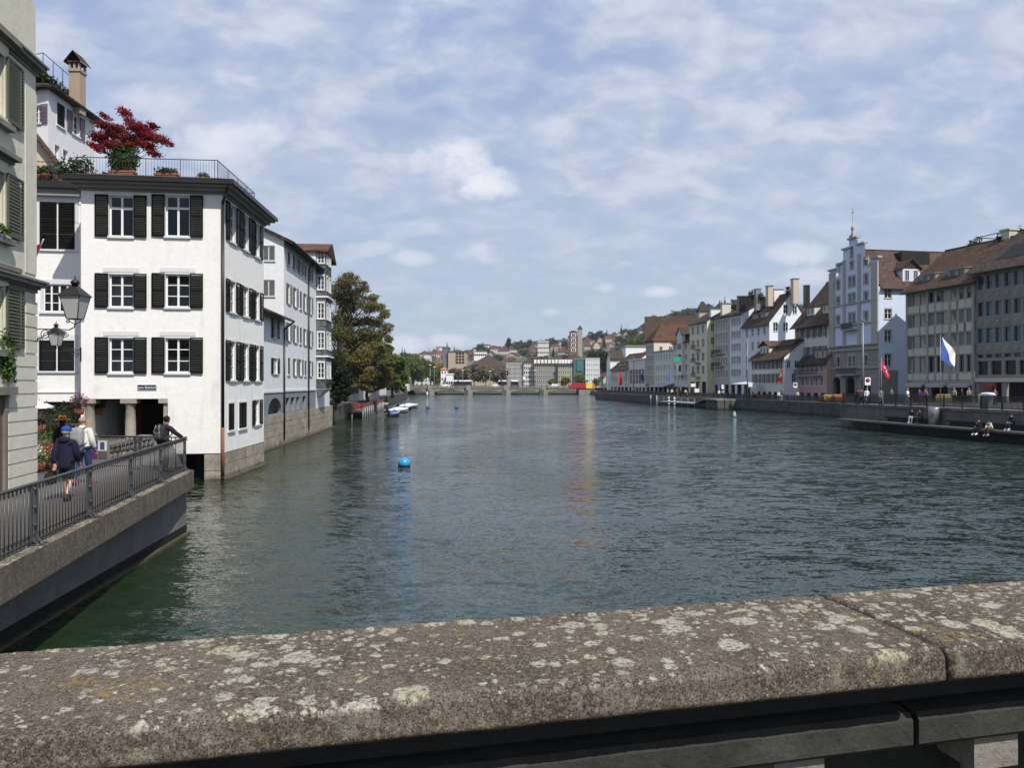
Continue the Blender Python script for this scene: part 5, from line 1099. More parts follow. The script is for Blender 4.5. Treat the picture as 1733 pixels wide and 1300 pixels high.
mb = MB(WB.M()); mb.blob((WB.u(1441.5), -.05, WB.z(1441, 420)), (.35, .06, .35), 1, 16, 8); mb.build('roundel', M_glassd, blu)
for yt, x0, x1 in ((558, 1432, 1451), (634, 1424, 1456)):
    z_ = WB.z(1441, yt); ba = MB(WB.M()); ba.box(WB.u(x0), WB.u(x1), -1.0, 0, z_ - .12, z_ + .05); o = ba.build('balcony', P_trim, blu); ba = MB(WB.M()); ua_, ub_ = WB.u(x0), WB.u(x1)
    for i in range(21): x = ua_ + (ub_ - ua_) * i / 20; ba.box(x - .03, x + .03, -.97, -.93, z_ + .05, z_ + 1.0)
    ba.box(ua_, ub_, -1.0, -.9, z_ + 1.0, z_ + 1.07); ba.box(ua_, ua_ + .06, -.93, 0, z_ + .98, z_ + 1.05); ba.box(ub_ - .06, ub_, -.93, 0, z_ + .98, z_ + 1.05); ba.build('balustrade', M_iron, o)
NB = near_wall(WB, 22); ZEb = 19.75; sw = []
for (y0, y1) in ((491, 506), (524.5, 541), (560, 579), (600, 620)): sw.append((NB.u(1503), zof(y1, 119.4), 1.15, zof(y0, 119.4) - zof(y1, 119.4), spec(d=.18, t=.07, mull=1, trans=(.6,), sur=.1, sill=True, surm=P_trim)))
facade(blu, NB, None, 2.1, ZEb, sw, P_blue)
MB(NB.M()).box(0.2, 3.2, -.12, 0, 2.2, WB.z(1487, 630) + .3).build('stone_base', S_base, blu)
FBw = Wall(WB.A - WB.n * 22, WB.A); wall(blu, FBw, [(0, 2), (22, 2), (22, ZEb), (0, ZEb)], [], P_blue)
gable_roof(blu, WB.B - WB.n * .3, -WB.n, 22, -WB.dir, WB.len, ZEb, 26.4, T_brown, .45, .5, .16, 0)
dormer(blu, NB, NB.u(1549), ZEb + .9, 3.0, 2.1, .9, 3.6, P_blue, T_brown, 'gable', 1.6)
mb = MB(NB.M(NB.u(1570), 23.2, -4)); mb.box(-1.5, 3.5, 0, 2, 0, 2.8); mb.build('roof_hut', M_gutter, blu)
mb = MB(W1_.M(0, 22.6, -9.5))
for x in (0, 3, 6): mb.box(x + 3, x + 3.1, 0, .1, 0, 3.1); mb.box(x + 3, x + 3.1, 3, 3.1, 0, 3.1); mb.box(x + 3, x + 3.1, 0, 3.1, 3.0, 3.1)
mb.box(3, 9.1, 0, .1, 3.1, 3.2); mb.box(3, 9.1, 3, 3.1, 3.1, 3.2); mb.build('roof_frame', M_iron, ofc)
# --- steep roofed house, then the row beyond
PL = (54.0, 130.7); PLi = (55.6, 130.7)
P_gw = plaster('grey_white_plaster', (.60, .585, .54), .35); P_grw = plaster('grey_beige_plaster', (.38, .37, .33), .4); P_cream = plaster('cream_plaster', (.70, .64, .46), .3); P_pblue = plaster('palest_blue_plaster', (.66, .68, .71), .3); P_tan = plaster('tan_plaster', (.44, .41, .34), .35); P_pink = plaster('pink_plaster', (.48, .33, .30), .3); P_lg = plaster('light_grey_plaster', (.66, .64, .58), .35)
o, Wa, Na = rb('steep_roofed_house', 'grey white house with very steep brown roof directly left of the blue house', 1345, 1403.5, PL, 13, 15.9, 23.5, P_gw, T_brown, [(13.0, 14.9), (9.6, 11.4)], 5, 1.0, spec(sh='open', shm=M_shutg, lw=.45, d=.12, sur=.0, trans=(.5,)), rf=.5, ov=.9, shop=0)
for px in (1365, 1392): dormer(o, Wa, Wa.u(px), 17.1, 2.4, 1.5, .8, 3, P_gw, T_brown, 'shed')
o, Wb, Nb = rb('white_gabled_house', 'white gabled house lit by the sun behind the low riverside houses, brown roof', 1257, 1302, PLi, 8.4, 17.3, 23.0, P_pblue, T_brown, rowset(5.6, 17, 4), 4, .95, FWs, side=[(.16, 15.4, 1.0, 1.8), (.42, 15.4, 1.0, 1.8), (.80, 15.6, .9, 1.5), (.42, 19.0, 1.0, 1.8), (.66, 19.0, .9, 1.7), (.9, 12.2, .9, 1.7)], rf=.55, mwside=plaster('sunlit_gable_plaster', (.72, .76, .80), .15), shop=2)  # gable plaster lighter than the front: sunlight put into its colour
for i in range(2): dormer(o, Wb, Wb.len * (.34 + .3 * i), 17.9, 2.3, 1.5, .9, 2.2, M_zinc, M_zinc, 'shed')
o, Wc, Nc = rb('pale_blue_row_house', 'narrow pale blue row house with four even floors of small paired windows', 1235, 1256.5, PLi, 15, 20.1, 24.0, P_pblue, T_brown, rowset(5.8, 19.8, 5), 4, .85, FWs, side=[], mwside=plaster('sunlit_gable_plaster', (.72, .76, .80), .15), shop=2)  # side takes the same lightened plaster, painted as sunlit
o, Wd, Nd = rb('beige_row_house', 'grey beige row house with balconies beside the narrow pale blue one', 1208, 1234.5, PLi, 15, 20.2, 23.2, P_tan, T_dark, rowset(5.6, 19.9, 5, .6), 5, .9, FWs, shop=3)
def balc(o, W_, u0, u1, z, d=.9, m=None):
    b = MB(W_.M()); b.box(u0, u1, -d, 0, z - .14, z); q_ = b.build('balcony', m or P_trim, o); b = MB(W_.M()); n = int((u1 - u0) / .16)
    for i in range(n + 1): x = u0 + (u1 - u0) * i / n; b.box(x - .015, x + .015, -d + .02, -d + .05, z, z + .95)
    b.box(u0, u1, -d, -d + .06, z + .95, z + 1.0); b.build('balustrade', M_iron, q_)
for z_ in (8.8, 11.7, ): balc(o, Wd, .8, 5.5, z_)
o, We, Ne = rb('cream_house', 'cream coloured house with sunlit side and column of balconies in its middle', 1167, 1196.5, PL, 12, 19.6, 23.0, P_cream, T_dark, rowset(6.4, 19.3, 4, .58), 3, 1.4, FWs, side=[(.12, z, .8, 1.7) for z in (8, 11, 14.2, 17.2)], shop=3, gz=6.1, mwside=P_cream)
for z_ in (6.6, 10.0, 13.2): balc(o, We, We.len * .36, We.len * .64, z_, 1.3)
o, Wf_, Nf = rb('oriel_townhouse', 'grey medieval town house with little gable and projecting oriel beside the cream house', 1138, 1166.5, PL, 12, 15.6, 20.5, P_gw, T_brown, rowset(5.2, 15.4, 4, .5), 4, 1.1, FWs, shop=2, gz=4.8)
b = MB(Wf_.M(Wf_.len * .62)); b.box(-1.6, 1.6, -.9, 0, 7, 17.5); b.build('oriel', P_lg, o)
for s in (-1, 1):
    q_ = [(s * 2.0, -1.2, 17.2), (0, -1.2, 19.2), (0, 4, 19.2), (s * 2.0, 4, 17.2)]; MB(Wf_.M(Wf_.len * .62)).slab(q_ if s < 0 else q_[::-1], .12).build('oriel_roof', T_dark, o)
MB(Wf_.M(Wf_.len * .62)).poly([(-1.6, -.9, 17.5), (1.6, -.9, 17.5), (0, -.9, 19.1)]).build('oriel_gable', P_gw, o)
for z_ in (8, 10.8, 13.6): MB(Wf_.M(Wf_.len * .62)).box(-1.2, 1.2, -.95, -.905, z_, z_ + 1.5).build('window', M_glassd, o)
o, Wg, Ng = rb('flat_roofed_house', 'grey beige four storey house with roof terrace and long grey awning over its front', 1107, 1137.5, PL, 12, 13.6, 15, P_lg, M_zinc, rowset(4.9, 13.4, 3, .55), 6, .8, FWs, shop=4, gz=4.7, flat=True)
MB(Wg.M()).hexa([(2, -3.2, 4.0), (15, -3.2, 4.0), (15, -.03, 4.9), (2, -.03, 4.9), (2, -3.2, 4.1), (15, -3.2, 4.1), (15, -.03, 5.05), (2, -.03, 5.05)]).build('awning', MATS['grey_awning'], o)
o, Wh, Nh = rb('corner_guild_house', 'tall beige house with red mansard roof at the far end of the right row', 1093, 1106.5, PL, 14, 16.6, 21.5, P_tan, T_red, rowset(4.9, 16.2, 4, .6), 4, .9, FWs, side=[(.15, 13.7, .9, 1.6), (.35, 13.7, .9, 1.6), (.55, 13.7, .9, 1.6)], shop=2, mwside=plaster('sunlit_side_plaster', (.60, .55, .44), .2), flat=True)  # side plaster is a lighter copy of the front, painting sunlight on it
hip_roof(o, [Wh.A, Wh.B, Wh.B - Wh.n * 14, Wh.A - Wh.n * 14], 17.0, 22.0, T_red, .4)
o, Wi, Ni = rb('white_fascia_shop', 'dark glazed building with broad white fascia near the end of the right quay', 1064, 1092, PL, 12, 12.0, 13, P_lg, M_white, [(4.8, 9.2)], 5, 2.4, spec(d=.2, t=.1, mull=1, trans=(.33, .66), sur=0, sill=False, pane=M_glassd), shop=5, gz=4.6, flat=True)
o, Wj, Nj = rb('hipped_shop_house', 'low brown roofed house with dormers behind the red and white quay banners', 1033, 1063, PL, 13, 9.5, 14.5, P_gw, T_brown, [(5.6, 7.4)], 8, 1.0, FWs, shop=5, gz=4.6)
for f in (.25, .5, .75): dormer(o, Wj, Wj.len * f, 10.4, 2.5, 1.3, 1.2, 3, M_wood, T_red, 'shed')
# things behind the row
def plain(name, label, cat, x0, x1, y0, y1, z0, ze, zr, mw, mr, axis='x', ov=.5, wins=None, hip=False, rz=0.0, cols=0, floors=0, wsz=(1.1, 1.6), pane=None):
    """free standing building; footprint in its own axes about its centre"""
    cxx, cyy = (x0 + x1) / 2, (y0 + y1) / 2; o = thing(name, label, cat, (cxx, cyy, z0), None, rz); hx, hy = (x1 - x0) / 2, (y1 - y0) / 2; h = ze - z0; r_ = zr - z0; mb = MB()
    c = [(-hx, -hy), (hx, -hy), (hx, hy), (-hx, hy)]
    for i in range(4):
        p, q_ = c[i], c[(i + 1) % 4]; g_ = (not hip) and zr > ze and ((axis == 'x' and i in (1, 3)) or (axis == 'y' and i in (0, 2)))
        pts = [(*p, 0), (*q_, 0), (*q_, h)] + ([((p[0] + q_[0]) / 2, (p[1] + q_[1]) / 2, r_)] if g_ else []) + [(*p, h)]; mb.poly(pts)
    link('wall', mb.mesh('wall'), mw, o)
    mb = MB()
    if zr <= ze: mb.box(-hx - .3, hx + .3, -hy - .3, hy + .3, h + .01, h + .5)
    elif hip:
        e = .5; l = max(hx - hy, .5) if hx > hy else 0; l2 = 0 if hx > hy else max(hy - hx, .5); E = [(-hx - e, -hy - e, h), (hx + e, -hy - e, h), (hx + e, hy + e, h), (-hx - e, hy + e, h)]; A_, B_ = (-l, -l2, r_), (l, l2, r_)
        if hx > hy: mb.add(E + [A_, B_], [(0, 1, 5, 4), (1, 2, 5), (2, 3, 4, 5), (3, 0, 4), (3, 2, 1, 0)])
        else: mb.add(E + [A_, B_], [(0, 1, 4), (1, 2, 5, 4), (2, 3, 5), (3, 0, 4, 5), (3, 2, 1, 0)])
    else:
        k_ = (r_ - h) / (hy if axis == 'x' else hx)
        if axis == 'x': A4 = [(-hx - ov, -hy - ov, h - k_ * ov + .3), (hx + ov, -hy - ov, h - k_ * ov + .3), (hx + ov, 0, r_ + .3), (-hx - ov, 0, r_ + .3)]; B4 = [(hx + ov, hy + ov, h - k_ * ov + .3), (-hx - ov, hy + ov, h - k_ * ov + .3), (-hx - ov, .01, r_ + .3), (hx + ov, .01, r_ + .3)]
        else: A4 = [(-hx - ov, hy + ov, h - k_ * ov + .3), (-hx - ov, -hy - ov, h - k_ * ov + .3), (0, -hy - ov, r_ + .3), (0, hy + ov, r_ + .3)]; B4 = [(hx + ov, -hy - ov, h - k_ * ov + .3), (hx + ov, hy + ov, h - k_ * ov + .3), (.01, hy + ov, r_ + .3), (.01, -hy - ov, r_ + .3)]
        mb.slab(A4, .3).slab(B4, .3)
    link('roof', mb.mesh('roof'), mr, o)
    if cols:
        w, hh = wsz; wm = cached(('fw', w, hh), lambda: MB().box(-w / 2, w / 2, -.06, .0, 0, hh).mesh('window'))
        pm_ = cached(('fp', w, hh), lambda: MB().box(-w / 2 + .12, w / 2 - .12, -.09, -.062, .12, hh - .12).mesh('pane'))
        for f in range(floors):
            z = h * (f + .35) / floors
            for i in range(cols): q_ = link('window', wm, M_white, o, (-hx + 2 * hx * (i + .5) / cols, -hy, z)); link('pane', pm_, pane or M_glassd, q_)
    return o
T_ch = tiles('church_tiles', (.075, .042, .032), (.058, .038, .030))
o = plain('church', 'big church with huge brown roof rising behind the right bank houses', 'church', 47.5, 84, 258, 284, 2, 15, 28.6, P_tan, T_ch, rz=-.17)
o = plain('turret', 'small pointed turret with dark cap between church roof and row houses', 'turret', 61.0, 63.6, 250, 252.6, 10, 28.6, 31.8, P_grw, T_dark, hip=True)
o = plain('white_hall', 'bright white block rising behind the glazed shop with the white fascia', 'building', 38.8, 47, 262, 272, 2, 17.5, 17.4, M_white, M_zinc)
o = plain('pale_block', 'pale block with white eaves left of the bright white hall behind the quay', 'building', 33.0, 37.2, 258, 268, 2, 13.2, 16, M_white, T_dark)
# low riverside houses in front
PV = (48.9, 138); 
o, Wv, Nv = rb('low_white_house', 'low white riverside house with hipped brown roof over an arcade, red flag in front', 1271, 1327, PV, 7.5, 9.75, 12.6, P_lg, T_brown, [(7.6, 9.1), (5.0, 6.7)], 7, .95, spec(sh='open', shm=M_shutg, lw=.42, d=.12, sur=0, trans=(.5,)), side=[(.12, 7.7, .7, 1.3), (.32, 7.7, .7, 1.3), (.52, 7.7, .7, 1.3), (.25, 5.1, .8, 1.6), (.5, 5.1, .8, 1.6)], shop=6, gz=4.1, ov=.8, mwside=P_white2)
dormer(o, Wv, Wv.len * .28, 10.2, 3.6, 1.8, 1.0, 5, P_lg, T_brown, 'gable', 1.1)
dormer(o, Nv, 3.4, 10.4, 2.6, 1.6, .9, 5, M_wood, T_brown, 'gable', 1.1)
o, Wp, Np = rb('pink_riverside_house', 'low pinkish grey house with a long balcony squeezed beside the blue gabled house', 1351, 1399, (53.2, 130.2), 3.5, 8.8, 10.6, P_pink, T_dark, [(6.9, 8.2), (4.5, 5.9)], 5, .95, FWs, shop=4, gz=4.0, ov=.7)
balc(o, Wp, .5, Wp.len - 1, 6.35, 1.2); dormer(o, Wp, Wp.len * .72, 9.1, 3.2, 1.7, .4, 3.5, P_pink, T_brown, 'shed')
# chimneys and roof clutter that break the skyline of the row
CH = [(1302, 485, 1.0, 1.6, 158, P_ivory, 'tan chimney on the pale blue row house'), (1345, 473, 1.1, 2.4, 154, P_ivory, 'tall tan chimney at the ridge of the white gabled house'), (1365, 484, .7, 1.8, 150, M_gutter, 'dark chimney between white gabled house and steep roofed house'), (1282, 490, 1.0, 2.0, 163, M_zinc, 'grey roof hut left of the tan chimney'), (1316, 491, 2.0, 1.2, 160, M_white, 'white roof box right of the tan chimney'), (1262, 502, 3.4, 1.4, 168, M_gutter, 'dark flat roof hut above the row'), (1228, 515, 2.0, 1.6, 178, P_gw, 'pale stair hut over the beige row house'), (1215, 524, 3.6, .9, 182, M_white, 'long white skylight box on the beige row house')]
for px, py, w, h, Y, m, lab in CH:
    p = at(px, py, Y); o = thing('chimney' if 'chimney' in lab else 'roof_hut', lab, 'chimney' if 'chimney' in lab else 'hut', (p.x, p.y, p.z - h - 2.5)); link('stack', MB().box(-w / 2, w / 2, -.8, .8, 0, h + 2.5).mesh('stack'), m, o); link('cap', MB().box(-w / 2 - .12, w / 2 + .12, -.92, .92, h + 2.503, h + 2.68).mesh('cap'), M_zinc, o)
for i, (px, py, Y, s_) in enumerate(((1272, 493, 165, 1.2), (1288, 497, 162, 1.0), (1336, 487, 156, 1.3), (1235, 518, 180, 2.6), (1250, 516, 178, 2.2), (1645, 408, 118, 1.0), (1655, 404, 118, 1.3), (1728, 390, 112, 1.6), (1722, 396, 112, 1.2))):
    p = at(px, py, Y); q_ = ['first small dark roof bush on the row skyline', 'second roof bush just left of the tan chimney', 'slim cypress like bush beside the tall tan chimney', 'round pale green roof tree above the beige row house', 'grey green roof tree right of the round one', 'small bush on the office ridge beside the frame', 'larger round bush on the office ridge', 'leafy bush behind the roof at the right edge', 'thin bush beside the square chimney at the right edge'][i]
    o = thing('roof_bush', q_, 'bush', (p.x, p.y, p.z - s_ * 1.8)); link('foliage', leaves_mesh('foliage', [(0, 0, s_ * 1.2, s_ * .6, s_ * .6, s_ * .8), (s_ * .3, 0, s_ * .8, s_ * .4, .4, s_ * .5)], 260, s_ * .16, i), L_drk if i < 3 else L_grn, o); link('stem', MB().tube((0, 0, -.8), (0, 0, s_), .07, .04, 5).mesh('stem'), M_bark, o)
# ------------------------------------------------------------------ the far bridge
YB_ = 347.0
S_br = stone('bridge_stone', (.22, .21, .18), (.30, .285, .25), .5, .02)
fb = thing('arched_bridge', 'long low stone bridge with flat arches crossing the river in the distance', 'bridge', (-5, YB_ + 7, 0))
px_p = [(680, 0), (728, 1), (793, 1), (857, 1), (920, 1), (979, 0)]
mb = MB()
for (a, _), (b, _) in zip(px_p, px_p[1:]):
    x0, x1 = (a - 866.5) / 1300 * YB_ + (2 if _ or a > 690 else 0), (b - 866.5) / 1300 * YB_ - (2 if b < 979 else 0); n = 14; bot = []
    for i in range(n + 1): t = i / n; bot.append((x0 + (x1 - x0) * t, 1.1 + 1.15 * (1 - (2 * t - 1) ** 2)))
    for yy_, flip in ((YB_, False), (YB_ + 13, True)):
        for i in range(n):
            q_ = [(bot[i][0], yy_, bot[i][1]), (bot[i + 1][0], yy_, bot[i + 1][1]), (bot[i + 1][0], yy_, 2.95), (bot[i][0], yy_, 2.95)]; mb.poly(q_ if not flip else q_[::-1])
    for i in range(n): mb.poly([(bot[i][0], YB_, bot[i][1]), (bot[i][0], YB_ + 13, bot[i][1]), (bot[i + 1][0], YB_ + 13, bot[i + 1][1]), (bot[i + 1][0], YB_, bot[i + 1][1])])
mb.build('arch', S_br, fb)
MB().box(-52, 40, YB_ - .3, YB_ + 13.3, 2.952, 3.15).build('deck', S_br, fb)
MB().box(-52, 40, YB_ - .2, YB_ + .1, 3.152, 3.3).box(-52, 40, YB_ - .25, YB_ + .15, 3.85, 4.02).build('parapet', S_br, fb)
mb = MB()
for i in range(150): x = -52 + 92 * i / 150; mb.box(x, x + .22, YB_ - .12, YB_ + .02, 3.302, 3.848)
tag(mb.build('balusters', S_br, fb), kind='stuff')
for i, px in enumerate((728, 793, 857, 920)):
    x = (px - 866.5) / 1300 * YB_; mb = MB(Matrix.Translation((x, YB_ - 1.0, 0))); mb.prism([(-1.9, 14.5), (-1.9, .5), (0, -1.2), (1.9, .5), (1.9, 14.5)], -1, 2.2); mb.prism([(-1.0, 1.2), (-1.0, .1), (1.0, .1), (1.0, 1.2)], 2.201, 4.3); mb.build('pier', S_br, fb)
x = (979 - 866.5) / 1300 * YB_; MB().box(x, x + 7, YB_ - 3, YB_ + 13, -1, 4.1).build('abutment', S_br, fb)
def lamp_post(label, x, y, z, h, s=1.0, group=None, head='disc'):
    o = thing('lamp_post', label, 'lamp post', (x, y, z), group); link('pole', MB().tube((0, 0, 0), (0, 0, h), .11 * s, .06 * s, 8).box(-.2 * s, .2 * s, -.2 * s, .2 * s, 0, .5).mesh('pole'), M_grey, o)
    link('lamp_head', (MB().lathe([(.15, 0), (.55 * s, .15), (.5 * s, .3), (.1, .4)], (0, 0, h), 10) if head == 'disc' else MB().box(-.9 * s, .9 * s, -.15, .15, h, h + .18)).mesh('lamp_head'), M_white, o); return o
for i, (px, ytop) in enumerate(((728, 619), (783, 628), (829, 629), (857, 627), (905, 628), (735, 622))):
    Y = YB_ + (.6 if i < 4 else 12); p = at(px, ytop, Y); lamp_post(['first pale lamp post from the left on the far bridge', 'second pale lamp post on the far bridge, before the blossoming trees', 'third pale lamp post on the far bridge in front of grey brown trees', 'pale lamp post on the far bridge before the office corner', 'pale lamp post on the far bridge before the sandstone office', 'thin mast just right of the first far bridge lamp post'][i], p.x, Y, 3.15, p.z - 3.15, 1.3, 'lamp posts on the far bridge')
# banner screen and trams on the far bridge
def rim(label, name, cat, boxes, base):
    o = thing(name, label, cat, base)
    for nm, m, bx in boxes: mb = MB(); [mb.box(*b) for b in bx]; mb.build(nm, m, o)
    return o
M_redb = simple('red_banner', (.33, .012, .03), .6); M_yel = simple('yellow_banner', (.75, .55, .06), .6)
x0, x1, x2, x3 = [(p - 866.5) / 1300 * 345 for p in (962, 991.5, 1002, 1006)]
bn = rim('long crimson and yellow banner screen at the right end of the far bridge', 'banner_screen', 'banner', [('red_panel', M_redb, [(x0 + 1.2, x1, 343.6, 343.8, 2.9, 5.35), (x0, x0 + 1.2, 343.6, 343.8, 2.7, 4.4)]), ('yellow_panel', M_yel, [(x1 + .01, x2, 343.6, 343.8, 2.8, 5.2)]), ('orange_panel', simple('orange_banner', (.6, .13, .05)), [(x2 + .1, x3, 343.6, 343.8, 2.6, 4.8)]), ('frame', M_iron, [(x0, x3, 343.85, 343.95, 2.5, 2.7)] + [(x, x + .12, 343.85, 343.95, 2.5, 5.3) for x in np.linspace(x0, x3, 7)])], (x1, 344, 2.6))
def tram(label, px0, px1, Y, z=3.16):
    x0, x1 = (px0 - 866.5) / 1300 * Y, (px1 - 866.5) / 1300 * Y; o = thing('tram', label, 'tram', ((x0 + x1) / 2, Y + 1.2, z)); L_ = (x1 - x0) / 2
    link('body', MB().hexa([(-L_, -1.15, .35), (L_, -1.15, .35), (L_, 1.15, .35), (-L_, 1.15, .35), (-L_ + .5, -1.1, 2.9), (L_ - .5, -1.1, 2.9), (L_ - .5, 1.1, 2.9), (-L_ + .5, 1.1, 2.9)]).mesh('body'), simple('tram_blue', (.03, .04, .07), .4), o)
    link('window', MB().box(-L_ + .6, L_ - .6, -1.17, 1.17, 1.4, 2.4).mesh('window'), M_glassd, o); link('roof', MB().hexa([(-L_ + .5, -1.05, 2.9), (L_ - .5, -1.05, 2.9), (L_ - .5, 1.05, 2.9), (-L_ + .5, 1.05, 2.9), (-L_ + .9, -.8, 3.3), (L_ - .9, -.8, 3.3), (L_ - .9, .8, 3.3), (-L_ + .9, .8, 3.3)]).mesh('roof'), M_white, o)
    for x in (-L_ * .6, L_ * .6): link('wheel_set', MB().box(x - .9, x + .9, -.9, .9, .0, .4).mesh('wheel_set'), M_iron, o)
tram('white roofed tram crossing the far bridge beside the white pavilion', 766, 799, 351); tram('white roofed tram crossing the far bridge before the grey brown trees', 841, 860, 351); tram('white roofed tram crossing the far bridge before the grid fronted office', 863, 879, 351)

def car(label, x, y, z, rz, c, L_=4.3, h=1.45, group=None):
    o = thing('parked_car', label, 'car', (x, y, z), group, rz); hh = L_ / 2; mb = MB()
    prof = [(-hh, .35), (-hh, .8), (-hh + .3, .92), (-hh + .95, .98), (-hh + 1.5, h), (hh - 1.3, h), (hh - .45, .98), (hh, .85), (hh, .35)]; n = len(prof); v = []
    for yy_, k_ in ((-.86, 1), (.86, 1)): v += [(p[0], yy_ * (.82 if p[1] > 1.1 else 1), p[1]) for p in prof]
    mb.add(v, [list(range(n)), list(range(n, 2 * n))[::-1]] + [((i + 1) % n, i, n + i, n + (i + 1) % n) for i in range(n)]); link('body', mb.mesh('body'), simple('car_paint_%d_%d' % (int(c[0] * 99), int(c[1] * 99)), c, .3), o)
    link('window', MB().hexa([(-hh + 1.2, -.84, 1.0), (hh - .8, -.84, 1.0), (hh - .8, .84, 1.0), (-hh + 1.2, .84, 1.0), (-hh + 1.6, -.73, h - .1), (hh - 1.35, -.73, h - .1), (hh - 1.35, .73, h - .1), (-hh + 1.6, .73, h - .1)]).mesh('window'), M_glassd, o)
    for sx in (-1, 1):
        for sy in (-1, 1): link('wheel', MB().tube((0, -.11, 0), (0, .11, 0), .32, .32, 14).mesh('wheel'), M_iron, o, (sx * (hh - .8), sy * .78, .32))
    return o
car('small white car on the far bridge just left of the white tram', (752 - 866.5) / 1300 * 350, 350, 3.16, 0, (.7, .7, .7)); car('white car on the far bridge right of the third lamp post', (838 - 866.5) / 1300 * 350, 350, 3.16, 0, (.68, .68, .7)); car('small white van shaped car on the far bridge near the banner screen', (938 - 866.5) / 1300 * 350, 350, 3.16, 0, (.7, .7, .72), 4.8, 1.9)

# ------------------------------------------------------------------ buildings beyond the bridge
def pb(name, label, px0, px1, ytop, yroof, Y, dep, mw, mr, hip=True, cols=0, floors=0, wsz=(1.2, 1.8), cat='building', rz=0, z0=None, pane=None, cap=None):
    xa, xb = (px0 - 866.5) / 1300 * Y, (px1 - 866.5) / 1300 * Y; zg = (z0 if z0 is not None else ground_z((xa + xb) / 2, Y) - 1); ze = zof(ytop, Y); zr = zof(yroof, Y) if yroof < ytop else ze - .1
    return plain(name, label, cat, xa, xb, Y, Y + dep, zg, ze, zr, mw, mr, hip=hip, cols=cols, floors=floors, wsz=wsz, rz=rz, pane=pane)
P_far = plaster('far_sandstone', (.30, .29, .22), .25); P_farg = plaster('far_grey', (.15, .155, .165), .2); P_farw = plaster('far_white', (.60, .59, .54), .2); P_fart = plaster('far_tan', (.42, .34, .25), .2); M_net = simple('facade_net', (.5, .53, .56), .6, var=.2)
def lattice(o, hx, hy, h, nc_, nr_, m, w=.35, face='y'):
    mb = MB()
    for i in range(nc_ + 1): x = -hx + 2 * hx * i / nc_; mb.box(x - w / 2, x + w / 2, -hy - .3, -hy - .005, 0, h)
    for j in range(nr_ + 1): z = h * j / nr_; mb.box(-hx, hx, -hy - .32, -hy - .004, z - w / 2, z + w / 2)
    link('facade_grid', mb.mesh('facade_grid'), m, o)
o = pb('grid_office', 'dark office with pale vertical grid facade behind the far bridge', 857, 886, 614, 614, 430, 30, P_farg, M_gutter, cols=0); h_ = zof(614, 430) - o.location.z; lattice(o, (886 - 857) / 2600 * 430, 15, h_, 14, 6, P_farw, .25)
o = pb('sunlit_office', 'sunlit pale end block of the grid fronted office behind the far bridge', 886.3, 904, 613, 605, 428, 28, P_farw, T_dark, cols=5, floors=6, wsz=(.9, 1.7))  # pale walls stand in for sun on this part of the office
o = pb('mansard_office', 'sandstone office with dark mansard roof and dormers behind the far bridge', 904.5, 944, 618, 605, 424, 26, plaster('far_sandstone_dim', (.22, .22, .175), .25), T_dark, cols=12, floors=5, wsz=(.8, 1.6))
o = pb('mansard_wing', 'lighter sandstone corner wing with mansard roof beside the glass office', 944.4, 971, 619, 605, 421, 26, P_far, T_dark, cols=7, floors=5, wsz=(.8, 1.6))
for (x0, x1, n_) in ((906, 942, 7), (948, 968, 5)):
    for i in range(n_):
        p = at(x0 + (x1 - x0) * i / (n_ - 1), 612, 420.5 if x0 > 944 else 423.5); pr_ = o if x0 > 944 else bpy.data.objects['mansard_office']
        mb = MB(); mb.box(p.x - .7, p.x + .7, p.y + .8, p.y + 4, p.z - 1, p.z + 1.1); mb.build('dormer', M_white, pr_)
o = pb('glass_office', 'grey glass office with teal banner beyond the far bridge', 971.3, 991, 608, 608, 420, 30, simple('blue_grey_glass', (.10, .12, .15), .3), M_grey); lattice(o, (991 - 971.3) / 2600 * 420, 15, zof(608, 420) - o.location.z, 8, 1, M_grey, .2); p = at(981, 622, 419.6); MB().box(p.x - 1.7, p.x + 1.7, p.y - .2, p.y, p.z - 2, p.z + 4).build('banner', simple('teal_banner', (.03, .16, .15)), o)
o = pb('netted_block', 'pale block wrapped in white scaffold netting beyond the far bridge', 991.3, 1014.5, 607, 607, 419, 30, M_net, M_grey); lattice(o, (1014.5 - 991.3) / 2600 * 419, 15, zof(607, 419) - o.location.z, 6, 6, M_white, .3)
pb('station_hall', 'huge dark brown roofed hall rising behind the grey brown trees', 789, 862, 622, 599, 520, 40, P_fart, T_dark); pb('dark_roof_annex', 'dark roofed building between the big hall and the netted block', 955, 992, 611, 597, 480, 30, P_farw, T_dark)
pb('green_roof_hall', 'long olive roofed hall left of the church towers', 868, 905, 613, 602, 540, 30, P_fart, simple('olive_roof', (.07, .075, .05), .9))
tw = pb('tan_office', 'square tan office with small dark windows above the trees', 758.5, 788.5, 595.5, 591, 560, 24, P_fart, T_red, cols=0)
g = random.Random(2); wm = cached(('tw',), lambda: MB().box(-.9, .9, -.1, .0, 0, 1.5).mesh('window'))
for i in range(3):
    for j in range(4): link('window', wm, M_glassd, tw, (-.2 + i * 2.3, -12.01, zof(600.5 + 5 * j, 560) - tw.location.z))
pb('grey_office', 'blue grey office block left of the tan office', 748, 758.2, 588, 588, 562, 22, P_farg, M_grey)
sc = pb('white_apartments', 'white apartment block with rows of dark windows on the hill slope', 802, 824, 595, 591, 760, 14, M_white, T_dark, cols=6, floors=3, wsz=(2, 2)); sc = pb('hill_flats', 'pale flat roofed apartment block on the hill left of the church tower', 910, 929, 577, 577, 900, 14, P_farw, M_grey, cols=6, floors=4, wsz=(1.8, 2)); pb('red_roof_school', 'broad house with steep red roof on the low hill at left', 707, 728, 600, 593, 800, 16, P_farw, T_red, cols=6, floors=2)
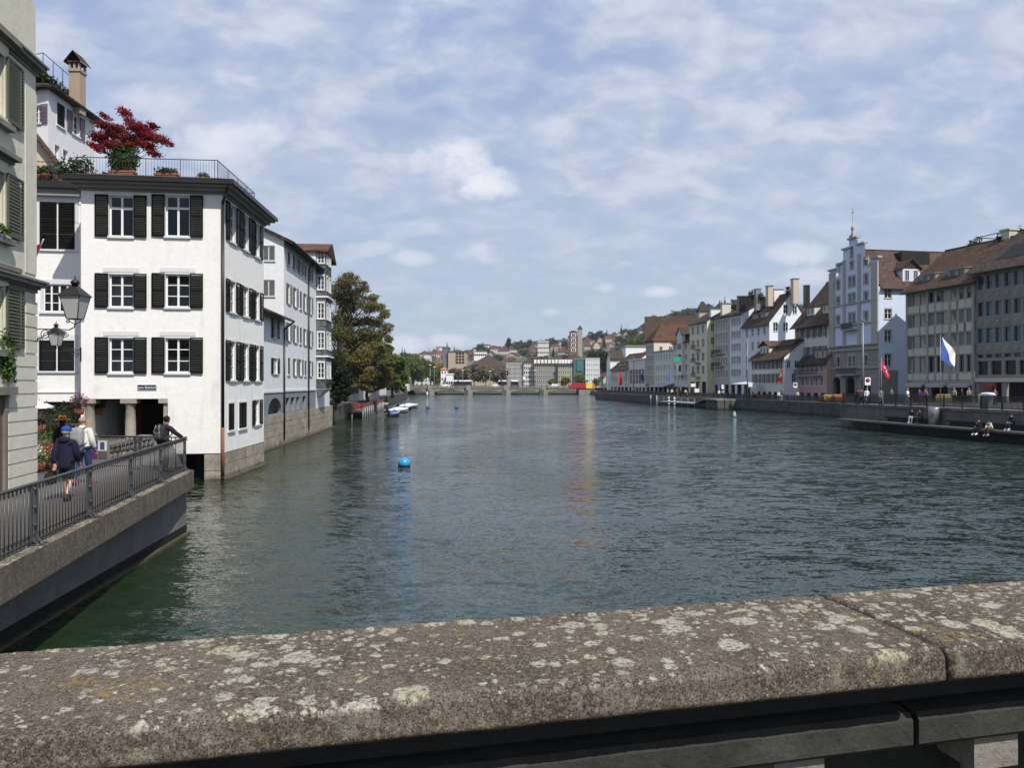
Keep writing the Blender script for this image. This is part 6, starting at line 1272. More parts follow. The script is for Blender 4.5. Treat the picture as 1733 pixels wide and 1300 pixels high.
def tower(name, label, px0, px1, ytop, yapex, Y, m, mr, bands):
    o = pb(name, label, px0, px1, ytop, yapex, Y, (px1 - px0) / 1300 * Y, m, mr, cat='church tower'); h = zof(ytop, Y) - o.location.z; hx = (px1 - px0) / 2600 * Y
    for b in bands:
        z = zof(b, Y) - o.location.z; link('belfry_panel', MB().box(-hx * .62, hx * .62, -hx - .25, -hx - .01, z - 1.6, z + 1.6).mesh('belfry_panel'), M_white, o); link('belfry_opening', MB().box(-hx * .42, -.15, -hx - .35, -hx - .26, z - 1.2, z + 1.2).box(.15, hx * .42, -hx - .35, -hx - .26, z - 1.2, z + 1.2).mesh('belfry_opening'), M_dark, o)
    return o
tower('campanile', 'brick campanile with pale belfry panels above the far bank houses', 964.5, 976.5, 561.5, 559, 700, simple('brick_brown', (.17, .11, .08), .9), T_dark, (567, 575.5, 584, 592)); tower('round_tower', 'slim pale tower with pointed dark cap behind the brick campanile', 978, 985.5, 557, 550.5, 760, simple('tower_stone', (.28, .27, .24), .9), T_dark, ())
pb('bridge_pavilion', 'white pavilion with thin overhanging flat roof at the left end of the far bridge', 755, 766, 634, 634, 372, 8, M_white, M_white, cols=3, floors=1, wsz=(1.0, 1.5)); pb('orange_roof_house', 'narrow white house with orange roof behind the bridge pavilion', 746, 756, 625.5, 621, 380, 8, M_white, simple('orange_tile', (.5, .12, .03), .8), cols=2, floors=3, wsz=(.8, 1.5))
xa_, xb_ = (767 - 866.5) / 1300 * 368, (798 - 866.5) / 1300 * 368; o = plain('bridge_canopy', 'long thin white tram stop roof on the left part of the far bridge', 'canopy', xa_, xb_, 368, 372, 6.0, 6.1, 6.05, M_white, M_white)
MB().box(o.location.x - 4, o.location.x - 3.8, 369, 369.2, 3, 6).box(o.location.x + 3, o.location.x + 3.2, 369, 369.2, 3, 6).build('post', M_grey, o)
def crane(label, px, ytop, Y, m, jib):
    p = at(px, ytop, Y); zg = ground_z(p.x, Y); o = thing('tower_crane', label, 'crane', (p.x, Y, zg)); h = p.z - zg; mb = MB()
    for sx in (-1, 1):
        for sy in (-1, 1): mb.tube((sx, sy, 0), (sx, sy, h), .22, .22, 4)
    n = int(h / 4)
    for i in range(n): mb.tube((-1, -1, i * h / n), (1, -1, (i + 1) * h / n), .16, .16, 4)
    link('mast', mb.mesh('mast'), m, o); link('jib', MB().box(-jib * .35, jib, -.5, .5, h - 1.2, h).box(-jib * .35, -jib * .2, -.9, .9, h - 3, h - 1.21).mesh('jib'), m, o); link('cab', MB().box(.8, 2.6, -1, 1, h - 3.6, h - 1.25).mesh('cab'), M_white, o)
crane('pale tower crane standing left of the tan office', 743, 586.5, 640, simple('crane_red', (.40, .20, .15), .5), 7); crane('thin dark tower crane over the white apartment block', 824, 583, 900, simple('crane_dark', (.05, .06, .09), .5), -12)

# ------------------------------------------------------------------ houses and trees on the hill
g = random.Random(21); WALLS = [('white', plaster('hill_white', (.50, .49, .46), .2)), ('cream', plaster('hill_cream', (.52, .46, .34), .2)), ('grey', plaster('hill_grey', (.32, .31, .29), .2)), ('ochre', plaster('hill_ochre', (.48, .33, .15), .2)), ('beige', plaster('hill_beige', (.42, .36, .27), .2))]
ROOFS = [('red', tiles('hill_red_roof', (.13, .058, .042), (.09, .05, .04))), ('brown', T_brown), ('dark', T_dark), ('russet', tiles('hill_russet_roof', (.11, .06, .045), (.08, .05, .04)))]
def where(px, f):
    b = 'low on the slope' if f < .33 else 'halfway up' if f < .66 else 'near the skyline'
    a = 'left of the tan office' if px < 748 else 'between tan office and lone conifer' if px < 858 else 'between lone conifer and hill flats' if px < 912 else 'left of the campanile' if px < 962 else 'right of the church towers' if px < 1010 else 'above the netted block' if px < 1050 else 'left of the big church roof'
    return b + ' ' + a
hn = 0; occ = []
for r_ in range(900):
    px = g.uniform(612, 1100); f = g.random(); Y = 520 + 780 * f ** .8; X = (px - 866.5) / 1300 * Y; w = g.uniform(8, 15); 
    if any(abs(px - a) < (w + b) / 2 / Y * 1300 * .8 and abs(Y - y_) < 45 for a, y_, b in occ): continue
    if px < 700 and g.random() < .6: continue
    occ.append((px, Y, w)); zg = ground_z(X, Y) - 1.5; wi = g.choices(range(5), (4, 2, 5, 1, 3))[0]; ri = g.choices(range(4), (2, 4, 6, 3))[0]; h = g.uniform(4.5, 9); dp = g.uniform(8, 12); fl = 2 if h < 9 else 3
    plain('hillside_house', '%s hillside house with %s roof, %s' % (WALLS[wi][0], ROOFS[ri][0], where(px, f)), 'house', X - w / 2, X + w / 2, Y, Y + dp, zg, zg + h, zg + h + g.uniform(3, 5.5), WALLS[wi][1], ROOFS[ri][1], axis=g.choice('xxy'), hip=g.random() < .4, rz=g.uniform(-.5, .5), cols=(max(3, int(w / 3.2)) if Y < 1300 and g.random() < .75 else 0), floors=fl, wsz=(1.3, 1.7))['group'] = 'houses on the far hillside'; hn += 1
    if hn >= 185: break
LH = [leafmat('hill_leaves_dark', (.010, .020, .008), (.030, .045, .014), trans=.1), leafmat('hill_leaves_green', (.020, .036, .010), (.055, .075, .020), trans=.1), leafmat('hill_leaves_olive', (.035, .035, .014), (.085, .08, .03), trans=.1)]
HT = []
for s_ in range(5):
    gg = random.Random(s_); cl = ball_clumps(1, 1, .85, 1.25, 14, s_, .42); HT.append(leaves_mesh('crown', cl, 520, .16, s_, .4, .5))
hc = bpy.data.meshes.new('x'); con = leaves_mesh('crown', [(0, 0, .3 + .27 * i, .5 - .065 * i, .5 - .065 * i, .3) for i in range(8)], 700, .10, 9, .1, .4)
trk = MB().tube((0, 0, -.5), (0, 0, 1.2), .07, .04, 5).mesh('trunk')
tn = 0
for r_ in range(3000):
    px = g.uniform(605, 1330) if g.random() < .62 else g.uniform(1040, 1330); f = g.random(); Y = 540 + 790 * f ** .7; X = (px - 866.5) / 1300 * Y; s_ = g.uniform(5, 9.5)
    if px > 1110 and Y < 900: continue
    if any(abs(px - a) * Y / 1300 < b * .45 and -2 < (y_ - Y) < 30 for a, y_, b in occ): continue
    if px < 1040 and g.random() < .25: continue
    ki = g.choices(range(3), (4, 4, 2))[0]; cf = g.random() < .12
    o = thing('hillside_tree', '%s hillside %s %s' % (('dark', 'green', 'olive')[ki] if not cf else 'dark', 'conifer' if cf else 'round tree', where(px, f) if px < 1095 else ('low, ' if f < .5 else 'high, ') + ('hidden behind the church roof' if px < 1150 else 'behind the cream and beige houses' if px < 1230 else 'behind the white gabled house')), 'tree', (X, Y, ground_z(X, Y) - 1), 'trees on the far hillside', g.uniform(0, 6)); o.scale = (s_ * (.8 if cf else 1), s_ * (.8 if cf else 1), s_ * (1.1 if cf else .95))
    link('crown', con if cf else g.choice(HT), LH[0] if cf else LH[ki], o); link('trunk', trk, M_bark, o); tn += 1
    if tn >= 290: break
bpy.data.meshes.remove(hc)
# crest woods that read as one mass
cl = []
for i in range(260):
    px = g.uniform(1060, 1420); Y = g.uniform(1180, 1420); X = (px - 866.5) / 1300 * Y; cl.append((X, Y, ground_z(X, Y) + 4, g.uniform(6, 11), g.uniform(6, 11), g.uniform(5, 8)))
for i in range(150):
    px = g.uniform(560, 1060); Y = g.uniform(1250, 1420); X = (px - 866.5) / 1300 * Y; cl.append((X, Y, ground_z(X, Y) + 2, g.uniform(6, 12), g.uniform(6, 11), g.uniform(3, 6)))
tag(link('crest_wood', leaves_mesh('crest_wood', cl, 26000, 1.5, 4, .5, .6), LH[0]), 'dark woods running along the hill crest', 'wood', kind='stuff')
def sc_tree(label, px, ybase, ytop, rxpx, Y, m, n=2600, seed=0, size=.35, name='tree', grp=None, conif=False):
    zb_ = zof(ybase, Y); p = at(px, ybase, Y); H_ = (ybase - ytop) / 1300 * Y; rx = rxpx / 1300 * Y; zg = min(zb_, ground_z(p.x, Y)) if Y > 360 else zb_
    cl = ball_clumps(rx * .8, rx * .8, H_ * .42, H_ * .56 + (zb_ - zg), 20, seed, .5)
    return tree(label, 'tree', (p.x, Y, zg), (zb_ - zg) + H_ * .7, max(.18, H_ * .02), cl, n, size, m, seed, name, grp)
sc_tree('lone dark conifer on the skyline left of the red roofs', 861, 592, 571, 5, 900, LH[0], 900, 1, .8)
L_br = leafmat('grey_brown_leaves', (.10, .085, .06), (.25, .20, .14), (.13, .13, .07), .25); L_fg = leafmat('far_green_leaves', (.075, .11, .020), (.21, .26, .055), (.15, .16, .05), .4); L_bg = leafmat('bright_green_leaves', (.07, .10, .015), (.17, .21, .03), trans=.3)
far_t = [(699, 652, 600, 17, 392, 1), (714, 652, 604, 17, 384, 1), (729, 652, 608, 16, 392, 1), (741, 652, 612, 12, 396, 1), (684, 655, 598, 16, 375, 1), (668, 660, 600, 17, 330, 1), (768, 652, 622, 13, 400, 0), (784, 652, 616, 15, 398, 0), (803, 652, 614, 16, 402, 0), (822, 652, 617, 14, 398, 0), (840, 652, 620, 13, 402, 0), (852, 652, 622, 9, 404, 0)]
nm = ['green tree behind the far bridge, second of its clump', 'green tree behind the far bridge, third of its clump', 'green tree behind the far bridge near the orange roof', 'green tree touching the orange roofed house', 'green tree right above the far left quay end', 'pale green tree at the left start of the far clump', 'grey brown tree just right of the bridge pavilion', 'grey brown tree below the tan office', 'tallest grey brown tree behind the far bridge', 'grey brown tree under the dark station hall', 'grey brown tree left of the grid fronted office', 'small grey brown tree touching the grid fronted office']
for i, (px, yb_, yt, rx, Y, k_) in enumerate(far_t): sc_tree(nm[i], px, yb_, yt, rx, Y, L_fg if k_ else L_br, 4200, i, .5, grp='trees behind the far bridge')
for i, (px, yt, rx, lab) in enumerate(((937, 640, 10, 'small bright green tree before the sandstone office'), (957, 637, 11, 'bright green tree before the mansard wing'), (982, 632, 14, 'largest bright green tree before the glass office'), (1009, 640, 8, 'small bright green tree at the right bridge end'))): sc_tree(lab, px, 656, yt, rx, 372, L_bg, 1800, i + 30, .35, grp='bright trees at the bridge end')
for i, (px, yb_, yt, rx, Y, lab) in enumerate(((1003, 640, 590, 13, 470, 'tall dark green tree behind the netted block'), (1020, 640, 585, 16, 465, 'broad dark green tree right of the netted block'), (1031, 640, 600, 10, 455, 'dark green tree touching the far quay houses'), (1072, 600, 569, 13, 420, 'sunlit green tree rising beside the big church roof'), (1084, 600, 572, 11, 400, 'green tree directly left of the big church roof'))): sc_tree(lab, px, yb_, yt, rx, Y, L_drk if i < 3 else L_fg, 3200, i + 40, .55)

# ------------------------------------------------------------------ left bank trees
L_t1 = leafmat('tall_tree_leaves', (.060, .074, .026), (.18, .185, .066), (.19, .135, .060), .45); L_t2 = leafmat('brown_green_leaves', (.070, .074, .020), (.20, .195, .055), (.19, .15, .050), .45); L_t3 = leafmat('lime_leaves', (.045, .08, .014), (.15, .21, .04), trans=.4)
def crown_px(lst, Y, b, n3, seed, ry=2.6, f=.8):
    g = random.Random(seed); out = []
    for (px, py, w, h) in lst:
        for _ in range(n3): y_ = Y + g.uniform(-ry, ry); p = at(px + g.uniform(-w, w) * .4, py + g.uniform(-h, h) * .4, y_); k_ = y_ / 1300; out.append((p.x - b[0], p.y - b[1], p.z - b[2], w * k_ * f * g.uniform(.6, 1), w * k_ * f, h * k_ * f * g.uniform(.9, 1.3)))
    return out
b1 = (at(574, 0, 99).x, 99, 2.05)
T1 = [(578, 480, 20, 12), (596, 474, 16, 9), (588, 466, 10, 5), (570, 500, 14, 14), (604, 496, 20, 11), (618, 488, 10, 5), (626, 504, 14, 6), (590, 520, 24, 13), (622, 522, 18, 9), (640, 520, 12, 6), (632, 514, 9, 5), (648, 528, 9, 5), (654, 560, 9, 6), (614, 478, 8, 4), (574, 540, 18, 16), (606, 545, 24, 12), (636, 546, 18, 8), (650, 536, 10, 5), (566, 570, 12, 16), (590, 572, 22, 13), (620, 568, 20, 10), (645, 566, 14, 8), (655, 552, 8, 4), (572, 600, 14, 14)]
tree('tall airy tree with green and copper leaves beside the grey shingled house', 'tree', b1, 12.5, .34, crown_px(T1, 99, b1, 3, 1, 2.8, 1.2), 26000, .125, L_t1, 1, 'riverside_tree', 'trees along the left bank', 8, shell=.05)
b2 = (at(622, 0, 122).x, 122, 2.05); T2 = [(630, 585, 22, 12), (650, 590, 14, 10), (606, 590, 20, 12), (655, 575, 8, 6), (615, 612, 26, 14), (642, 614, 20, 14), (590, 614, 18, 12), (620, 636, 26, 12), (648, 636, 16, 12), (598, 640, 20, 12), (660, 610, 10, 10), (625, 655, 24, 6)]
tree('dense brownish green tree on the left bank behind the tall airy one', 'tree', b2, 7.5, .3, crown_px(T2, 122, b2, 3, 2, 3.5, 1.15), 36000, .17, L_t2, 2, 'riverside_tree', 'trees along the left bank', 7, shell=.1)
b3 = (at(664, 0, 165).x, 165, 2.05); T3 = [(660, 606, 14, 9), (672, 612, 14, 10), (655, 628, 16, 12), (676, 630, 13, 12), (665, 646, 18, 10), (684, 640, 8, 8), (680, 654, 9, 6), (648, 650, 12, 8)]
tree('leafy green tree at the end of the left bank row', 'tree', b3, 7, .3, crown_px(T3, 165, b3, 3, 3, 3.5, 1.0), 12000, .26, L_t3, 3, 'riverside_tree', 'trees along the left bank', 5, shell=.4)
b4 = (at(566, 0, 91).x, 91, 2.05); T4 = [(566, 615, 10, 12), (576, 630, 12, 12), (564, 645, 9, 12), (578, 655, 12, 11), (588, 645, 10, 9), (568, 672, 8, 10), (584, 670, 9, 7), (590, 664, 8, 5), (560, 628, 6, 10)]
tree('dark bushy tree overhanging the water next to the last river house', 'tree', b4, 5, .26, crown_px(T4, 91, b4, 3, 4, 1.5, 1.05), 14000, .14, leafmat('dark_bank_leaves', (.007, .013, .005), (.022, .032, .011)), 4, 'riverside_tree', 'trees along the left bank', 5, shell=.4)
b5 = (at(600, 0, 150).x - 3, 152, 2.05); T5 = [(596, 632, 22, 14), (620, 640, 22, 14), (640, 648, 20, 10), (580, 640, 14, 12)]
tree('low dark green tree in the second row of the left bank', 'tree', b5, 6, .26, crown_px(T5, 152, b5, 3, 5, 3, 1), 7000, .2, L_drk, 5, 'riverside_tree', 'trees along the left bank', 5, shell=.4)
for i, (x0, x1, y0, Y, lab) in enumerate(((583, 607, 646, 128, 'white cafe pavilion behind the dock under the left bank trees'), (616, 634, 655, 168, 'low white wall building behind the left bank trees'))):
    pb('cafe_pavilion', lab, x0, x1, y0, y0, Y, 6, P_farw, M_zinc, cols=4, floors=1, wsz=(.8, 1.3), z0=2.0)
o = pb('bank_house', 'large pale house hidden behind the left bank trees', 560, 640, 600, 585, 185, 12, P_farw, T_brown, cols=9, floors=4, z0=2.0); pb('bank_tower', 'small white riverside turret house at the left end of the far bridge', 684, 691, 640, 634, 300, 4, P_farw, M_zinc, cols=1, floors=2, z0=2.0, wsz=(.7, 1.2))
# ------------------------------------------------------------------ dock, boats, buoys
dk = thing('floating_dock', 'wooden dock with reddish railing on posts beside the left bank trees', 'dock', (-22.4, 108, 0)); Y0, Y1 = 107, 142; xa, xb = -23.8, -20.9; dx_ = -.085
def dq_(x, y): return x + dx_ * (y - Y0)
for j in range(12):
    ya, yb2 = Y0 + (Y1 - Y0) * j / 12 + .03, Y0 + (Y1 - Y0) * (j + 1) / 12 - .03; MB().hexa([(dq_(xa, ya), ya, .8), (dq_(xb, ya), ya, .8), (dq_(xb, yb2), yb2, .8), (dq_(xa, yb2), yb2, .8), (dq_(xa, ya), ya, 1.02), (dq_(xb, ya), ya, 1.02), (dq_(xb, yb2), yb2, 1.02), (dq_(xa, yb2), yb2, 1.02)]).build('deck_board', M_wood, dk)
for y_ in np.linspace(Y0 + .1, Y1 - .1, 13): MB().tube((dq_(xb, y_) + .12, y_, -1), (dq_(xb, y_) + .12, y_, 1.5), .11, .10, 7).build('post', M_grey, dk)
for x in (xa, (xa + xb) / 2): MB().tube((x, Y0 + .3, -1), (x, Y0 + .3, .8), .11, .1, 7).build('post', M_grey, dk)
rail(dk, [(xa, Y0 + .1), (xb, Y0 + .1), (dq_(xb, Y1), Y1)], 1.02, 1.0, .28, .014, None, .02, simple('rust_red_rail', (.16, .06, .045), .7))
mb = MB(); mb.box(xa - 2.5, xa, Y0 - 6, Y0 + 1, -.5, .15); mb.build('stone_step', S_block, dk)
def parasol(label, x, y, z, c, r=1.3, h=2.2, group=None):
    o = thing('parasol', label, 'parasol', (x, y, z), group); link('pole', MB().tube((0, 0, 0), (0, 0, h), .03, .03, 6).lathe([(.3, 0), (.3, .06), (.05, .1)], (0, 0, 0), 10).mesh('pole'), M_grey, o)
    mb = MB(); mb.lathe([(r, h - .35), (r * .98, h - .28), (r * .5, h - .08), (.04, h + .08)], (0, 0, 0), 8, False); link('canopy', mb.mesh('canopy'), cloth(c), o); return o
for i, (px, Y) in enumerate(((593, 110), (601, 113), (609, 118), (587, 109))):
    p = at(px, 690, Y); o = thing('cafe_table', ['red cafe table at the middle of the wooden dock', 'red cafe table second from the dock end', 'red cafe table at the right rail of the dock', 'red cafe table nearest the dark bushy tree'][i], 'table', (p.x, Y, 1.03), 'red tables on the dock'); mt_ = simple('bright_red', (.55, .03, .025), .5)
    link('table_top', MB().box(-.7, .7, -.4, .4, .72, .78).mesh('table_top'), mt_, o)
    for sx in (-1, 1): link('bench', MB().box(-.7, .7, sx * .75 - .15, sx * .75 + .15, .42, .47).box(-.6, -.5, sx * .75 - .05, sx * .75 + .05, 0, .42).box(.5, .6, sx * .75 - .05, sx * .75 + .05, 0, .42).mesh('bench'), mt_, o)
    link('leg', MB().box(-.05, .05, -.3, .3, 0, .72).mesh('leg'), M_grey, o)
p = at(600, 0, 124); parasol('closed dark blue parasol hanging before the white cafe pavilion', p.x, 124, 2.05, (.01, .02, .06), .45, 4.0)
def boat(label, px, py, rz, L_, c, cover=None, name='motor_boat', cab=False):
    Y = 4.8 * 1300 / (py - 650); p = at(px, py, Y); o = thing(name, label, 'boat', (p.x, Y, 0), None, rz); mb = MB(); n = 14; rows = []
    for i in range(n + 1):
        t = i / n; x = -L_ / 2 + L_ * t; w = L_ * .17 * (1 - max(0, (t - .45) / .55) ** 2.2) * (.9 + .1 * min(t * 6, 1)); zt = .5 + .28 * t ** 2; w = max(w, .02)
        rows.append([(x, -w, zt), (x, -w * .85, .15), (x, 0, -.15 + .3 * max(0, t - .7)), (x, w * .85, .15), (x, w, zt)])
    vs = [q_ for r_ in rows for q_ in r_]; fs = [(i * 5 + j, (i + 1) * 5 + j, (i + 1) * 5 + j + 1, i * 5 + j + 1) for i in range(n) for j in range(4)] + [(0, 1, 2, 3, 4)]; mb.add(vs, [f[::-1] for f in fs], True); link('hull', mb.mesh('hull'), c, o)
    mb = MB(); vs = []; 
    for i, r_ in enumerate(rows):
        t = i / n; hgt = (.45 if cover else .02) * math.sin(math.pi * min(t * 1.1, 1)) ; a, b = r_[0], r_[4]
        for k_ in range(5): f = k_ / 4; vs.append((a[0], a[1] * .96 + (b[1] - a[1]) * f * .96, a[2] - .04 * (not cover) + hgt * math.sin(math.pi * f)))
    fs = [(i * 5 + j, (i + 1) * 5 + j, (i + 1) * 5 + j + 1, i * 5 + j + 1) for i in range(n) for j in range(4)]; mb.add(vs, [f[::-1] for f in fs], True); link('cover' if cover else 'deck', mb.mesh('cover'), cover or M_wood, o)
    link('gunwale', MB().path([(r_[0][0], r_[0][1], r_[0][2]) for r_ in rows], .035, 5).path([(r_[4][0], r_[4][1], r_[4][2]) for r_ in rows], .035, 5).mesh('gunwale'), M_white, o)
    link('outboard', MB().box(-L_ / 2 - .3, -L_ / 2, -.14, .14, .45, .95).box(-L_ / 2 - .22, -L_ / 2 - .08, -.06, .06, -.3, .45).mesh('outboard'), M_iron, o)
    if cab: link('canopy', MB().box(-L_ * .1, L_ * .2, -L_ * .12, L_ * .12, 1.35, 1.42).tube((-L_ * .08, -L_ * .1, .5), (-L_ * .08, -L_ * .1, 1.35), .03, .03, 5).tube((L_ * .18, L_ * .1, .5), (L_ * .18, L_ * .1, 1.35), .03, .03, 5).mesh('canopy'), M_iron, o)
    return o
M_hull = simple('white_hull', (.62, .62, .60), .4); M_cov = simple('pale_boat_cover', (.55, .56, .58), .8, var=.1); M_hw = simple('brown_hull', (.16, .09, .06), .5)
boat('small moored boat with pale cover behind the blue boat', 674, 699, R(62), 5.6, M_hull, M_cov); boat('farthest moored motor boat, white with open deck', 691, 691, R(64), 6.6, M_hull, M_cov); boat('near moored brown boat with blue bow cover', 667, 705, R(74), 3.4, M_hw, simple('blue_cover', (.03, .10, .35), .8)); boat('dark open motor boat between the two white ones', 684, 694.5, R(64), 4.6, M_iron, None, cab=True)
boat('pale boat moored at the dock end under the left quay wall', 643, 689, R(70), 6.8, M_hull, simple('pink_cover', (.45, .25, .22), .8)); boat('small white boat floating alone left of the moored boats', 660, 682, R(40), 3.0, M_hull, M_cov, 'rowing_boat')
M_buoy = simple('buoy_blue', (.02, .26, .55), .35, var=.08)
def buoy(label, px, py, r, kind='ball', m=None):
    Y = 4.8 * 1300 / (py - 650); p = at(px, py, Y); o = thing('buoy', label, 'buoy', (p.x, Y, 0)); 
    if kind == 'ball': link('float', MB().blob((0, 0, r * .55), (r, r, r * .93), 1, 28, 18).mesh('float'), m or M_buoy, o); link('band', MB().lathe([(r * .93, -.05), (r * 1.012, r * .22), (r * 1.0, r * .30)], (0, 0, 0), 28).mesh('band'), M_dark, o); link('ring', MB().tube((0, 0, r * 1.45), (0, 0, r * 1.62), .04, .04, 8).mesh('ring'), M_grey, o)
    elif kind == 'cone': link('float', MB().lathe([(r, 0), (r, r * .35), (.1, r * 2.4), (.03, r * 2.5)], (0, 0, 0), 16).mesh('float'), m, o); link('band', MB().lathe([(r * 1.15, -.1), (r * 1.15, .06)], (0, 0, 0), 16).mesh('band'), M_dark, o)
    else: link('float', MB().lathe([(r, -.2), (r, r * 5), (r * .5, r * 6)], (0, 0, 0), 10).mesh('float'), m, o); link('band', MB().lathe([(r * 1.1, -.1), (r * 1.1, .1)], (0, 0, 0), 10).mesh('band'), M_dark, o)
buoy('large blue ball buoy floating alone in the middle of the near river', 684, 790, .36); buoy('small blue buoy left of its twin before the far bridge', 724, 691.5, .36, 'ball', simple('buoy_dark_blue', (.015, .09, .28), .4)); buoy('small blue buoy right of its twin before the far bridge', 773, 691.5, .36, 'ball', MATS['buoy_dark_blue']); buoy('pale turquoise cone buoy near the right quay wall', 1243, 705, .30, 'cone', simple('pale_teal', (.22, .36, .38), .6)); buoy('thin white marker post in the water before the far bridge', 723, 671, .3, 'post', M_white)
# ------------------------------------------------------------------ promenade railing
M_railg = simple('railing_grey', (.085, .088, .09), .45, .5, .2, 5)
pr_ = thing('promenade_railing', 'grey iron railing of slender bars along the promenade edge above the river', 'railing', (edge_pt(12).x - .22, 12, 2.05)); rz0 = 2.06; rzt = 3.1
def rp(y): p = edge_pt(y, .22); return p
ra0, ra1 = rp(1.7), rp(24.42); dd_ = (ra1 - ra0).normalized(); angr = math.atan2(dd_.y, dd_.x)
MB().tube((*ra0, rzt), (*ra1, rzt), .03, .03, 10).build('handrail', M_railg, pr_)
MB(Matrix.Translation((*ra0, 0)) @ Matrix.Rotation(angr, 4, 'Z')).box(0, (ra1 - ra0).length, -.02, .02, rz0 + .07, rz0 + .095).box(0, (ra1 - ra0).length, -.012, .012, rz0 + .035, rz0 + .05).build('bottom_rail', M_railg, pr_)
barm = MB().tube((0, 0, .09), (0, 0, .94), .0105, .0105, 6).lathe([(.009, .92), (.019, .96), (.016, 1.0), (.006, 1.03)], (0, 0, 0), 6).lathe([(.02, .04), (.02, .075)], (0, 0, 0), 6).mesh('bar')
pm = MB()
for s in (-1, 1):
    pm.box(s * .09 - .035, s * .09 + .035, -.016, .016, .16, 1.02); pm.box(s * .09 - .035, s * .09 + .035, -.055, .055, -.01, .02)
    for (y0, z0), (y1, z1) in zip([(0, .16), (-.02, .09), (-.07, .04), (-.13, .01)], [(-.02, .09), (-.07, .04), (-.13, .01), (-.2, .0)]): pm.hexa([(s * .09 - .035, y0 - .012, z0), (s * .09 + .035, y0 - .012, z0), (s * .09 + .035, y0 + .012, z0 + .012), (s * .09 - .035, y0 + .012, z0 + .012), (s * .09 - .035, y1 - .012, z1), (s * .09 + .035, y1 - .012, z1), (s * .09 + .035, y1 + .012, z1 + .012), (s * .09 - .035, y1 + .012, z1 + .012)])
for z in (.32, .62, .93): pm.box(-.09, .09, -.02, .02, z, z + .03); pm.tube((0, -.04, z + .015), (0, .04, z + .015), .026, .026, 8)
postm = pm.mesh('post'); py_ = [13.1 - 2.72 * 4, 13.1 - 2.72 * 3, 13.1 - 2.72 * 2, 13.1 - 2.72, 13.1, 15.75, 18.55, 21.3, 24.2]; posts = [y for y in py_ if y > 1.8]
for y in posts: p = rp(y); link('post', postm, M_railg, pr_, Vector((p.x, p.y, rz0)) - ORG[pr_.name], angr)
y = 1.8; n_ = 0
while y < 24.35:
    if all(abs(y - q_) > .1 for q_ in posts): p = rp(y); link('bar', barm, M_railg, pr_, Vector((p.x, p.y, rz0)) - ORG[pr_.name], angr); n_ += 1
    y += .146
br_ = thing('end_railing', 'dark iron railing closing the end of the promenade before the white house', 'railing', (-12, 24.8, 2.05)); e0, e1 = Vector((-13.9, 25.1)), ra1; dv = (e1 - e0); ae = math.atan2(dv.y, dv.x)
MB().tube((*e0, rzt), (*e1, rzt), .028, .028, 8).tube((*e0, rz0 + .09), (*e1, rz0 + .09), .02, .02, 6).build('handrail', M_railg, br_)
for i in range(24): p = e0.lerp(e1, (i + .5) / 24); link('bar', barm, M_railg, br_, Vector((p.x, p.y, rz0)) - ORG[br_.name], ae)
for f in (0, .5): p = e0.lerp(e1, f + .02); link('post', postm, M_railg, br_, Vector((p.x, p.y, rz0)) - ORG[br_.name], ae)
# rubble ramp wall
rw_ = thing('rubble_wall', 'low rubble stone ramp wall seen behind the end railing', 'wall', (-13.5, 28, 2.05)); WR = Wall((-13.9, 26.3), (-15.9, 34)); WR = Wall(at(186, 0, 27.5)[:2], at(256, 0, 30)[:2])
MB(WR.M()).box(0, WR.len, .05, .4, 2, 2.52).build('core', S_mortar, rw_); g = random.Random(3)
for r_ in range(2):
    u = 0
    while u < WR.len:
        l = g.uniform(.16, .4); MB(WR.M(u + l / 2, 2.05 + .25 * r_ + .12 + .03 * u)).blob((0, .1, 0), (l * .5, .13, .125), .6, 8, 6, .1, int(u * 99)).build('stone', M_ledge, rw_); u += l
MB(WR.M()).hexa([(0, -.06, 2.52), (WR.len, -.06, 2.7), (WR.len, .45, 2.7), (0, .45, 2.52), (0, -.06, 2.62), (WR.len, -.06, 2.82), (WR.len, .45, 2.82), (0, .45, 2.62)]).build('coping', M_ledge, rw_)
# notice board on the railing
nb = thing('notice_board', 'notice board with blue, purple and white posters hung on the end railing', 'notice board', at(168, 760, 24.7)); c = at(168, 766, 24.7); Mn = Matrix.Translation(c) @ Matrix.Rotation(ae, 4, 'Z')
MB(Mn).box(-.38, .38, -.05, .0, -.62, .42).build('panel', simple('board_grey', (.16, .16, .15), .8), nb)
for (x0, x1, z0, z1, cc) in ((-.34, -.03, .10, .38, (.03, .025, .22)), (-.34, -.03, -.2, .07, (.12, .015, .16)), (.0, .32, .06, .38, (.62, .62, .62)), (.0, .32, -.2, .03, (.09, .09, .085))): MB(Mn).box(x0, x1, -.06, -.052, z0, z1).build('poster', simple('poster_%d' % int(cc[0] * 999 + cc[2] * 99), cc, .6), nb)
MB(Mn).box(.08, .24, -.066, -.062, .1, .34).build('poster_picture', simple('poster_blue', (.05, .08, .2)), nb)
for x in (-.34, .30): MB(Mn).box(x, x + .04, -.03, .01, -.95, -.621).build('leg', M_railg, nb)
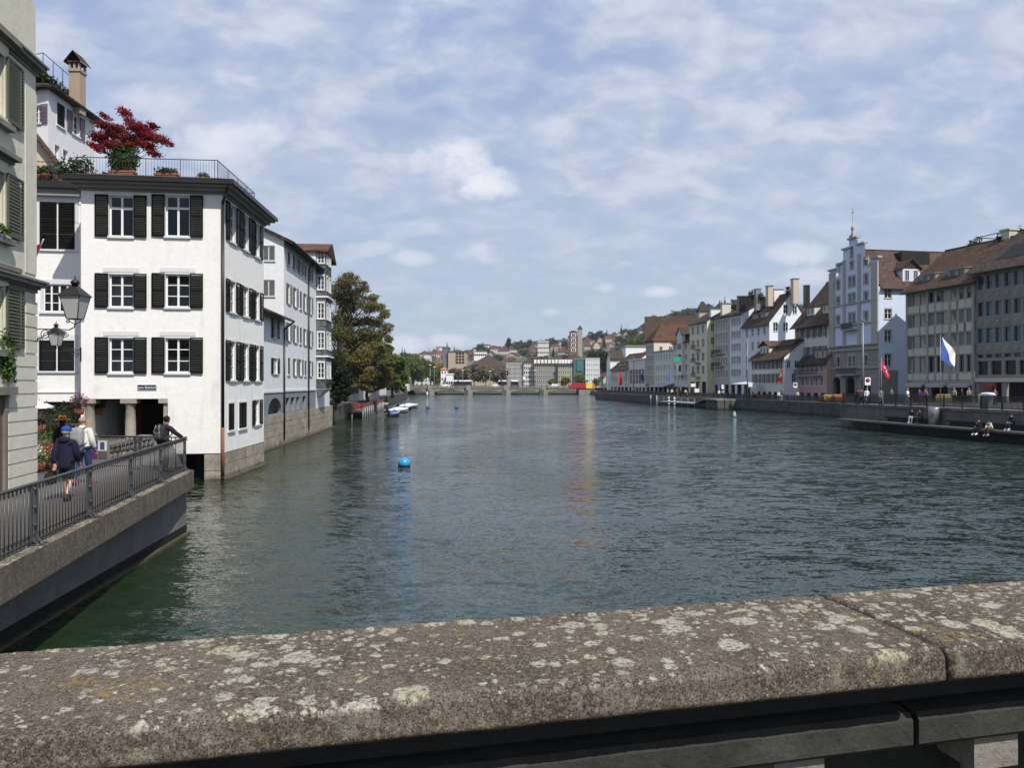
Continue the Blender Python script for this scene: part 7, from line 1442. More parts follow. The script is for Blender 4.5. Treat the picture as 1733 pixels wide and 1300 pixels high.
# ------------------------------------------------------------------ flower stall by the annex
def bush(label, px, py, Y, r, h, lm, petal=None, n=500, name='flowering_plant', potm=None, cat='plant', size=.045):
    p = at(px, py, Y); o = thing(name, label, cat, p); link('foliage', leaves_mesh('foliage', [(0, 0, h * .5, r, r, h * .5)], n, size, int(px)), lm, o)
    if petal: link('blossom', leaves_mesh('blossom', [(0, 0, h * .62, r * 1.02, r * 1.02, h * .48)], n // 2, size * .8, int(px) + 1, .6, .9), petal, o)
    link('pot', MB().lathe([(r * .45, -.22), (r * .6, .05), (r * .55, .08)], (0, 0, 0), 12).mesh('pot'), potm or M_terra, o); return o
F_pink = leafmat('pink_petals', (.25, .04, .10), (.5, .15, .26)); F_white = leafmat('white_petals', (.6, .6, .55), (.85, .85, .8)); F_redp = leafmat('red_petals', (.5, .02, .02), (.7, .05, .03)); F_mauve = leafmat('mauve_petals', (.10, .03, .06), (.24, .08, .13)); L_lgr = leafmat('light_garden_leaves', (.03, .055, .012), (.11, .16, .035))
pz = lambda Y: 650 + 2.72 * 1300 / Y
bush('white geraniums in a trough at the foot of the beige house', 66, pz(24) - 12, 24, .36, .5, L_lgr, F_white); bush('red geraniums right of the white ones by the beige house', 82, pz(24.4) - 12, 24.4, .3, .45, L_lgr, F_redp); bush('low yellow green bush behind the red geraniums', 74, pz(27) - 16, 27, .6, .75, L_lgr); bush('tall leafy plant between the shop front and the orange hat', 86, pz(30) - 18, 30, .55, 1.5, L_grn, n=900); bush('broad green potted plant behind the walking people', 100, pz(32) - 14, 32, .7, 1.5, L_grn, n=900)
bush('mauve hydrangea low beside the beige house corner', 66, 722, 28, .4, .5, L_drk, F_mauve); bush('pink flowers hanging at the first arcade column', 134, 694, 36, .38, .7, L_drk, F_pink); bush('dark pink flower basket hanging inside the arcade', 166, 694, 38.6, .36, .7, L_drk, F_mauve)
for px, py, Y, z1 in ((134, 694, 36, 4.0), (166, 694, 38.6, 4.0), (66, 722, 28, 3.3)):
    p = at(px, py, Y); o = tag(link('hook', MB().tube((0, 0, -.2), (0, 0, .9), .008, .008, 5).tube((0, 0, .9), (-.1, .2, 1.0), .008, .008, 5).mesh('hook'), M_iron), 'thin iron hook carrying the flower basket near column %d pixels' % 0 if 0 else {134: 'thin hook of the pink flowers at the first column', 166: 'thin hook of the dark pink basket in the arcade', 66: 'thin stake behind the mauve hydrangea'}[px], 'hook'); o.location = p
p = at(52, 690, 30); parasol('white market parasol peeping out behind the beige house corner', p.x - .2, 30, 2.05, (.75, .75, .72), 1.0, 2.15)
o = thing('flower_rack', 'dark wooden plant rack in front of the shop window', 'rack', at(105, 745, 37.5)); 
for z in (0.3, .75): link('shelf', MB().box(-1.3, 1.0, -.2, .2, z, z + .04).mesh('shelf'), M_wood, o)
for x in (-1.25, .95): link('leg', MB().box(x - .03, x + .03, -.18, .18, -.05, .75).mesh('leg'), M_wood, o)
# ------------------------------------------------------------------ lanterns
def lantern_mesh(s=1.0, z=0):
    fr = MB(); gl = MB(); c = [(-1, -1), (1, -1), (1, 1), (-1, 1)]; b, t = .15 * s, .27 * s; h = .62 * s
    for i in range(4):
        p, q_ = c[i], c[(i + 1) % 4]; gl.poly([(p[0] * b, p[1] * b, z), (q_[0] * b, q_[1] * b, z), (q_[0] * t, q_[1] * t, z + h), (p[0] * t, p[1] * t, z + h)]); fr.tube((p[0] * b, p[1] * b, z), (p[0] * t, p[1] * t, z + h), .014 * s, .014 * s, 6); fr.tube((p[0] * b, p[1] * b, z), (q_[0] * b, q_[1] * b, z), .014 * s, .014 * s, 6)
    fr.add([(x * t * 1.18, y * t * 1.18, z + h) for x, y in c] + [(x * .09 * s, y * .09 * s, z + h + .26 * s) for x, y in c], [(0, 1, 5, 4), (1, 2, 6, 5), (2, 3, 7, 6), (3, 0, 4, 7), (3, 2, 1, 0), (4, 5, 6, 7)])
    fr.lathe([(.08 * s, .26 * s), (.085 * s, .33 * s), (.12 * s, .35 * s), (.10 * s, .42 * s), (.02, .47 * s), (.015, .56 * s)], (0, 0, z + h), 12)
    return fr, gl
M_lgl = simple('frosted_lantern_glass', (.42, .43, .42), .25, var=.1)
def scroll(mb, c, r, turns=1.6, flip=1, ax=Vector((1, 0, 0)), th=.012, start=0):
    pts = []; n = 26
    for i in range(n + 1):
        t = i / n; a = start + turns * 2 * math.pi * t * flip; rr = r * (1 - .8 * t); pts.append(Vector(c) + ax * rr * math.cos(a) + Vector((0, 0, rr * math.sin(a))))
    mb.path(pts, th, 5)
la = thing('wall_lantern', 'large square street lantern on an ornate scroll bracket fixed to the beige house', 'lantern', WN.p(WN.len, zof(575, 20.8))); fr, gl = lantern_mesh(1.0); lx = at(127, 575, 20.9); off = lx - Vector(la.location); zl = zof(540, 20.9) - la.location.z
link('lantern_frame', fr.mesh('lantern_frame'), M_gutter, la, (off.x, off.y, zl)); link('lantern_glass', gl.mesh('lantern_glass'), M_lgl, la, (off.x, off.y, zl))
ax = Vector((off.x, off.y, 0)).normalized(); Lb = Vector((off.x, off.y, 0)).length; mb = MB(); zb0 = zof(557, 20.9) - la.location.z
mb.path([Vector((0, 0, zb0)), ax * (Lb - .15) + Vector((0, 0, zb0 - .02)), ax * (Lb - .02) + Vector((0, 0, zb0 + .05)), ax * Lb + Vector((0, 0, zb0 + .13))], .016, 6); mb.tube((0, 0, zb0 + .12), (0, 0, zb0 - .42), .022, .022, 6)
pts = [ax * (Lb * (.0 + .55 * t)) + Vector((0, 0, zb0 - .40 + .38 * t ** .6)) for t in [i / 10 for i in range(11)]]; mb.path(pts, .013, 5)
scroll(mb, ax * .25 + Vector((0, 0, zb0 - .16)), .15, 1.7, 1, ax); scroll(mb, ax * .52 + Vector((0, 0, zb0 - .10)), .09, 1.5, -1, ax); scroll(mb, ax * (Lb - .28) + Vector((0, 0, zb0 - .13)), .11, 1.6, -1, ax); scroll(mb, ax * .10 + Vector((0, 0, zb0 - .30)), .08, 1.4, 1, ax)
for s in (-1, 1): mb.path([ax * Lb + Vector((0, 0, zb0 + .13)), ax * (Lb + s * .13) + Vector((0, 0, zb0 + .2)), ax * (Lb + s * .17) + Vector((0, 0, zl))], .012, 6); scroll(mb, ax * (Lb + s * .19) + Vector((0, 0, zl - .06)), .05, 1.2, s, ax)
mb.tube(ax * Lb + Vector((0, 0, zb0 + .12)), ax * Lb + Vector((0, 0, zl)), .014, .014, 6); link('bracket', mb.mesh('bracket'), M_iron, la)
lb = thing('small_lantern', 'small hanging lantern in front of the lowest closed shutters of the annex', 'lantern', WF.p(0, zof(600, 37.6), .02)); fr, gl = lantern_mesh(.95); o_ = at(95, 585, 35.6) - Vector(lb.location); link('lantern_frame', fr.mesh('lantern_frame'), M_gutter, lb, (o_.x, o_.y, o_.z + .0)); link('lantern_glass', gl.mesh('lantern_glass'), M_lgl, lb, (o_.x, o_.y, o_.z))
ax = Vector((o_.x, o_.y, 0)).normalized(); Lb = Vector((o_.x, o_.y, 0)).length; mb = MB(); mb.path([(0, 0, .22), ax * Lb + Vector((0, 0, .22)), ax * Lb + Vector((0, 0, o_.z))], .02, 6); mb.box(-.03, .03, -.05, .01, -.35, .35); scroll(mb, ax * .35 + Vector((0, 0, -.02)), .22, 1.7, 1, ax, .016); scroll(mb, ax * .75 + Vector((0, 0, .08)), .12, 1.5, -1, ax, .014); link('bracket', mb.mesh('bracket'), M_iron, lb)
# ------------------------------------------------------------------ people on the promenade
def face(dx, dy): return math.atan2(dy, dx) - math.pi / 2
Y = 18.05; X = at(112, 0, Y).x; PWK = pose(**WALK, pelvis=(0, -.02, .92)); z0 = 2.05
nav = person('person in navy hooded rain jacket, shorts and blue cap carrying a black bag', (X, Y, z0), face(-.05, 1), PWK, 'walk_nav', top=(.012, .014, .035), legs=(.02, .02, .022), fat=1.32, hem=.20, sleeve=1.0, hood=True, llen=.52, lfat=1.15, shoe=(.03, .03, .03), hairc=(.35, .33, .3), scale=.985)
link('hood', MB().blob(PWK['neckb'] + Vector((0, -.085, .02)), (.125, .075, .085), .9, 16, 10, .04).blob(PWK['neckb'] + Vector((0, -.01, .03)), (.10, .085, .05), 1, 14, 8).mesh('hood'), cloth((.012, .014, .035)), nav); c = PWK['head'].lerp(PWK['crown'], .6); mb = MB(); mb.blob(c + Vector((0, -.01, .04)), (.112, .122, .095), 1, 20, 10); mb.blob(c + Vector((0, .14, .01)), (.075, .08, .012), 1, 12, 6); link('cap', mb.mesh('cap'), cloth((.02, .06, .32)), nav)
mb = MB(); mb.blob((-.33, -.04, .55), (.10, .20, .15), .7, 14, 10); mb.path([(-.33, -.16, .66), (-.27, -.1, .84), (-.27, -.04, .84), (-.33, .1, .66)], .012, 6); link('bag', mb.mesh('bag'), cloth((.015, .015, .015)), nav)
def backpack(o, P, c, c2, s=1.0):
    b = P['chest'] + Vector((0, -.235 * s, -.07)); mb = MB(); mb.blob(b, (.16 * s, .115 * s, .245 * s), .55, 20, 14); link('backpack', mb.mesh('backpack'), cloth(c), o); mb = MB(); mb.blob(b + Vector((0, -.075 * s, -.08)), (.125 * s, .07 * s, .12 * s), .6, 16, 10); link('pocket', mb.mesh('pocket'), cloth(c2), o)
    mb = MB()
    for s_ in (-1, 1): mb.path([b + Vector((s_ * .10, .05, .20 * s)), P['s' + 'lr'[s_ > 0]] + Vector((-s_ * .06, -.05, .075)), P['s' + 'lr'[s_ > 0]] + Vector((-s_ * .04, .09, .0)), P['chest'] + Vector((s_ * .15, .12, -.12)), b + Vector((s_ * .13, .06, -.2 * s))], .018, 6)
    mb.path([b + Vector((-.03, -.05, .235 * s)), b + Vector((0, -.06, .28 * s)), b + Vector((.03, -.05, .235 * s))], .01, 6); link('strap', mb.mesh('strap'), cloth(c2), o)
Y = 20.9; X = at(140, 0, Y).x; PW2 = pose(**{**WALK, 'kl': (-.10, .02, .48), 'al': (-.10, -.2, .13), 'tl': (-.11, -.08, .04), 'kr': (.10, .12, .5), 'ar': (.10, .18, .09), 'tr': (.11, .32, .05)}, pelvis=(0, 0, .93))
wh = person('person in white sweater and jeans with light grey backpack and red sneakers', (X, Y, z0), face(.05, 1), PW2, 'walk_white', top=(.72, .70, .64), legs=(.03, .05, .13), fat=1.22, hem=.10, shoe=(.28, .03, .05), hair=False, scale=1.07, skinc=(.50, .30, .21)); link('collar', MB().blob(PW2['neckb'] + Vector((0, -.005, .025)), (.095, .085, .045), 1, 14, 8).mesh('collar'), cloth((.72, .70, .64)), wh); backpack(wh, PW2, (.26, .26, .26), (.20, .20, .205), 1.0); link('hair', MB().blob(PW2['head'].lerp(PW2['crown'], .4) + Vector((0, -.03, .0)), (.088, .092, .085), 1, 16, 8).mesh('hair'), cloth((.30, .22, .17)), wh)
Y = 23.6; X = at(106, 0, Y).x; ow_ = person('person in dark clothes with a wide orange straw hat beside the flowers', (X, Y, z0), face(-.3, 1), pose(), 'stand_f', top=(.02, .018, .02), legs=(.02, .02, .03), hem=.3, fat=1.05, hlow=.08, scale=.97)
c = STAND['crown']; mb = MB(); mb.lathe([(.235, .012), (.23, .0), (.12, .035), (.105, .10), (.08, .135), (.0, .14)], (0, 0, 1.70), 24); link('hat', mb.mesh('hat'), cloth((.60, .17, .04)), ow_); link('hat_band', MB().lathe([(.121, .04), (.112, .075)], (0, 0, 1.70), 24).mesh('hat_band'), cloth((.12, .04, .02)), ow_)
Y = 24.0; X = at(277, 0, Y).x; PL_ = pose(er=(.33, .16, 1.2), wr=(.44, .34, 1.07), sr=(.18, .04, 1.4), el=(-.2, .12, 1.16), wl=(-.05, .3, 1.08), chest=(.02, .05, 1.29), neckb=(.02, .07, 1.44), neck=(.02, .09, 1.5), head=(.03, .11, 1.6), crown=(.03, .11, 1.67), hl=(-.1, 0, .9))
cm = person('person in black jacket with black backpack leaning on the railing corner', (X, Y, z0), face(.35, 1), PL_, 'lean', top=(.018, .018, .02), legs=(.02, .02, .025), hairc=(.015, .012, .01), fat=1.12, hem=.05, skinc=(.32, .18, .12), scale=1.0); link('collar', MB().blob(PL_['neckb'] + Vector((0, -.005, .025)), (.095, .085, .045), 1, 14, 8).mesh('collar'), cloth((.018, .018, .02)), cm); backpack(cm, PL_, (.03, .03, .032), (.06, .06, .062), 1.0)
mb = MB(); mb.path([PL_['chest'] + Vector((-.1, -.26, -.25)), PL_['chest'] + Vector((-.1, -.37, .0)), PL_['chest'] + Vector((-.06, -.32, .18))], .012, 6); mb.path([PL_['chest'] + Vector((.1, -.26, -.25)), PL_['chest'] + Vector((.1, -.37, .0)), PL_['chest'] + Vector((.06, -.32, .18))], .012, 6); link('backpack_piping', mb.mesh('backpack_piping'), cloth((.25, .25, .25)), cm)
# ------------------------------------------------------------------ people sitting on the right ledge
ro = face(PW.n.x, PW.n.y)
def sitter(label, px, z, out, key, P, rz=0, **k_): u = PW.u(px); p = PW.p(u, z, out); return person(label, p, ro + rz, P, key, **k_)
PS1 = pose(**{**SIT, 'head': (0, .22, .76), 'crown': (0, .24, .83), 'neck': (0, .16, .68), 'wl': (-.08, .34, .45), 'el': (-.19, .22, .26), 'chest': (0, .09, .47)}); PS2 = pose(**{**SIT, 'chest': (0, .14, .44), 'neckb': (0, .21, .58), 'neck': (0, .25, .63), 'head': (0, .33, .70), 'crown': (0, .36, .76), 'sl': (-.17, .2, .54), 'sr': (.17, .2, .54), 'el': (-.2, .34, .28), 'er': (.2, .34, .28), 'wl': (-.05, .5, .22), 'wr': (.05, .5, .22)}); PS3 = pose(**SIT)
sitter('person in black sitting on the ledge with white sneakers dangling over the water', 1686, 1.0, 1.55, 'sit1', PS1, top=(.02, .02, .022), legs=(.015, .015, .018), shoe=(.7, .7, .7), hem=.05, hairc=(.02, .015, .01))
sitter('person in cream jacket bent forward sitting on the ledge edge at right', 1706, 1.0, 1.55, 'sit2', PS2, top=(.55, .48, .37), legs=(.10, .08, .06), shoe=(.3, .3, .32), hem=.05, fat=1.1)
sitter('person in black sitting on the dark bench at the right edge', 1722, 1.5, .45, 'sit3', PS3, top=(.02, .02, .022), legs=(.03, .04, .08), shoe=(.5, .5, .5))
sitter('person in dark top and pale jeans on the left bench, white shoes', 1552, 1.5, .5, 'sit3', PS3, .5, top=(.02, .018, .018), legs=(.30, .36, .45), shoe=(.7, .7, .7), hairc=(.02, .01, .01), hlow=.1)
sitter('person all in black next to the pale jeans on the left bench', 1567, 1.5, .5, 'sit1', PS1, -.2, top=(.015, .015, .016), legs=(.02, .02, .02), shoe=(.03, .03, .03))
# ------------------------------------------------------------------ right quay railings
def quay_rail(name, label, W_, u0, u1, z, h, inn, sp_, m=M_iron):
    o = thing(name, label, 'railing', W_.p((u0 + u1) / 2, z, -inn)); mb = MB(W_.M(0, z, -inn)); mb.box(u0, u1, -.05, .05, h - .11, h); mb.box(u0, u1, -.03, .03, .08, .16); mb.box(u0, u1, -.02, .02, h - .2, h - .17); mb.build('handrail', m, o)
    n = int((u1 - u0) / 2.2)
    for i in range(n + 1): u = u0 + (u1 - u0) * i / n; MB(W_.M(u, z, -inn)).box(-.05, .05, -.05, .05, 0, h + .05).build('post', m, o)
    mb = MB(W_.M(0, z, -inn)); k_ = int((u1 - u0) / sp_)
    for i in range(k_): u = u0 + (u1 - u0) * (i + .5) / k_; mb.box(u - .03, u + .03, -.014, .014, .16, h - .17)
    tag(mb.build('bars', m, o), kind='stuff'); return o
quay_rail('platform_railing', 'dark iron railing along the raised platform at the right', PW, .15, 36, 2.62, 1.12, .18, .12)
QW = Wall(QB[0], QB[1]); quay_rail('quay_railing', 'dark railing along the lower right quay beyond the platform', QW, .5, QW.len + 3, 2.0, 1.0, .15, .13)
RC = Wall((30, 262), (26.6, 241)); MB(QW.M()).box(0, QW.len, -.2, .35, 1.86, 2.03).build('quay_cap', S_block, None, QW.p(0)).__setitem__('kind', 'structure')
# small people on the right bank
DP = pose(); 
TINY = [(1452, 84, 2.6, (.30, .03, .04), (.02, .02, .02), 'person in dark red top behind the platform railing left end'), (1458, 83, 2.6, (.05, .05, .06), (.03, .03, .05), 'person in dark coat beside the dark red top'), (1467, 82, 2.6, (.7, .7, .7), (.12, .14, .2), 'person in white shirt standing at the left end of the platform railing'), (1491, 77, 2.6, (.16, .16, .17), (.10, .10, .10), 'person in dark grey top behind the railing under the red flag'), (1509, 88, 2.6, (.12, .12, .13), (.05, .05, .05), 'person in grey top behind the railing right of the red flag'),
        (1536, 79, 2.6, (.72, .70, .66), (.5, .48, .44), 'person in white with pale hat walking behind the platform railing'), (1556, 78, 2.6, (.08, .06, .2), (.03, .03, .04), 'person in blue top behind the railing above the left bench'), (1566, 79, 2.6, (.35, .12, .14), (.02, .02, .02), 'person in dull red top behind the railing above the left bench'), (1615, 86, 2.6, (.35, .32, .28), (.03, .03, .03), 'person in beige shirt before the awnings'), (1628, 84, 2.6, (.03, .03, .03), (.02, .02, .02), 'person in black before the awnings'), (1684, 82, 2.6, (.10, .10, .12), (.04, .04, .04), 'person in dark blue behind the railing near the corner office'), (1640, 88, 2.6, (.25, .2, .18), (.03, .03, .03), 'person in brown top near the last awning'),
        (1278, 140, 1.95, (.65, .63, .6), (.05, .05, .05), 'person in white top under the pale cafe parasol'), (1296, 134, 1.95, (.02, .02, .02), (.02, .02, .02), 'person in black before the low white house'), (1318, 126, 1.95, (.6, .6, .6), (.05, .06, .1), 'person in white top walking by the red vertical flag'), (1322, 127, 1.95, (.04, .04, .05), (.3, .3, .3), 'person in dark top with pale trousers by the red vertical flag'), (1350, 128, 1.95, (.55, .5, .4), (.06, .05, .05), 'person in beige top before the pink house'), (1217, 152, 1.95, (.7, .7, .7), (.05, .05, .05), 'person in white by the quay sign posts'), (1223, 153, 1.95, (.6, .6, .6), (.1, .1, .1), 'second person in white by the quay sign posts'), (1233, 150, 1.95, (.02, .02, .02), (.02, .02, .02), 'person in black right of the quay sign posts'),
        (1163, 166, 1.4, (.45, .02, .03), (.05, .02, .02), 'person in bright red jacket at the landing stage'), (1160, 172, 1.95, (.7, .7, .7), (.03, .03, .03), 'person in white above the red jacket'), (1152, 173, 1.95, (.02, .02, .02), (.02, .02, .02), 'person in black above the landing stage'), (1130, 178, 1.95, (.6, .6, .6), (.05, .05, .05), 'pale dressed person leaning on the quay rail'), (1137, 178, 1.95, (.7, .68, .64), (.05, .05, .05), 'white dressed person leaning on the quay rail'), (1145, 176, 1.95, (.3, .3, .33), (.05, .05, .05), 'grey dressed person leaning on the quay rail')]
for px in (1022, 1027, 1031, 1036, 1042, 1047, 1055, 1061, 1066, 1072, 1079, 1086, 1094, 1104, 1112): TINY.append((px, 228 + (px * 7 % 13), 1.95, [(.6, .58, .55), (.03, .03, .03), (.3, .05, .05), (.08, .1, .2)][px % 4], (.04, .04, .05), '%s dressed person in the far quay crowd, %s' % (['pale', 'black', 'red', 'blue'][px % 4], 'near the banners' if px < 1060 else 'before the glazed shop' if px < 1092 else 'by the long awning')))
for i, (px, Y, z, tc_, lc_, lab) in enumerate(TINY):
    p = at(px, 0, Y); kk_ = 'tiny_walk' if i % 2 else 'tiny_stand'; o = person(lab, (p.x, Y, z), rnd.uniform(0, 6.28), pose(**WALK) if i % 2 else DP, kk_, top=tc_, legs=lc_, hi=False, hem=0.0, hairc=[(.02, .015, .01), (.12, .07, .04), (.3, .22, .14)][i % 3])
    if px < 1115: o['group'] = 'people crowding the far end of the right quay'
# ------------------------------------------------------------------ flags, signs, poles
def cloth_quad(A, B, C, D, n=14, wav=.06, seed=0, d0=0, side=None):
    """bilinear cloth A top-hoist B bottom-hoist C bottom-fly D top-fly, split on the diagonal A-C"""
    V = {}
    def P_(u, t):
        p = A.lerp(D, u).lerp(B.lerp(C, u), t); return p + Vector((0, 1, 0)) * wav * math.sin(u * 8 + t * 3 + seed) * (.3 + u)
    return [[P_(i / n, j / n) for j in range(n + 1)] for i in range(n + 1)]
def flag(label, name, pts, Y, pole, upper, lower=None, base_z=2.6, emblem=None, wav=.06):
    A, B, C, D = [at(*p, Y) for p in pts]; pb_, pt_ = pole; bx = at(pb_, 650, Y); tp_ = at(pb_, pt_, Y); o = thing(name, label, 'flag', (bx.x, Y, base_z)); O = ORG[o.name]
    link('pole', MB().tube((0, 0, 0), (0, 0, tp_.z - base_z), .05, .03, 8).blob((0, 0, tp_.z - base_z), (.07, .07, .07), 1, 8, 6).mesh('pole'), M_grey, o)
    C = C + Vector((0, .8, 0)); D = D + Vector((0, .8, 0)); n = 14; G_ = cloth_quad(A - O, B - O, C - O, D - O, n, wav); up, lo_ = MB(), MB()
    for i in range(n):
        for j in range(n):
            a, b, c, d = G_[i][j], G_[i + 1][j], G_[i + 1][j + 1], G_[i][j + 1]
            if lower is None: up.add([a, b, c, d], [(0, 1, 2, 3)], True)
            elif i > j: up.add([a, b, c, d], [(0, 1, 2, 3)], True)
            elif i < j: lo_.add([a, b, c, d], [(0, 1, 2, 3)], True)
            else: up.add([a, b, c], [(0, 1, 2)], True); lo_.add([a, c, d], [(0, 1, 2)], True)
    link('cloth', up.mesh('cloth'), cloth(upper), o)
    if lower: link('cloth', lo_.mesh('cloth'), cloth(lower), o)
    if emblem:
        e = MB()
        for (i0, i1, j0, j1) in emblem:
            for i in range(i0, i1):
                for j in range(j0, j1): e.add([G_[i][j] - Vector((0, .015, 0)), G_[i + 1][j] - Vector((0, .015, 0)), G_[i + 1][j + 1] - Vector((0, .015, 0)), G_[i][j + 1] - Vector((0, .015, 0))], [(0, 1, 2, 3)], True)
        link('emblem', e.mesh('emblem'), M_white, o)
    return o
flag('blue and white flag, diagonally divided, billowing over the right platform', 'canton_flag', ((1594.5, 570), (1593, 609), (1622, 621), (1627, 598)), 73, (1591.5, 568), (.75, .75, .74), (.05, .10, .34), wav=.12)
flag('red flag with white marks drooping before the blue gabled house', 'red_flag', ((1493, 608), (1493, 627), (1509, 641), (1513, 635)), 84, (1491.5, 604), (.50, .015, .04), None, emblem=[(3, 6, 4, 6), (7, 9, 4, 9), (10, 12, 5, 7)])
flag('narrow red flag with white marks hanging before the low white house', 'red_flag', ((1325, 618), (1319, 636), (1318, 646), (1325, 648)), 122, (1327, 612), (.5, .015, .02), None, 1.95, [(4, 10, 5, 7), (6, 8, 3, 10)])
flag('blue flag on a pole before the glazed shop', 'blue_flag', ((1084, 633), (1083, 643), (1092, 645), (1090, 636)), 222, (1083.5, 630), (.04, .10, .35), None, 1.95); flag('blue flag hanging on the front of the oriel town house', 'blue_flag', ((1131, 630), (1131, 646), (1137, 646), (1137, 630)), 184, (1134, 626), (.07, .12, .30), None, 1.95); flag('dark green flag at the bridge end of the right quay', 'green_flag', ((1012, 637), (1013, 644), (1020, 648), (1019, 641)), 250, (1011, 634), (.02, .08, .06), None, 1.95); flag('red vertical banner before the hipped shop house', 'red_flag', ((1047, 633), (1047, 652), (1053, 652), (1053, 633)), 236, (1046, 630), (.5, .02, .02), None, 1.95); flag('white vertical banner left of the red one', 'white_flag', ((1059, 626), (1059, 640), (1062, 640), (1062, 626)), 236, (1058.5, 624), (.7, .7, .7), None, 1.95); flag('white flag flying in front of the grid fronted office', 'white_flag', ((885, 637), (885, 642), (889, 643), (889, 638)), 352, (884.5, 634), (.65, .65, .66), None, 3.2)
fp = thing('swiss_flag', 'red cloth on a slanted white pole beside the beige house', 'flag', at(58, 440, 37)); a_, b_ = at(58, 442, 37), at(73.5, 405, 35.5); O = ORG[fp.name]; link('pole', MB().tube(a_ - O, b_ - O, .035, .03, 8).mesh('pole'), M_white, fp); q_ = [at(56, 418, 36.6) - O, at(70, 411, 35.7) - O, at(60, 436, 36.4) - O, at(54, 446, 36.8) - O]; link('cloth', MB().poly(q_).mesh('cloth'), cloth((.5, .01, .04)), fp)
fp.name = 'red_flag'
ORG[fp.name] = O
for (px, yt, yb_, Y, lab, r) in ((1265, 571, 676, 140, 'tall grey tramway pole before the pale blue row house', .13), (1460.5, 543, 668, 100, 'tall grey pole in front of the stepped gable', .14), (1147, 603, 690, 170, 'tall pole carrying the green sign at the landing stage', .12), (1183, 650, 676, 172, 'short grey pole beside the awning of the cream house', .1), (1072, 605, 668, 232, 'tall mast on the far part of the right quay', .12), (1031, 600, 668, 240, 'tall mast near the end of the right quay', .12)):
    p = at(px, yt, Y); zb_ = 1.95; o = thing('pole', lab, 'pole', (p.x, Y, zb_)); link('shaft', MB().tube((0, 0, 0), (0, 0, p.z - zb_), r, r * .6, 8).mesh('shaft'), M_grey, o); link('cap', MB().box(-.2, .2, -.2, .2, p.z - zb_, p.z - zb_ + .15).mesh('cap'), M_grey, o)
def sign(label, px, py, Y, w, h, m, disc=None, zb_=1.95, name='traffic_sign'):
    p = at(px, py, Y); o = thing(name, label, 'sign', (p.x, Y, zb_)); z = p.z - zb_; link('post', MB().tube((0, .04, 0), (0, .04, z + h / 2), .04, .04, 8).mesh('post'), M_grey, o); link('plate', MB().box(-w / 2, w / 2, -.02, .02, z - h / 2, z + h / 2).mesh('plate'), m, o)
    if disc: link('disc', MB().tube((0, -.03, z + h * .12), (0, -.022, z + h * .12), w * .38, w * .38, 20).mesh('disc'), cloth(disc[0]), o); link('disc_centre', MB().tube((0, -.045, z + h * .12), (0, -.032, z + h * .12), w * .27, w * .27, 20).mesh('disc_centre'), cloth(disc[1]), o); link('bar', MB(Matrix.Translation((0, -.05, z + h * .12)) @ Matrix.Rotation(R(45), 4, 'Y')).box(-w * .3, w * .3, -.004, .004, -.04, .04).mesh('bar'), cloth(disc[0]), o)
    return o
sign('white plate with no parking disc on a pole before the blue house arches', 1468.5, 645.5, 90, .66, .92, M_white, ((.5, .02, .02), (.02, .04, .25))); sign('white plate with no parking disc on the lower quay before the pink house', 1346, 652, 120, .6, .8, M_white, ((.3, .02, .02), (.1, .1, .15))); sign('green sign board high on its pole at the landing stage', 1146, 608, 169.5, 1.6, 1.0, simple('sign_green', (.02, .35, .18), .4)); sign('blue plate on a post before the beige row house', 1217, 652, 160, .7, .7, simple('sign_blue', (.03, .08, .3), .4)); sign('white plate on a post just right of the blue plate', 1223, 655, 158, .5, .9, M_white); sign('white sign board high above the landing stage', 1173, 652, 166, 1.0, .7, M_white); sign('white sign board low above the landing stage rail', 1179.5, 661, 164, 1.0, .8, M_white)
sign('white plate on a pole before the low white house', 1270, 651, 136, .7, .8, M_white)
flat = thing('blank_sign', 'small red plaque in the right arch of the blue house', 'sign', WB.p(WB.u(1466), WB.z(1466, 648), .1)); link('plate', MB().box(-.55, .55, -.05, 0, -.15, .15).mesh('plate'), simple('plaque_red', (.35, .03, .03), .5), flat, None, WB.ang); link('border', MB().box(-.6, .6, -.03, .01, -.2, .2).mesh('border'), M_white, flat, None, WB.ang)
parasol('pale cafe parasol at the left corner of the low white house', at(1262, 0, 146).x, 146, 1.95, (.5, .52, .55), 2.6, 3.2)
o = thing('white_hood', 'rounded white hood on a grey cabinet behind the platform railing', 'cabinet', PW.p(PW.u(1651), 2.6, -1.2)); link('hood', MB().blob((0, 0, 1.28), (.75, .35, .18), .8, 18, 8).mesh('hood'), M_white, o, None, PW.ang); link('body', MB().box(-.35, .35, -.25, .25, 0, 1.15).mesh('body'), M_grey, o, None, PW.ang)
car('yellow car parked before the arches of the blue house', at(1402, 0, 118).x, 118, 1.95, R(78), (.36, .23, .015), 3.6, 1.2); car('dark orange car parked left of the arches behind the quay rail', at(1419, 0, 116).x, 116, 1.95, R(78), (.30, .09, .03), 3.2, 1.3); car('yellow car standing before the first awning', at(1597, 0, 96).x, 96, 2.3, R(60), (.36, .24, .015), 3.0, 1.2)
M_or = simple('orange_chair', (.55, .16, .02), .5)
for i, px in enumerate((1700, 1707, 1714, 1721, 1729)):
    p = PW.p(PW.u(px), 2.6, -2.2); o = thing('cafe_chair', 'orange cafe chair behind the platform railing, %s' % ['leftmost of its row', 'second of its row', 'middle of its row', 'fourth of its row', 'at the picture edge'][i], 'chair', p, 'orange chairs behind the platform railing', .3 * i); link('seat', MB().box(-.22, .22, -.22, .22, .42, .46).mesh('seat'), M_or, o); link('backrest', MB().box(-.22, .22, .2, .24, .5, .9).mesh('backrest'), M_or, o)
    for sx in (-1, 1):
        for sy in (-1, 1): link('leg', MB().box(sx * .2 - .015, sx * .2 + .015, sy * .2 - .015, sy * .2 + .015, 0, .42).mesh('leg'), M_grey, o)
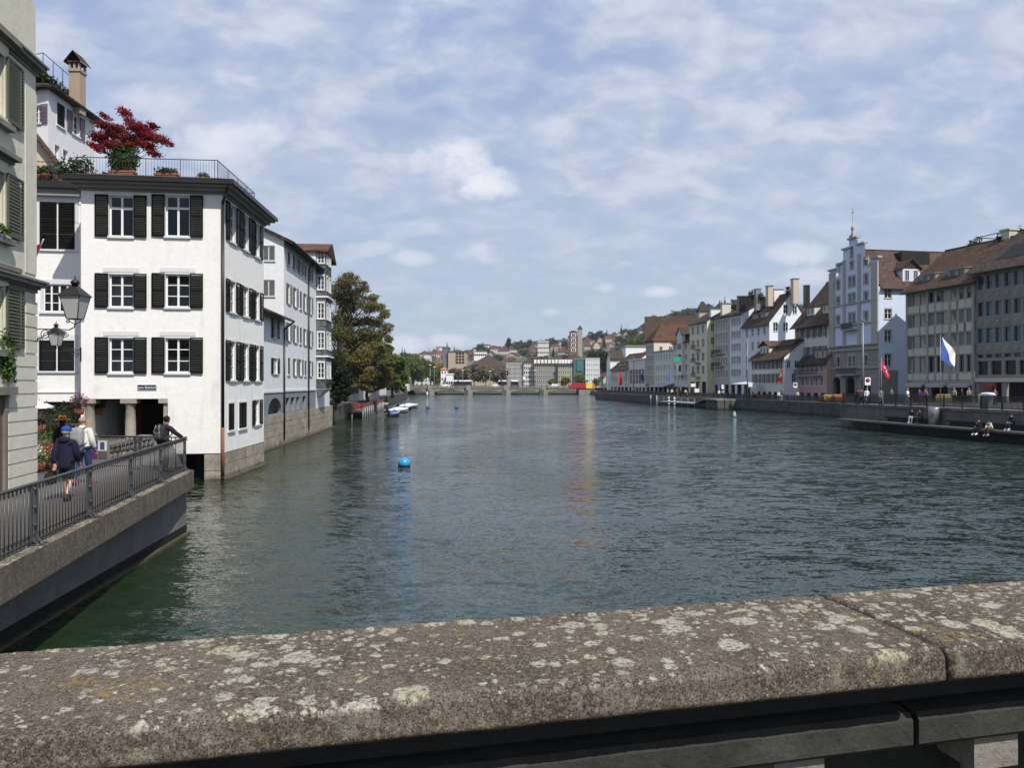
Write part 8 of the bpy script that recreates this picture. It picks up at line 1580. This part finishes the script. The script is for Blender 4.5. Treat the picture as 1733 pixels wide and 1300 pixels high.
# ------------------------------------------------------------------ landing stage on the right quay
q0, q1 = hit(1136, QB[1], -9.65), hit(1250, QB[1], -9.65); LS = Wall(q0, q1); ls_ = thing('landing_stage', 'boat landing stage with pale railings and striped mooring posts below the right quay', 'landing stage', LS.p(LS.len / 2, .0, 2))
n = 8
for i in range(n): MB(LS.M()).box(LS.len * .1 + LS.len * .6 * i / n + .03, LS.len * .1 + LS.len * .6 * (i + 1) / n - .03, -4.5, -1.2, .78, .95).build('deck_board', simple('pale_planks', (.32, .31, .29), .8), ls_)
for i in range(7): u = LS.len * (.1 + .1 * i); MB(LS.M(u)).tube((0, -4.4, -1), (0, -4.4, 1.9), .05, .05, 6).build('post', M_grey, ls_)
MB(LS.M()).box(LS.len * .1, LS.len * .7, -4.43, -4.37, 1.85, 1.92).box(LS.len * .1, LS.len * .7, -4.42, -4.38, 1.4, 1.45).build('handrail', M_white, ls_)
MB(LS.M()).hexa([(LS.len * .7, -4.5, .78), (LS.len * .82, -4.5, 1.7), (LS.len * .82, -1.2, 1.7), (LS.len * .7, -1.2, .78), (LS.len * .7, -4.5, .95), (LS.len * .82, -4.5, 1.9), (LS.len * .82, -1.2, 1.9), (LS.len * .7, -1.2, .95)]).box(LS.len * .82, LS.len, -4.5, -.2, 1.7, 1.95).build('ramp', M_grey, ls_)
MB(LS.M()).box(LS.len * .84, LS.len, -4.2, -.2, -.5, 1.7).build('ramp_base', M_quayd, ls_)
for px in (1137.5, 1148.5, 1170.5, 1180.5):
    u = LS.u(px); mb = MB(LS.M(u)); mb.tube((0, -5.2, -1), (0, -5.2, 2.3), .16, .16, 10); q_ = mb.build('mooring_post', M_white if px > 1160 else M_grey, ls_)
    if px > 1160:
        for z in (.2, .8, 1.4, 2.0): MB(LS.M(u)).tube((0, -5.2, z), (0, -5.2, z + .28), .17, .17, 10).build('stripe', M_iron, q_)
# ------------------------------------------------------------------ thin summer haze over the far town
hm = bpy.data.materials.new('haze_air'); hm.use_nodes = True; hn_ = hm.node_tree; hn_.nodes.clear(); pv = hn_.nodes.new('ShaderNodeVolumePrincipled'); pv.inputs['Color'].default_value = (.80, .88, 1.0, 1); pv.inputs['Density'].default_value = 0.00010; pv.inputs['Anisotropy'].default_value = .2
ho = hn_.nodes.new('ShaderNodeOutputMaterial'); hn_.links.new(pv.outputs[0], ho.inputs['Volume'])
tag(MB().box(-2600, 2600, -40, 2100, -3.5, 190).build('haze', hm), kind='stuff')
